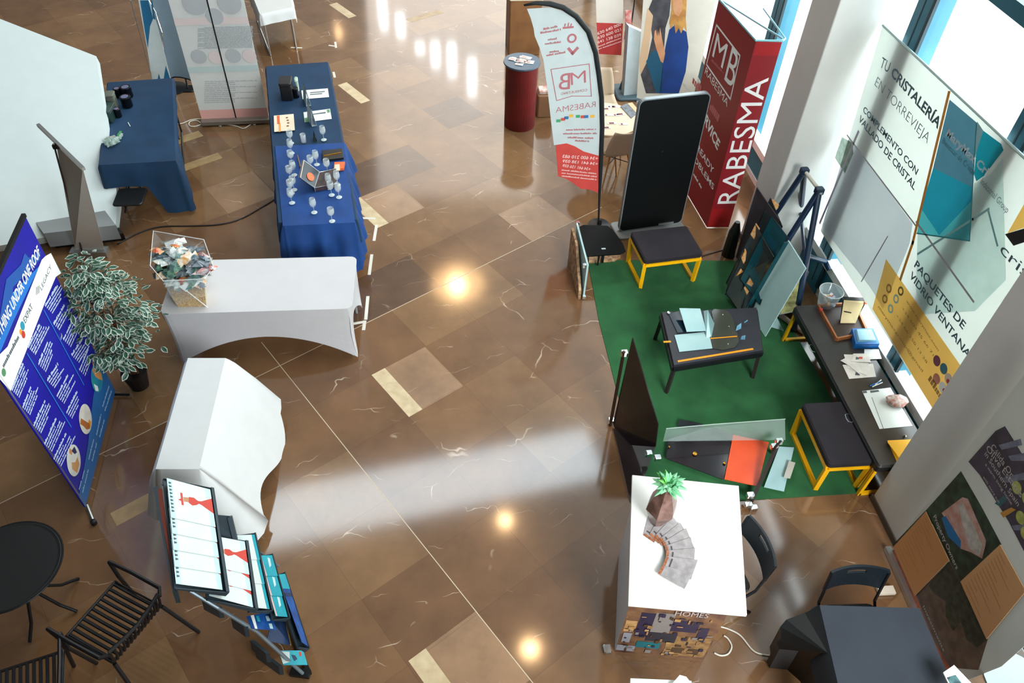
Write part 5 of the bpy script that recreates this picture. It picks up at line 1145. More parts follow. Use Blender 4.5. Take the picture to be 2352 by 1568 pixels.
for i, (px4, dz, lb) in enumerate((((1950, 870, 2012, 865, 2005, 835, 1935, 838), .0, 'lowest sheet of the paper pile behind the pens'), ((1948, 845, 1990, 862, 2000, 815, 1938, 814), .003, 'angled sheet in the paper pile behind the pens'), ((1930, 828, 1948, 838, 1975, 860, 1962, 812), .007, 'folded strip sheet lying diagonally on the paper pile'), ((1985, 826, 2025, 824, 2018, 802, 1985, 802), .006, 'crumpled white tissue beside the blue box'), ((1955, 830, 2000, 832, 1995, 812, 1960, 812), .010, 'topmost small card of the paper pile'))):
    p = [(px4[k], px4[k+1]) for k in range(0, 8, 2)]
    leaflet('paper_sheet', p, z+dz, m_pp if i != 3 else m_paper, lb, cat='paper', group='papers on the counter', prints=() if i in (2, 3) else ((m_print, [(p[0][0]*.75+p[2][0]*.25, p[0][1]*.75+p[2][1]*.25), (p[0][0]*.6+p[1][0]*.4, p[0][1]*.6+p[1][1]*.4-6), (p[0][0]*.6+p[1][0]*.4, p[0][1]*.6+p[1][1]*.4-10), (p[0][0]*.72+p[2][0]*.28, p[0][1]*.72+p[2][1]*.28-6)]), (m_redp, [(p[2][0]-22, p[2][1]+12), (p[2][0]-14, p[2][1]+12), (p[2][0]-14, p[2][1]+7), (p[2][0]-22, p[2][1]+7)])))
for i, (a_, c_) in enumerate((((1998, 886), (2022, 876)), ((2003, 888), (2027, 878)), ((2010, 883), (2024, 872)))): b = MB(); b.tube([G(*a_, z+.006), G(*c_, z+.006)], .005, 6); props(b.build('pen', m_bl if i == 0 else m_paper), ('blue pen nearest the edge of the counter', 'white pen beside the blue pen', 'white pen farther back in the pen group')[i]+', one of three', 'pen', 'pens on the counter')
leaflet('desk_pad', ((2020, 985), (2096, 978), (2045, 890), (1980, 898)), z, mat('desk_pad_paper', '#dfe6e2', .6), 'large white desk pad under the wrapped snack', cat='paper', prints=((m_print, ((1983, 903), (1992, 902), (1990, 897), (1981, 898))), (m_print, ((2000, 902), (2020, 899), (2017, 895), (1998, 897))), (m_print, ((2002, 912), (2003, 912), (2030, 985), (2029, 985)))))
crumple('wrapped_snack', G(2058, 925, z), .07, 'film wrapped sandwich on the white desk pad', 'food', mat('snack_film', '#d3c7be', .3, alpha=.9, col2='#a4553c', vs=18), (1.5, 1.1, .45), 5, ((mat('sandwich_filling', '#a8452c', .6), ((-.09, -.01, .03), (-.06, -.05, .03), (.05, -.06, .03), (.06, -.03, .035))),), amp=.08)
t = thing('folder', 'yellow folders at the near end of the counter', 'folder', G(2065, 1035, z))
for i in range(3): b = MB(); b.slab([G(*q, z+.008*i+.002) for q in ((2062+i*4, 1066-i*3), (2100, 1060), (2120, 1008+i*2), (2038, 1012+i*2))], (0, 0, .006)); b.build('cover', m_yel, t)
b = MB(); g0 = G(2078, 1002, z+.002); b.lathe([(.012, 0), (.014, .012), (.008, .02)], 12, g0); b.build('clip', m_chrome, t)
# ================================================================ BIG BANNER ON THE GLASS WALL
xB = XG-.10; yb0 = 3.0
zb = .75
P = Plane((xB, G(1885, 530, .75).y+.0, zb), (xB, 3.0, zb))
tl = P.px(2028, 58); bl = P.px(1885, 530); tr = P.px(2352, 300)
t = thing('company_banner', 'huge white glassmaker banner hung against the windows, yellow lower corner', 'banner', (xB, 5.6, .75))
W0 = (tl[0]+bl[0])/2; W1 = P.px(2352, 620)[0]+1.2; HB = (tl[1]+tr[1])/2
m_bn = mat('white_banner_vinyl', '#e2e5e0', .55, var=.02, vs=1.5, sheer=.45)
b = MB(); q = [P.pt(*tl), P.pt(W1, tr[1]-.1), P.pt(W1, -.02), P.pt(P.px(2150, 951)[0], 0), P.pt(*bl)]; b.slab(q, -P.n*.004); b.build('vinyl_sheet', m_bn, t)
b = MB(); b.tube([P.pt(tl[0], tl[1], .0), P.pt(W1, tr[1]-.1, .0)], .012, 6); b.build('hem_cord', mat('hem_pale', '#b9d2d0', .5), t)
m_lv = mat('pale_lavender_print', '#dcdfe8', .55, col2='#e6e8ec', vs=1.2, sheer=.6); m_gb = mat('hedge_print', '#7f917f', .6, col2='#a8b2a4', vs=12, sheer=.6); m_ra = mat('rail_print', '#a9a2b2', .5)
z5 = lambda pts: [(1800+x/2.8, y/2.8) for x, y in pts]
z6 = lambda pts: [(1840+x/3.0156, 480+y/3.0156) for x, y in pts]
b = MB()
b.use(m_lv).poly(P, z5(((385, 870), (440, 905), (830, 1440), (810, 1568), (640, 1568+420), (560, 1850), (240, 1450), (330, 1010))), .001)
b.use(m_gb).poly(P, z5(((375, 880), (440, 915), (450, 985), (395, 1115), (330, 1015))), .0015)
b.use(m_ra).line(P, z5(((480, 850), (235, 1430))), .035, .002)
b.use(mat('rail_line_print', '#b4b4bc', .5)).line(P, z5(((410, 870), (850, 1450))), .016, .002).line(P, z6(((800, 90), (1195, 640))), .02, .002)
b.use(m_ra).line(P, z6(((600, 190), (420, 500))), .014, .002)
b.build('fence_photo', None, t)
b = MB(); b.use(mat('teal_grey_print', '#5b8fa6', .5, sheer=.5)).poly(P, z5(((1068, 640), (1245, 790), (1215, 1205), (962, 1080))), .0015)
b.use(mat('cyan_print', '#22a2bd', .5, sheer=.5)).poly(P, z5(((962, 1080), (1215, 1205), (1210, 1290), (1000, 1512), (885, 1340))), .0012)
b.use(mat('cyan_light_print', '#5cc3cd', .5, sheer=.5)).poly(P, z5(((885, 1340), (1000, 1512), (1210, 1290), (1197, 1545), (858, 1498))), .0012)
b.use(mat('teal_blob_print', '#11a3b8', .5, sheer=.5)).poly(P, z5(((1285, 840), (1400, 925), (1415, 965), (1290, 1130), (1240, 1165), (1225, 1120), (1238, 985))), .0014)
b.use(mat('grey_wedge_print', '#7e9aa2', .5, sheer=.5)).poly(P, z5(((1245, 780), (1285, 840), (1238, 985), (1222, 1060))), .0013)
b.use(mat('pale_cyan_print', '#dff0ee', .5, sheer=.6)).poly(P, z5(((1225, 1180), (1330, 1120), (1410, 1010), (1430, 1800), (1230, 2000), (900, 2020), (850, 1870), (862, 1500), (1200, 1550))), .0008)
b.use(mat('cyan_edge_print', '#3a9aa6', .5)).line(P, z5(((1240, 800), (1197, 1548), (858, 1500))), .012, .002)
b.use(mat('cyan_edge_print2', '#8fc4c8', .5)).line(P, z6(((810, 310), (1190, 70), (1300, 0))), .02, .0015).line(P, z6(((1300, 20), (1360, 250))), .02, .0015)
b.build('glass_panes_photo', None, t)
m_oy = mat('orange_yellow_print', '#ffcb6e', .5, sheer=.55); 
b = MB(); b.use(m_oy).poly(P, z6(((590, 345), (1137, 1127), (935, 1420), (495, 690))), .002); b.build('yellow_corner', None, t)
b = MB(); b.use(mat('orange_line_print', '#f2a63f', .5)).line(P, [(2180, 214), (2097, 557), (2069, 640)], .035, .0025); b.build('orange_line', None, t)
b = MB(); b.use(m_oy).poly(P, z5(((1440, 1500), (1560, 1290), (1620, 1440), (1425, 1505))), .0022); b.use(mat('black_wedge_print', '#1c1a20', .5)).poly(P, z5(((1425, 1505), (1560, 1465), (1600, 1540), (1480, 1580))), .0026); b.build('corner_logo', None, t)
m_lt = mat('slate_lettering', '#56717b', .6); m_lt2 = mat('slate_lettering_light', '#80949a', .6); m_ye = mat('ochre_lettering', '#b98a3c', .6)
b = MB()
b.use(m_lt).text('TU', P, (2021, 153), (2040, 167), (2027, 128), .003, .0).text('CRISTALERÍA', P, (2046, 172), (2155, 296), (2053, 150), .003, .03)
b.build('lettering', None, t)
b = MB(); b.use(m_lt2).text('EN TORREVIEJA', P, (2009, 195), (2130, 330), (2014, 171), .003, -.012); b.build('lettering', None, t)
b = MB(); b.use(m_lt).text('COMPLEMENTO CON', P, (1982, 255), (2105, 402), (1986, 241), .003, .02).text('VALLADO DE CRISTAL', P, (1972, 277), (2100, 437), (1977, 262), .003, .02); b.build('lettering', None, t)
b = MB(); b.use(m_lt).text('PAQUETES DE', P, (2100, 611), (2212, 757), (2105, 593), .003, .02).text('VIDRIO VENTANAS', P, (2089, 635), (2231, 835), (2094, 618), .003, .02); b.build('lettering', None, t)
b = MB(); b.use(mat('backlit_lettering', '#ffffff', .5, sheer=.5)).text('MaryMax Cri', P, (2173, 311), (2266, 404), (2181, 294), .004, .035); b.build('lettering', None, t)
b = MB(); b.use(mat('teal_lettering', '#39707e', .6)).text('Bienestar de Cristal', P, (2164, 327), (2236, 402), .05, .004).use(m_lt2).text('Industrial Group', P, (2252, 420), (2313, 490), .055, .004); b.build('lettering', None, t)
b = MB(); b.use(m_lt).text('cristalerias', P, (2296, 577), (2500, 800), (2304, 549), .003, .0); b.build('lettering', None, t)
b = MB(); b.use(m_ye)
for s_, a_, c_, u_ in (('www.marymax.com', (730, 640), (950, 985), (738, 625)), ('+34 604 45 66 71', (700, 690), (915, 1020), (708, 675)), ('+34 66 250 13 28', (660, 740), (870, 1070), (668, 725)), ('marymaxgroup@gmail', (535, 680), (840, 1130), (543, 664))):
    b.text(s_, P, *z6((a_, c_, u_)), .003)
b.dashes(P, *z6(((880, 1180), (985, 1350))), .06, 5, .003)
b.build('contact_lettering', None, t)
b = MB()
for (x, y), m_ in (((610, 550), m_ye), ((692, 568), mat('olive_dot', '#96803e', .5)), ((660, 622), mat('mint_dot', '#bfe0cf', .5)), ((582, 622), m_ye), ((622, 690), mat('mint_dot', '#bfe0cf', .5))): b = MB(); b.use(m_).ring(P, z6(((x, y),))[0], .045, .02, .003); b.build('badge', None, t)
for (x, y), m_ in (((942, 1050), mat('flag_purple', '#8e4a5c', .5)), ((990, 1105), mat('flag_teal', '#3f7f92', .5)), ((940, 1175), mat('flag_rose', '#d98a72', .5)), ((1022, 1175), mat('flag_white_red', '#e8d2c6', .5)), ((982, 1235), m_wprint), ((1060, 1225), mat('flag_teal', '#3f7f92', .5)), ((1025, 1280), mat('flag_teal', '#3f7f92', .5))): b = MB(); b.use(m_).disc(P, z6(((x, y),))[0], .05, .003, 16); b.build('badge', None, t)
b = MB()
b.use(m_redp).disc(P, z6(((1020, 1192),))[0], .022, .0035, 12).disc(P, z6(((992, 1255),))[0], .02, .0035, 12)
b.build('badge_dot', None, t)
# ================================================================ PROPERTY BANNER, lower right
t = thing('property_banner', 'property banner with aerial photographs and two tan sheets, lower right corner', 'banner', G(2095, 1391))
P = Plane(G(2043, 1268), G(2166, 1550)); w1 = P.w
b = MB(); q = [P.pt(0, .04), P.pt(w1+.15, .04), P.hit(2352, 1440), P.hit(2352, 1200), P.hit(2352, 900), P.pt(0, 2.6)]
q = [P.pt(0, .03), P.pt(w1+.1, .03), P.hit(2250, 1550), P.hit(2300, 1530), P.hit(2470, 1380), P.hit(2470, 900), P.hit(2400, 780)]
# upright left edge rises behind the column
vt = P.pt(0, 2.4); q.append(vt); b.slab(q, -P.n*.004); b.build('vinyl_sheet', mat('banner_grey_white', '#d0d1cb', .5, var=.02, sheer=.3), t)
z7 = lambda pts: [(1780+x/2.76, 1000+y/2.76) for x, y in pts]
b = MB(); m_for = mat('forest_print', '#15241c', .5, col2='#2c4a35', vs=14)
b.use(m_for).poly(P, z7(((740, 700), (965, 465), (1180, 225), (1310, 450), (1437, 690), (1182, 925), (1110, 795), (1000, 560))), .001)
b.use(mat('earth_print', '#4d4039', .5, col2='#6d5d50', vs=10)).poly(P, z7(((895, 1010), (1110, 795), (1182, 925), (1350, 1290), (1290, 1485), (1110, 1470), (1010, 1300))), .001)
b.use(mat('dark_grove_print', '#20291f', .5, col2='#3b4439', vs=20)).poly(P, z7(((975, 950), (1100, 800), (1182, 925), (1350, 1290), (1280, 1345), (1215, 1290), (1180, 1180), (1130, 1240), (1085, 1150), (1080, 1050), (1000, 990))), .0015)
b.build('photo_print', None, t)
b = MB(); b.use(mat('terrace_print', '#c9a9a0', .5, col2='#b98574', vs=14)).poly(P, z7(((1058, 490), (1190, 390), (1225, 400), (1340, 665), (1335, 700), (1315, 780), (1245, 740), (1175, 715), (1100, 560))), .002)
b.use(mat('pale_roof_print', '#cfc9c0', .5, col2='#a9aaa0', vs=18)).poly(P, z7(((1165, 440), (1195, 430), (1315, 690), (1300, 760), (1240, 720), (1190, 560))), .0025)
b.use(mat('pool_print', '#0f6ea8', .5)).poly(P, z7(((1058, 520), (1085, 510), (1182, 668), (1178, 715), (1100, 640))), .003)
b.build('villa_photo', None, t)
m_tan = mat('tan_sheet', '#c98f58', .7, var=.05, vs=2); m_tan2 = mat('tan_sheet_light', '#d3a06c', .7, var=.04, vs=2); m_tl2 = mat('faint_sheet_text', '#b37c4a', .7)
for nm, mm, pts, dt in (('tan_sheet', m_tan, ((757, 707), (965, 480), (1112, 790), (893, 1015)), (790, 720, 900, 920)), ('tan_sheet', m_tan2, ((1185, 925), (1437, 690), (1600, 985), (1350, 1290)), (1210, 930, 1340, 1180))):
    b = MB(); b.slab([P.pt(*P.px(*q), .012) for q in z7(pts)], -P.n*.003); b.build(nm, mm, t)
    b = MB(); b.use(m_tl2)
    for k in range(14):
        f = k/14; x0, y0 = pts[0][0]+(pts[1][0]-pts[0][0])*f, pts[0][1]+(pts[1][1]-pts[0][1])*f; ex, ey = pts[3][0]-pts[0][0], pts[3][1]-pts[0][1]
        f2 = .25+.6*((k*37) % 10)/10
        b.line(P, z7(((x0+ex*.1, y0+ey*.1), (x0+ex*f2*1.0, y0+ey*f2*1.0))), .005, .013)
    b.build('sheet_text', None, t)
b = MB(); b.use(mat('night_sky_print', '#2e2731', .5, col2='#4b4454', vs=6)).poly(P, z7(((1228, 165), (1400, -30), (1460, -60), (1700, 330), (1720, 900), (1579, 730), (1480, 540), (1300, 250))), .002)
b.use(mat('leaf_shapes_print', '#7f8296', .5, col2='#5d6172', vs=14))
for pg in (((1420, 60), (1560, 20), (1570, 60), (1440, 90)), ((1480, 130), (1579, 110), (1620, 160), (1500, 160)), ((1440, 270), (1600, 230), (1640, 270), (1460, 300)), ((1500, 570), (1600, 560), (1610, 600), (1520, 600))): b.poly(P, z7(pg), .0025)
b.use(mat('olive_fruit_print', '#8e9c4c', .5, col2='#b7b765', vs=20))
for c in ((1535, 330), (1560, 520), (1600, 400), (1590, 620)): b.disc(P, z7((c,))[0], .045, .003)
b.use(mat('amber_branch_print', '#c08a3a', .5)).poly(P, z7(((1430, 490), (1500, 455), (1530, 470), (1450, 520))), .003)
b.use(mat('river_print', '#2f5f66', .5)).poly(P, z7(((1395, 430), (1450, 380), (1480, 400), (1430, 450))), .003)
b.build('olive_photo', None, t)
b = MB(); b.use(mat('soft_lettering', '#bdb6b6', .5))
for s_, a_, c_, h in (('Cálida Or', (1370, 75), (1500, 270), .05), ('Olive Estates', (1340, 85), (1560, 395), .05), ('in Southern Spain', (1330, 120), (1540, 450), .042), ('a warm living home', (1335, 185), (1500, 440), .026), ('with more sun', (1320, 265), (1420, 430), .026)): b.text(s_, P, *z7((a_, c_)), h, .0035)
b.text('Property Owners', P, *z7(((1005, 515), (1150, 850))), .045, .003, .01)
b.text('Investments', P, *z7(((940, 1085), (1070, 1370))), .03, .003)
b.build('lettering', None, t)
b = MB(); b.use(mat('orange_rust_print', '#b5541d', .5, col2='#8c3a1a', vs=14)).poly(P, z7(((738, 735), (765, 712), (893, 1010), (1010, 1300), (1110, 1470), (1060, 1510), (900, 1090), (862, 1080))), .0016); b.build('rust_border', None, t)
b = MB(); b.bar(P.pt(-.03, .03, .02), P.pt(w1+.1, .03, .02), .05, .05); b.build('base_rail', m_alu, t)
b = MB(); p = P.pt(.36, .03, .12); b.bar(p-P.n*.0, p+P.n*.14, .07, .03); b.build('foot', mat('cream_foot', '#d9cfbd', .5), t)
# ================================================================ RABESMA CORNER BANNER
c0, rr0 = G(1623, 523), G(1673, 523); l0 = G(1573, 438)
t = thing('corner_banner', 'tall dark red L-shaped banner lettered with the firm name beside the totem', 'banner', c0)
m_rd = mat('dark_red_vinyl', '#8c1420', .5, var=.05, vs=2); m_rd2 = mat('bright_red_vinyl', '#a8121c', .5)
PR = Plane(c0, rr0); HR = PR.px(1725, 93)[1]; wr = PR.w
PLf = Plane(l0, c0); wl = PLf.w
wlx = PLf.px(1650, 3)[0]
lo_ = min(0, wlx)
b = MB(); b.slab([PR.pt(0, .01), PR.pt(wr*1.0, .01), PR.pt(wr*1.0, HR), PR.pt(0, HR)], -PR.n*.004); rp_ = b.build('right_panel', m_rd, t)
b = MB(); b.slab([PLf.pt(lo_, .01), PLf.pt(wl, .01), PLf.pt(wl, HR), PLf.pt(lo_, HR)], -PLf.n*.004); lp_ = b.build('left_panel', m_rd, t)
for z0_, z1_ in ((HR-.16, HR), (.02, .30)): b = MB(); b.use(m_rd2).addw([PR.pt(.01, z0_, .001), PR.pt(wr, z0_, .001), PR.pt(wr, z1_, .001), PR.pt(.01, z1_, .001)], [(0, 1, 2, 3)]); b.build('red_band', None, rp_)
b = MB(); b.use(m_wprint).text('RABESMA', PR, (1691, 467), (1766, 178), (1646, 462), .002, .0); b.build('lettering', None, rp_)
b = MB(); b.use(m_wprint)
b.line(PLf, [(1646, 57), (1700, 128), (1678, 228), (1623, 148)], .022, .002, closed=True)
b.build('logo_frame', None, lp_)
b = MB(); b.use(m_wprint).text('M', PLf, (1636, 128), (1660, 158), (1648, 70), .003, .0).text('B', PLf, (1664, 182), (1682, 205), (1683, 100), .003, .0); b.build('logo_letters', None, lp_)
b = MB(); b.use(m_wprint).text('RABESMA', PLf, (1619, 168), (1670, 246), (1623, 152), .002, -.005); b.build('lettering', None, lp_)
b = MB(); b.use(m_wprint).text('SERVICE', PLf, (1606, 257), (1648, 345), (1612, 236), .002, .03).text('ALWAYS READY', PLf, (1555, 270), (1637, 400), (1559, 258), .002, .01).text('NO PROBLEMS', PLf, (1560, 315), (1638, 437), (1563, 303), .002, .01)
b.dashes(PLf, (1583, 385), (1610, 432), .04, 3, .002).dashes(PLf, (1568, 195), (1590, 225), .05, 6, .002)
b.build('lettering', None, lp_)
b = MB(); b.use(mat('rose_lettering', '#c06068', .5)).dashes(PLf, (1590, 190), (1608, 215), .1, 8, .002).dashes(PLf, (1630, 250), (1650, 282), .09, 9, .002).dashes(PLf, (1634, 140), (1660, 168), .03, 11, .002); b.build('faint_lettering', None, lp_)
b = MB(); TLp, TCp, TRp = PLf.pt(lo_, HR), PR.pt(0, HR), PR.pt(wr, HR); bk = V((.25, .25, 0))
b.tube([TLp, TCp, TRp], .012, 6); b.tube([TLp, TRp+V((.02, .05, 0))], .010, 6); b.tube([TRp, TRp+bk*.2, mid(TLp, TRp, .5)+bk], .010, 6); b.tube([TCp, TCp+bk*.6+V((0, 0, -.1)), TCp+bk*.6-V((0, 0, 1.0))], .008, 6); b.build('frame_tube', mat('frame_pale_blue', '#8ecbd4', .3, metal=.5), t)
# ================================================================ MB FEATHER FLAG
g0 = G(1376, 518); t = thing('feather_flag', 'white feather flag with a black curved sleeve and red foot, reversed lettering', 'flag', g0)
P = Plane(g0+V((-1, -.05, 0)), g0)
zz3 = lambda pts: [(1100+x/2.903, y/2.903) for x, y in pts]
outer = zz3(((797, 1490), (803, 1330), (812, 1100), (822, 850), (818, 650), (800, 500), (778, 350), (730, 210), (650, 110), (560, 50), (470, 25), (380, 20), (300, 35)))
b = MB(); pp = [P.pt(*P.px(*q), .0) for q in outer]; b.tube([V((g0.x, g0.y, .02))]+pp, [.012, .012, .014]+[.028]*(len(pp)-4)+[.02, .01], 8); b.build('pole_sleeve', mat('black_sleeve', '#0a1416', .7), t, smooth=True)
wht = zz3(((320, 60), (480, 50), (590, 85), (670, 150), (730, 240), (770, 370), (795, 520), (812, 700), (815, 850), (806, 1040), (700, 1010), (640, 975), (585, 955), (500, 968), (480, 800), (460, 620), (430, 400), (405, 320), (372, 240), (365, 190), (345, 120)))
m_ffl = mat('flag_fabric_white', '#d5e0e0', .75, var=.03, sheer=.35)
b = MB(); b.slab([P.pt(*P.px(*q), .0) for q in wht], -P.n*.004); b.build('fabric', m_ffl, t)
rdp = zz3(((512, 968), (585, 955), (640, 975), (700, 1010), (806, 1040), (800, 1180), (795, 1285), (740, 1262), (680, 1258), (620, 1215), (580, 1190), (528, 1175)))
b = MB(); b.slab([P.pt(*P.px(*q), .002) for q in rdp], -P.n*.004); b.build('red_foot', mat('coral_red_fabric', '#c4433c', .7, var=.08), t)
m_fred = mat('muted_red_lettering', '#b06a70', .6)
b = MB(); b.use(m_fred).line(P, zz3(((480, 462), (735, 425), (750, 640), (620, 640), (518, 670))), .008, .003, closed=True); b.build('logo_frame', None, t)
b = MB(); b.use(m_fred).text('M', P, *zz3(((615, 568), (714, 550), (612, 478))), .003, -.01, mirror=True).text('B', P, *zz3(((532, 600), (606, 592), (528, 486))), .003, 0, mirror=True).text('CONSULTING', P, *zz3(((548, 632), (722, 606), (548, 615))), .003, mirror=True)
b.build('logo_letters', None, t)
b = MB(); b.use(m_fred).text('RABESMA', P, *zz3(((512, 752), (778, 712), (510, 712))), .003, -.012, mirror=True)
for (a_, c_) in (((430, 200), (520, 182)), ((410, 225), (540, 203)), ((460, 270), (520, 262)), ((440, 298), (545, 285)), ((470, 352), (530, 345)), ((450, 375), (580, 352)), ((580, 870), (780, 865)), ((560, 895), (785, 893)), ((590, 920), (760, 925)), ((640, 942), (730, 946))): b.dashes(P, *zz3((a_, c_)), .022, int(a_[1]), .003)
b.line(P, zz3(((565, 185), (625, 180))), .02, .003).line(P, zz3(((572, 172), (575, 160))), .012, .003).line(P, zz3(((595, 172), (597, 155))), .012, .003).line(P, zz3(((612, 172), (616, 160))), .012, .003)
b.ring(P, zz3(((620, 255),))[0], .05, .02, .003).line(P, zz3(((600, 325), (625, 355), (655, 322))), .03, .003)
b.build('lettering', None, t)
b = MB()
for k, (x, y) in enumerate(((530, 805), (560, 795), (583, 785), (615, 772), (660, 775), (692, 778), (715, 777), (757, 775))): b.use(mat('flag_chip_%d' % (k % 4), ('#3fa06a', '#c8503c', '#2c6fa8', '#e0b040')[k % 4], .6)).poly(P, zz3(((x-14, y-9), (x+14, y-11), (x+14, y+8), (x-14, y+10))), .003)
b.build('flag_chips', None, t)
b = MB(); b.use(mat('pale_red_lettering', '#e9c0ba', .6))
for s_, a_, c_, u_ in (('+34 600 210 683', (555, 1050), (790, 1065), (553, 1028)), ('+34 641 138 039', (555, 1080), (790, 1100), (553, 1060)), ('+34 641 156 039', (555, 1110), (740, 1135), (553, 1090))): b.text(s_, P, *zz3((a_, c_, u_)), .004, .02, mirror=True)
for k in range(3): b.dashes(P, *zz3(((550, 1135+k*20), (780, 1160+k*20))), .018, k, .004)
b.build('phone_lettering', None, t)
b = MB(); b.lathe([(.14, 0), (.14, .012), (.03, .03), (.02, .1)], 20, g0); b.build('base', m_dark, t)
# ================================================================ RED COUNTER, WOOD CABINET
ct = G(1193, 296)
e0, e1 = G(1159, 290), G(1229, 290); rc = (e1-e0).length/2; c = mid(e0, e1)+V((0, .06, 0)); hC = hgt(V((c.x, c.y, 0)), 1200, 140)
t = thing('round_counter', 'dark red cylindrical promo counter scattered with cards', 'counter', c)
b = MB(); b.lathe([(rc, 0), (rc, .95)], 36, c); b.build('body', mat('dark_red_wrap', '#741010', .5, col2='#5f0d0d', vs=3), t, smooth=False)
b = MB(); b.lathe([(rc+.03, .95), (rc+.035, .96), (rc+.03, .975), (0, .975)], 36, c); b.build('top', mat('slate_blue_top', '#40566a', .4), t)
zc = .978
for i in range(14):
    a = i*2.4; r = .035+.16*((i*7) % 14)/14; p = V((c.x+r*math.cos(a), c.y+r*math.sin(a), zc+.001*(i % 5))); s = .055 if i % 3 else .075
    b = MB(MX.Translation(p) @ MX.Rotation(-.5+.12*(i % 3), 4, 'Z')); b.use(m_paper).box((-s, -s*.5, 0), (s, s*.5, .002)); b.use(mat('card_rose', '#d59a90', .6)).box((-s*.8, -s*.3, .002), (s*(.1 if i % 2 else .5), s*.2, .0024))
    cards_lab = ['far rim', 'far left', 'far right', 'left rim', 'right rim', 'middle', 'near left', 'near right', 'near rim', 'inner left', 'inner right', 'inner far', 'inner near', 'lowest in the heap']
    props(b.build('business_card'), 'white business card on the red round counter, ' + 'one of the loose scatter', 'card', 'loose cards on the red counter')
k0_ = G(1172, 128); hW = hgt(k0_, 1170, 10)
ww4 = [G(1168, 128), G(1230, 132), G(1240, 110), G(1172, 105)]
t = thing('wooden_cabinet', 'brown wooden cabinet with a pale top behind the red round counter', 'cabinet', ww4[0]); hW = min(1.3, max(.9, hgt(ww4[0], 1172, 12)))
x0, y0, x1 = ww4[0].x, ww4[0].y, ww4[1].x+.08
b = MB(); b.rbox((x0, y0, 0), (x1, y0+.5, hW), .02); b.build('body', mat('cabinet_wood', '#8a5f36', .5, col2='#7a5230', vs=5), t)
b = MB(); b.rbox((x0-.01, y0-.01, hW), (x1+.01, y0+.51, hW+.03), .02); b.build('top', mat('cream_top', '#d9cdb4', .5), t)
b = MB(); p = V((x0+.35, y0+.15, hW+.031)); b.box((p.x-.1, p.y-.06, p.z), (p.x+.1, p.y+.1, p.z+.02)); props(b.build('paper_stack', m_paper), 'white papers on the wooden cabinet', 'paper')
c6 = G(1246, 262); b = MB(); b.rbox((c6.x-.1, c6.y-.1, 0), (c6.x+.14, c6.y+.15, .35), .03); b.use(mat('cardboard_brown', '#8d6a48', .7)); props(b.build('cardboard_box'), 'brown cardboard box between the red counter and the feather flag', 'box')
b = MB(); b.rbox((c6.x-.08, c6.y-.06, .352), (c6.x+.12, c6.y+.12, .40), .02); props(b.build('white_bag', mat('bag_white', '#d9d3cc', .6, col2='#b5705c', vs=14)), 'white printed bag on the cardboard box', 'bag')
# second red and white flag
g0 = G(1428, 210); t = thing('banner_flag', 'short white and red flag on a black pole with a round base', 'flag', g0)
b = MB(); b.lathe([(.2, 0), (.2, .03), (.05, .05), (.03, .16), (.015, .2)], 24, g0); b.build('base', mat('base_slate', '#3c4f58', .5), t)
b = MB(); hp = hgt(g0, 1434, 0); b.tube([V((g0.x, g0.y, .1)), V((g0.x, g0.y, 2.6))], .012, 8); b.build('pole', m_black, t)
P = Plane(g0+V((-1, 0, 0)), g0); b = MB(); b.slab([P.pt(*P.px(*q)) for q in ((1368, -20), (1432, -20), (1431, 54), (1370, 52))], -P.n*.004); b.build('white_cloth', mat('flag_fabric_cream', '#cfc8bd', .7), t)
b = MB(); b.slab([P.pt(*P.px(*q)) for q in ((1370, 52), (1431, 54), (1427, 127), (1376, 124))], -P.n*.004); b.build('red_cloth', mat('flag_fabric_red', '#b03230', .7, var=.1), t)
b = MB(); b.use(mat('pale_red_lettering', '#e9c0ba', .6))
for k in range(3): b.text(('630 640 000', '630 600 021', '641 138 039')[k], P, (1373, 80+k*10), (1427, 58+k*12), .045, .003, .02)
for k in range(2): b.dashes(P, (1374, 108+k*6), (1427, 88+k*8), .02, k, .003)
b.build('lettering', None, t)
b = MB(); 
for k in range(5): b.tube([P.pt(*P.px(1437+k*2.5, 22), .03), P.pt(*P.px(1436+k*3, 60), .05), P.pt(*P.px(1434+k*2.2, 88-k*4), .03)], .012, 5)
props(b.build('ribbon', mat('pink_ribbon', '#d9a8a4', .7, col2='#c05a52', vs=20)), 'pink and white ribbons hanging beside the red flag', 'ribbon')
# pale slab panel
pA, pB = G(1428, 238), G(1462, 232); t = thing('display_plinth', 'pale grey blue upright plinth panel on a dark foot behind the round table', 'plinth', pA)
P = Plane(G(1432, 226), G(1470, 222)); hP = 1.25; b = MB(); b.slab([P.pt(0, .05), P.pt(P.w, .05), P.pt(*P.px(1484, 78)), P.pt(*P.px(1444, 60))], -P.n*.12); b.build('panel', mat('plinth_pale', '#a9b6ba', .5, var=.05), t)
b = MB(); b.rbox((P.o.x-.12, P.o.y-.1, 0), (P.o.x+P.w+.1, P.o.y+.25, .05), .06); b.build('foot', mat('base_slate', '#3c4f58', .5), t)
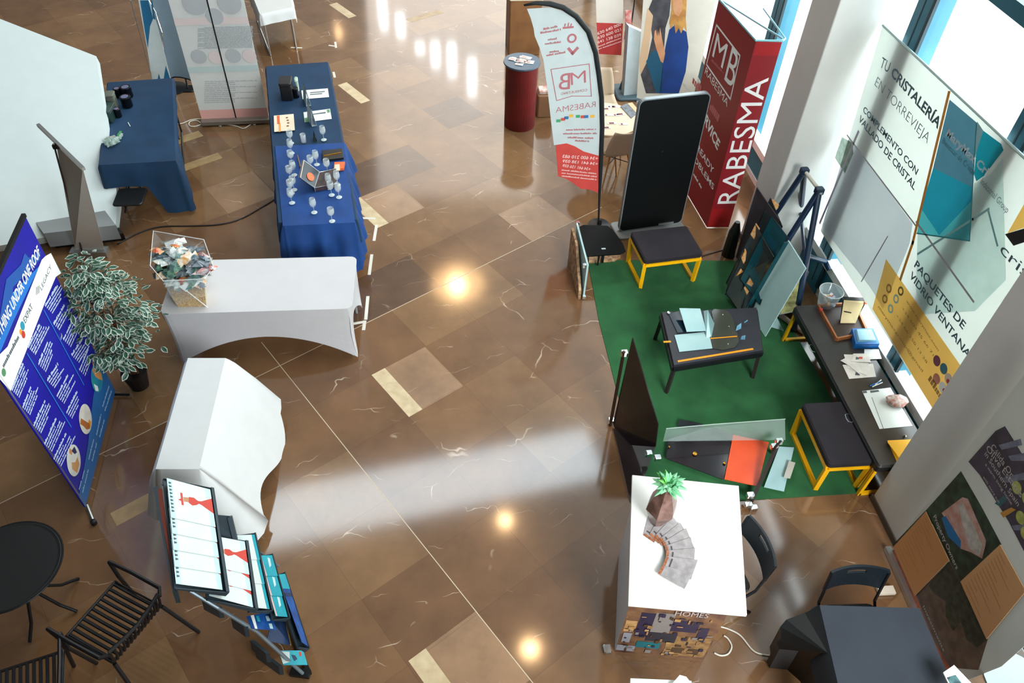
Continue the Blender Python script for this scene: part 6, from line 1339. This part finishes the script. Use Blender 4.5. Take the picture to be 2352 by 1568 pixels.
# ================================================================ ROUND TABLE WITH CARDS AND CHAIRS
zt = .74; cR = G(1395, 272, zt); rR = (G(1466, 272, zt)-cR).length
t = thing('round_table', 'round cream table spread with small cards behind the feather flag', 'table', cR)
b = MB(); b.lathe([(0, zt-.03), (rR-.02, zt-.03), (rR, zt-.015), (rR, zt-.005), (rR-.01, zt), (0, zt)], 44, (cR.x, cR.y, 0)); b.build('tabletop', mat('cream_table_top', '#e2cdb0', .5), t)
for a in range(4):
    d = V((math.cos(a*PI/2+.6), math.sin(a*PI/2+.6), 0)); b = MB(); p = V((cR.x, cR.y, 0)); b.tube([p+d*rR*.3+V((0, 0, zt-.03)), p+d*rR*.72], [.018, .012], 8); b.build('leg', mat('beech_wood', '#c98f52', .5), t)
lab = ('first', 'x')
for i, (x, y) in enumerate(((1403, 245), (1425, 262), (1396, 264), (1405, 283), (1432, 285), (1393, 293), (1415, 245), (1392, 250), (1416, 264))):
    b = MB(); p = G(x, y, zt+.002); b.use(m_paper).box((p.x-.055, p.y-.025, p.z), (p.x+.055, p.y+.025, p.z+.002)); b.use(mat('plum_print', '#7a3a40', .6)).box((p.x-.035, p.y-.018, p.z+.002), (p.x+(.03 if i % 2 else -.01), p.y+.018, p.z+.0028))
    props(b.build('business_card'), 'white card with a plum print on the round cream table, one of the loose rows', 'card', 'cards on the round cream table')
t = thing('booklet', 'grey and cream open booklet at the right side of the round cream table', 'booklet', G(1447, 252, zt+.003)); b = MB(); b.slab([G(*q, zt+.003) for q in ((1425, 245), (1440, 238), (1462, 262), (1450, 272))], (0, 0, .006)); b.build('pages', mat('booklet_grey', '#7d8288', .6, col2='#5b6067', vs=16), t)
b = MB(); b.slab([G(*q, zt+.003) for q in ((1441, 238), (1452, 236), (1468, 255), (1463, 262))], (0, 0, .006)); b.build('cover', mat('booklet_cream', '#cdb08a', .6), t)
def shell_chair(label, loc, rz):
    t = thing('shell_chair', label, 'chair', loc, rz, 'cream shell chairs'); M = WM[t.name]; m = mat('cream_shell', '#cbb69c', .5)
    def f(u, v):
        x = (u-.5)*.46; s = v*1.0
        if s < .5: y = .22-s*.88; z = .45-.03*math.sin(s*2*PI)
        else: q = (s-.5)*2; y = -.22-.10*q; z = .45+.38*q
        k = 1 if s < .5 else 1-.25*((s-.5)*2)**2
        return V((x*k, y+.05*(2*abs(u-.5))**2*(1 if s > .5 else 0), z+.05*(2*abs(u-.5))**2*(1 if s < .5 else .3)))
    b = MB(M); b.grid(f, 10, 16); b.build('shell', m, t, smooth=True, solid=.012)
    for sx in (-1, 1):
        for sy in (-1, 1): b = MB(M); b.tube([(sx*.12, sy*.12, .42), (sx*.22, sy*.22, 0)], [.016, .01], 8); b.build('leg', mat('beech_wood', '#c98f52', .5), t)
    b = MB(M); b.tube([(-.15, -.15, .28), (.15, .15, .28)], .006, 6); b.tube([(-.15, .15, .28), (.15, -.15, .28)], .006, 6); b.build('brace', m_dark, t)
    return t
q = G(1414, 345, .45); shell_chair('cream shell chair on the camera side of the round cream table', (q.x+.02, q.y+.08, 0), math.radians(10))
q = G(1385, 215, .6); shell_chair('cream shell chair on the far side of the round cream table', (q.x-.02, q.y, 0), math.radians(180))
# ================================================================ PORTRAIT BANNER
t = thing('portrait_banner', 'banner photo of a blond person in a blue jacket with one hand raised', 'banner', G(1540, 225))
P = Plane(G(1468, 232), G(1600, 240)); 
b = MB(); q = [P.px(*k) for k in ((1440, 262), (1520, 262), (1560, 180), (1660, -30), (1480, -30), (1478, 60), (1462, 200))]
q = [P.px(1462, 230), P.px(1590, 232), P.px(1655, -40), P.px(1480, -40)]
b.slab([P.pt(*k) for k in q], -P.n*.006); b.build('print_sheet', mat('portrait_ground', '#c9c5b8', .5, var=.03), t)
z4 = lambda pts: [(1400+x/2.8, y/2.8) for x, y in pts]
b = MB()
b.use(mat('dark_suit_print', '#2c2c33', .5, col2='#4a4a50', vs=8)).poly(P, z4(((250, 60), (300, -60), (400, -60), (385, 100), (360, 180), (330, 600), (235, 600), (200, 480), (240, 400), (275, 240))), .001)
b.use(mat('tan_sleeve_print', '#c9a988', .5)).poly(P, z4(((245, 50), (280, 100), (240, 400), (200, 480), (190, 400), (215, 250))), .0015)
b.use(mat('teal_cloth_print', '#12506c', .5)).poly(P, z4(((275, 330), (320, 320), (345, 420), (335, 590), (300, 600), (235, 395))), .002)
b.build('dark_figure_print', None, t)
m_blj = mat('blue_jacket_print', '#0d3f88', .5, col2='#0b3470', vs=4); m_sk = mat('skin_print', '#cf9a74', .5, col2='#c2885f', vs=6); m_hr = mat('blond_hair_print', '#c8964f', .5, col2='#a9743a', vs=10)
b = MB(); b.use(m_blj).poly(P, z4(((385, 190), (420, 160), (495, 205), (508, 300), (490, 460), (445, 600), (320, 600), (335, 470), (360, 300))), .002); b.build('jacket_print', None, t)
b = MB(); b.use(m_hr).poly(P, z4(((395, -60), (400, 60), (385, 150), (395, 185), (415, 150), (425, 215), (445, 180), (460, 215), (480, 170), (497, 205), (490, 120), (500, -60))), .003).use(m_sk).poly(P, z4(((410, -60), (408, 50), (420, 90), (445, 105), (465, 70), (470, -60))), .0035); b.build('head_print', None, t)
b = MB(); b.use(m_sk).poly(P, z4(((325, 175), (340, 260), (358, 340), (345, 405), (330, 395), (300, 310), (285, 250), (290, 200), (300, 190), (306, 235), (312, 195), (318, 235))), .003); b.build('hand_print', None, t)
b = MB(); b.bar(P.pt(q[0][0], q[0][1]-.02), P.pt(q[1][0], q[1][1]-.02), .1, .06); b.build('base', m_alu, t)
# ================================================================ WHITE PRINTED COUNTER
zt = .95; q4 = ((1443, 1388), (1716, 1412), (1697, 1115), (1452, 1090)); lo, rz, g = quad_loc(q4, zt)
t = thing('promo_counter', 'white topped promo counter with a property photo front', 'counter', lo); cs = g
b = MB(); b.hexa([p-V((0, 0, .03)) for p in cs], cs); b.build('countertop', mat('counter_white', '#eef0ea', .4, var=.01), t, bevel=.004)
fb = [G(1434, 1480), G(1640, 1498)]
cen = sum(cs, V((0, 0, 0)))/4
f0, f1 = V((fb[0].x, fb[0].y, 0)), V((fb[1].x, fb[1].y, 0))
t0 = cs[0]+(cs[3]-cs[0])*.06+(cs[1]-cs[0])*.03-V((0, 0, .03)); t1 = cs[0]+(cs[3]-cs[0])*.06+(cs[1]-cs[0])*.88-V((0, 0, .03))
bk = (cs[3]-cs[0])*.78; bk.z = 0
f0 = V((t0.x, t0.y, 0)); f1 = V((t1.x, t1.y, 0)); P = Plane(f0, f1)
hb_ = P.px(1530, 1490)[1]
ft0, ft1 = V((t0.x, t0.y, t0.z)), V((t1.x, t1.y, t1.z))
zf = 0.0
b = MB(); b.hexa([f0, f1, f1+bk, f0+bk], [ft0, ft1, ft1+bk, ft0+bk]); b.build('body', mat('counter_body_white', '#c9cdd2', .5), t)
zz = lambda pts: [(1400+x/2.969, 1040+y/2.969) for x, y in pts]
# front print laid out in metres over the whole front
w = P.w; Hf = t0.z
def fr(b, x0, y0, x1, y1, off): b.addw([P.pt(x0*w, y0*Hf, off), P.pt(x1*w, y0*Hf, off), P.pt(x1*w, y1*Hf, off), P.pt(x0*w, y1*Hf, off)], [(0, 1, 2, 3)])
b = MB(); b.use(mat('dusk_villa_print', '#5d4034', .5, col2='#8a6444', vs=9)); fr(b, 0, 0, 1, 1, .001); b.build('front_photo', None, t)
b = MB()
for mm, r_ in ((mat('amber_window_print', '#a87a48', .5, col2='#c9a06a', vs=18), (.02, .42, .14, .62)), (mat('plum_sky_print', '#2b2440', .5), (.15, .35, .30, .78)), (mat('grey_wall_print', '#8b8580', .5), (.30, .45, .5, .8)), (mat('plum_sky_print', '#2b2440', .5), (.5, .5, .78, .70)), (mat('stone_print', '#86643e', .5, col2='#b08a58', vs=22), (.52, .05, .98, .42)), (mat('night_lawn_print', '#262733', .5), (.28, .28, .6, .45)), (mat('plum_sky_print', '#2b2440', .5), (.8, .38, .9, .6)), (mat('pool_teal_print', '#15707a', .5), (.20, .14, .46, .26)), (mat('pale_tile_print', '#9da0aa', .5), (.0, .05, .2, .16)), (mat('pale_tile_print', '#9da0aa', .5), (.03, .22, .12, .4)), (mat('dark_ring_print', '#4f3a26', .5), (.6, .1, .72, .2)), (mat('dark_ring_print', '#4f3a26', .5), (.78, .1, .9, .2))):
    b.use(mm); fr(b, *r_, .0015+.0004*(len(b.v)//4))
R5 = random.Random(9)
for k in range(70):
    x_, y_ = R5.uniform(0, .94), R5.uniform(.02, .75); b.use(MATS[R5.choice(('amber_window_print', 'stone_print', 'night_lawn_print', 'plum_sky_print', 'dark_ring_print', 'grey_wall_print'))]); fr(b, x_, y_, x_+R5.uniform(.015, .07), y_+R5.uniform(.01, .07), .0075+.00003*k)
b.build('villa_graphic', None, t)
b = MB(); A_ = P.pt(.5*w, .82*Hf); 
vs, fs = glyphs('HOMES', .0); x0 = min(p[0] for p in vs); x1 = max(p[0] for p in vs); kx = .34*w/(x1-x0)
b.use(mat('soft_lettering', '#bdb6b6', .5)).addw([P.pt(.48*w+(p[0]-x0)*kx, .80*Hf+p[1]*.1, .0105) for p in vs], fs); b.build('lettering', None, t)
b = MB(); b.rbox((f0.x-.09, f0.y-.02, 0), (f0.x-.03, f0.y+.05, .04), .01); b.build('foot', m_chrome, t)
z = zt+.001
# fan of magazines
m_mg = mat('magazine_mono', '#a9a4a4', .5, col2='#8c8888', vs=16); cf = G(1560, 1268, z)
a0 = [((1508, 1245), (1528, 1200)), ((1577, 1357), (1503, 1335))]
R0 = (G(1505, 1262, z), G(1535, 1203, z)); 
nfan = 9
top_in = [G(*q, z) for q in ((1502, 1246), (1512, 1249), (1520, 1255), (1528, 1264), (1531, 1274), (1530, 1284), (1526, 1294), (1519, 1306), (1509, 1322))]
top_out = [G(*q, z) for q in ((1535, 1204), (1556, 1215), (1575, 1229), (1586, 1246), (1594, 1262), (1594, 1285), (1590, 1310), (1585, 1335), (1570, 1357))]
for i in range(nfan):
    a_, b_ = top_in[i], top_out[i]; d = (b_-a_).normalized(); pn = V((-d.y, d.x, 0)); 
    nx = (top_in[i+1]-a_) if i < nfan-1 else (a_-top_in[i-1]); sgn_ = 1 if pn.dot(nx) > 0 else -1
    Lm = .30 if i else .26; wm = .17 if i < nfan-1 else .14
    base_ = a_+V((0, 0, .004*i)); 
    g = thing('magazine', ('farthest magazine of the fan on the white counter', 'second magazine of the fan counted from the plant', 'third magazine of the fan from the plant side', 'magazine just before the middle of the fan', 'middle magazine of the fan on the counter', 'magazine just after the middle of the fan', 'third magazine from the camera end of the fan', 'second magazine from the camera end of the fan', 'topmost magazine of the fan with a dark emblem, nearest the camera')[i], 'magazine', base_, 0, 'magazines fanned on the white counter')
    Lr_ = (b_-a_).length
    q = [base_, base_+d*Lr_, base_+d*Lr_-pn*sgn_*wm, base_-pn*sgn_*wm*.55]
    b = MB(); b.slab(q, (0, 0, .0038)); b.build('cover', m_mg, g)
    b = MB(); b.use(mat('copper_spine', '#7d4630', .5, col2='#b5754e', vs=40)); zz_ = V((0, 0, .0042)); b.addw([q[0]+zz_, q[0]+d*.02+zz_, q[3]+d*.02+zz_, q[3]+zz_], [(0, 1, 2, 3)])
    if i == nfan-1: b.use(mat('olive_emblem', '#4d5548', .6)); b.lathe([(.022, .0045), (0, .005)], 12, mid(base_, b_, .5)-pn*sgn_*wm*.4)
    else: b.use(mat('dark_spine_line', '#4a4442', .5)).addw([q[0]+d*.04+zz_, q[0]+d*.052+zz_, q[3]+d*.052+zz_, q[3]+d*.04+zz_], [(0, 1, 2, 3)])
    b.build('cover_print', None, g)
# plant in a faceted vase
pv = G(1512, 1196, z); t = thing('potted_plant', 'green succulent in a faceted pinkish brown vase on the white counter', 'plant', pv)
m_vs = mat('faceted_vase', '#8a6a60', .3, col2='#5d4238', vs=14)
pv = G(1508, 1200, z); hv = hgt(pv, 1516, 1110)-z
prof = [(.04, 0), (.115, .42*hv), (.105, .58*hv), (.045, .95*hv), (.04, hv)]
tz = V((0, 0, 0))
b = MB(); b.lathe(prof, 6, pv); b.build('vase', m_vs, t)
b = MB(); R3 = random.Random(5); tp = pv+V((0, 0, hv)); ll = mat('succulent_leaf', '#5fae7c', .5, col2='#8ccf9c', vs=14); ll2 = mat('succulent_leaf_bright', '#5cb04a', .5)
for i in range(58):
    a = R3.uniform(0, 2*PI); el = R3.uniform(.05, 1.2); d = V((math.cos(a)*math.cos(el), math.sin(a)*math.cos(el), math.sin(el))); L = R3.uniform(.09, .16)
    b.use(ll2 if (math.cos(a+.6) < -.6 and i % 2) else ll); x = d.cross(V((0, 0, 1))).normalized(); wv = .022
    p0_ = tp+V((0, 0, .0)); b.add([p0_, p0_+d*L*.5+x*wv, p0_+d*L-V((0, 0, L*.25)), p0_+d*L*.5-x*wv, p0_+d*L*.5+V((0, 0, .012))], [(0, 1, 4), (1, 2, 4), (2, 3, 4), (3, 0, 4)])
props(b.build('leaves', None, t), kind='stuff')
b = MB(); b.tube([pv+V((0, 0, hv*.8)), tp+V((0, 0, .03))], .015, 6); b.build('stem', m_gr, t)
cable('power_cable', [G(*q) for q in ((1655, 1440), (1672, 1445), (1700, 1460), (1730, 1495), (1760, 1505), (1800, 1508), (1850, 1512))], .007, m_cw, 'white cable leaving the promo counter toward the dark clothed table')
cable('power_cable', [G(*q) for q in ((1640, 1500), (1655, 1506), (1672, 1502), (1680, 1485), (1672, 1468), (1662, 1460))], .007, m_cw, 'short loop of white cable at the corner of the promo counter')
# ================================================================ FOLDING CHAIRS, DARK TABLE
def fold_chair(label, loc, rz, hb=.82):
    t = thing('folding_chair', label, 'chair', loc, rz, 'black folding chairs'); M = WM[t.name]
    b = MB(M); b.rbox((-.21, -.2, .43), (.21, .2, .455), .06); b.build('seat', m_black, t)
    def f(u, v): x = (u-.5)*.44; return V((x, .24+.045*(1-(2*u-1)**2)+.03*v, .60+(hb-.60)*v))
    b = MB(M)
    # back with a hand slot: four pieces in one shell
    vs = [f(i/12, j/6) for j in range(7) for i in range(13)]; fs = [(j*13+i, j*13+i+1, (j+1)*13+i+1, (j+1)*13+i) for j in range(6) for i in range(12) if not (j == 4 and 4 <= i <= 7)]
    b.add(vs, fs); b.build('backrest', mat('black_chair_plastic', '#111a20', .4), t, solid=.02)
    for s in (-1, 1):
        b = MB(M); b.tube([(s*.22, .27, hb-.02), (s*.22, .22, .45), (s*.23, -.26, .0)], .012, 8); b.build('leg', m_grey if False else m_dark, t)
        b = MB(M); b.tube([(s*.2, -.1, .44), (s*.2, .30, 0)], .012, 8); b.build('leg', m_dark, t)
    return t
q = G(1722, 1255, .8); fold_chair('black folding chair beside the white promo counter', (q.x-.17, q.y, 0), math.radians(-83))
q = G(1972, 1320, .8); fold_chair('black folding chair behind the dark clothed table', (q.x, q.y-.26, 0), math.radians(-4))
zt = .74; q4 = ((1932, 1600), (2190, 1600), (2118, 1400), (1880, 1390)); cs = [G(1940, 1640, zt), G(2215, 1640, zt), G(2112, 1397, zt), G(1882, 1390, zt)]
folding_table('folding table under the charcoal cloth, lower right', cs, zt, m_dark)
cloth('tablecloth', mat('charcoal_cloth', '#2c333c', .85, var=.1, vs=3, bump=.15, bs=250), cs, zt, lambda k, t: .3 if k in (1, 2) else .12 if k == 0 else .3, .012, 3, .04, label='charcoal cloth on the table in the lower right, beside the property banner')
t = thing('cloth_bundle', 'black cloth hanging out to the left of the charcoal table', 'cloth', G(1850, 1480)); 
pk = [(1882, 1395), (1850, 1410), (1808, 1425), (1795, 1440), (1797, 1465), (1787, 1475), (1792, 1488), (1835, 1492), (1868, 1520), (1890, 1560), (1925, 1640), (1945, 1640)]
zs_ = [.72, .62, .55, .5, .45, .4, .38, .4, .45, .5, .6, .72]
b = MB(); top_ = [G(*q, z) for q, z in zip(pk, zs_)]; low = [V((p.x+.02, p.y, max(.02, p.z-.36))) for p in top_]
cen = G(1905, 1500, .72); n = len(pk)
b.add(top_+low+[cen], [(i, i+1, n+i+1, n+i) for i in range(n-1)]+[(i+1, i, 2*n) for i in range(n-1)]); b.build('fabric', m_black, t, solid=.01)
# bits cut by the lower edge
leafz = .75
cs = [G(1445, 1620, .75), G(1592, 1620, .75), G(1590, 1562, .75), G(1447, 1556, .75)]
folding_table('small white table cut off by the lower edge of the photo', cs, .75)
props((lambda b: (b.slab([G(*q, .756) for q in ((1540, 1575), (1560, 1552), (1575, 1556), (1590, 1575))], (0, 0, .02)), b.build('napkin', m_paper))[1])(MB()), 'white napkin on the white table at the lower edge', 'paper')
t = thing('leaflet_stand', 'white leaflets in a stand beside the foot of the property banner', 'leaflets', G(2200, 1600, .8)); b = MB(); b.slab([G(*q, .9) for q in ((2165, 1545), (2190, 1528), (2240, 1580), (2200, 1620))], (0, 0, .01)); b.build('sheet', m_paper, t)
b = MB(); b.slab([G(*q, .912) for q in ((2175, 1556), (2195, 1550), (2225, 1590), (2200, 1600))], (0, 0, .001)); b.build('print', mat('teal_print_leaf', '#5a8a8c', .5, col2='#2c3a40', vs=20), t)
t_ = thing('stool', 'pale round stool seat at the very bottom right behind the property banner', 'stool', G(2330, 1560), 0)
q = G(2330, 1560, .5); b = MB(); b.lathe([(.2, .46), (.21, .5), (0, .5)], 24, (q.x, q.y, 0)); b.build('seat', mat('pale_seat', '#9fb0b4', .5), t_); b = MB(); b.tube([(q.x, q.y, 0), (q.x, q.y, .46)], .03); b.build('leg', m_grey, t_)
# ---------------------------------------------------------------- printed pieces belong to the sheet they are printed on
SUB = {'lettering', 'logo_frame', 'logo_letters', 'small_print', 'foot_lettering', 'contact_lettering', 'phone_lettering', 'badge', 'badge_dot', 'logo_mark', 'headline_lettering', 'corner_logo', 'orange_line', 'yellow_corner', 'fence_photo',
       'glass_panes_photo', 'house_graphic', 'white_band', 'divider_line', 'round_photo', 'gold_ring_graphic', 'photo_print', 'villa_photo', 'olive_photo', 'rust_border', 'foot_print',
       'flag_chips', 'cover_print', 'masthead', 'label_print', 'print', 'villa_graphic', 'handle', 'rim', 'lock', 'vent_strip', 'dark_figure_print', 'jacket_print', 'head_print', 'hand_print', 'lid_frame', 'orange_badge', 'slot'}
HOST = ['drawer_box', 'banner_panel', 'vinyl_sheet', 'print_sheet', 'fabric', 'front_photo', 'cover', 'back_panel', 'pane', 'sheet', 'pages', 'white_cloth', 'tabletop', 'tub', 'lid', 'body', 'face']
stem = lambda o: o.name.split('.')[0]
for r in [o for o in list(COL.objects) if o.type == 'EMPTY']:
    ch = list(r.children)
    if stem(r) == 'brochure_rack': continue
    host = next((c for h in HOST for c in ch if stem(c) == h), None)
    if host:
        for c in ch:
            if stem(c) in SUB and c is not host: c.parent = host
    st = next((c for c in ch if stem(c) == 'tan_sheet'), None)
    if st:
        for c in ch:
            if stem(c) == 'sheet_text': c.parent = st
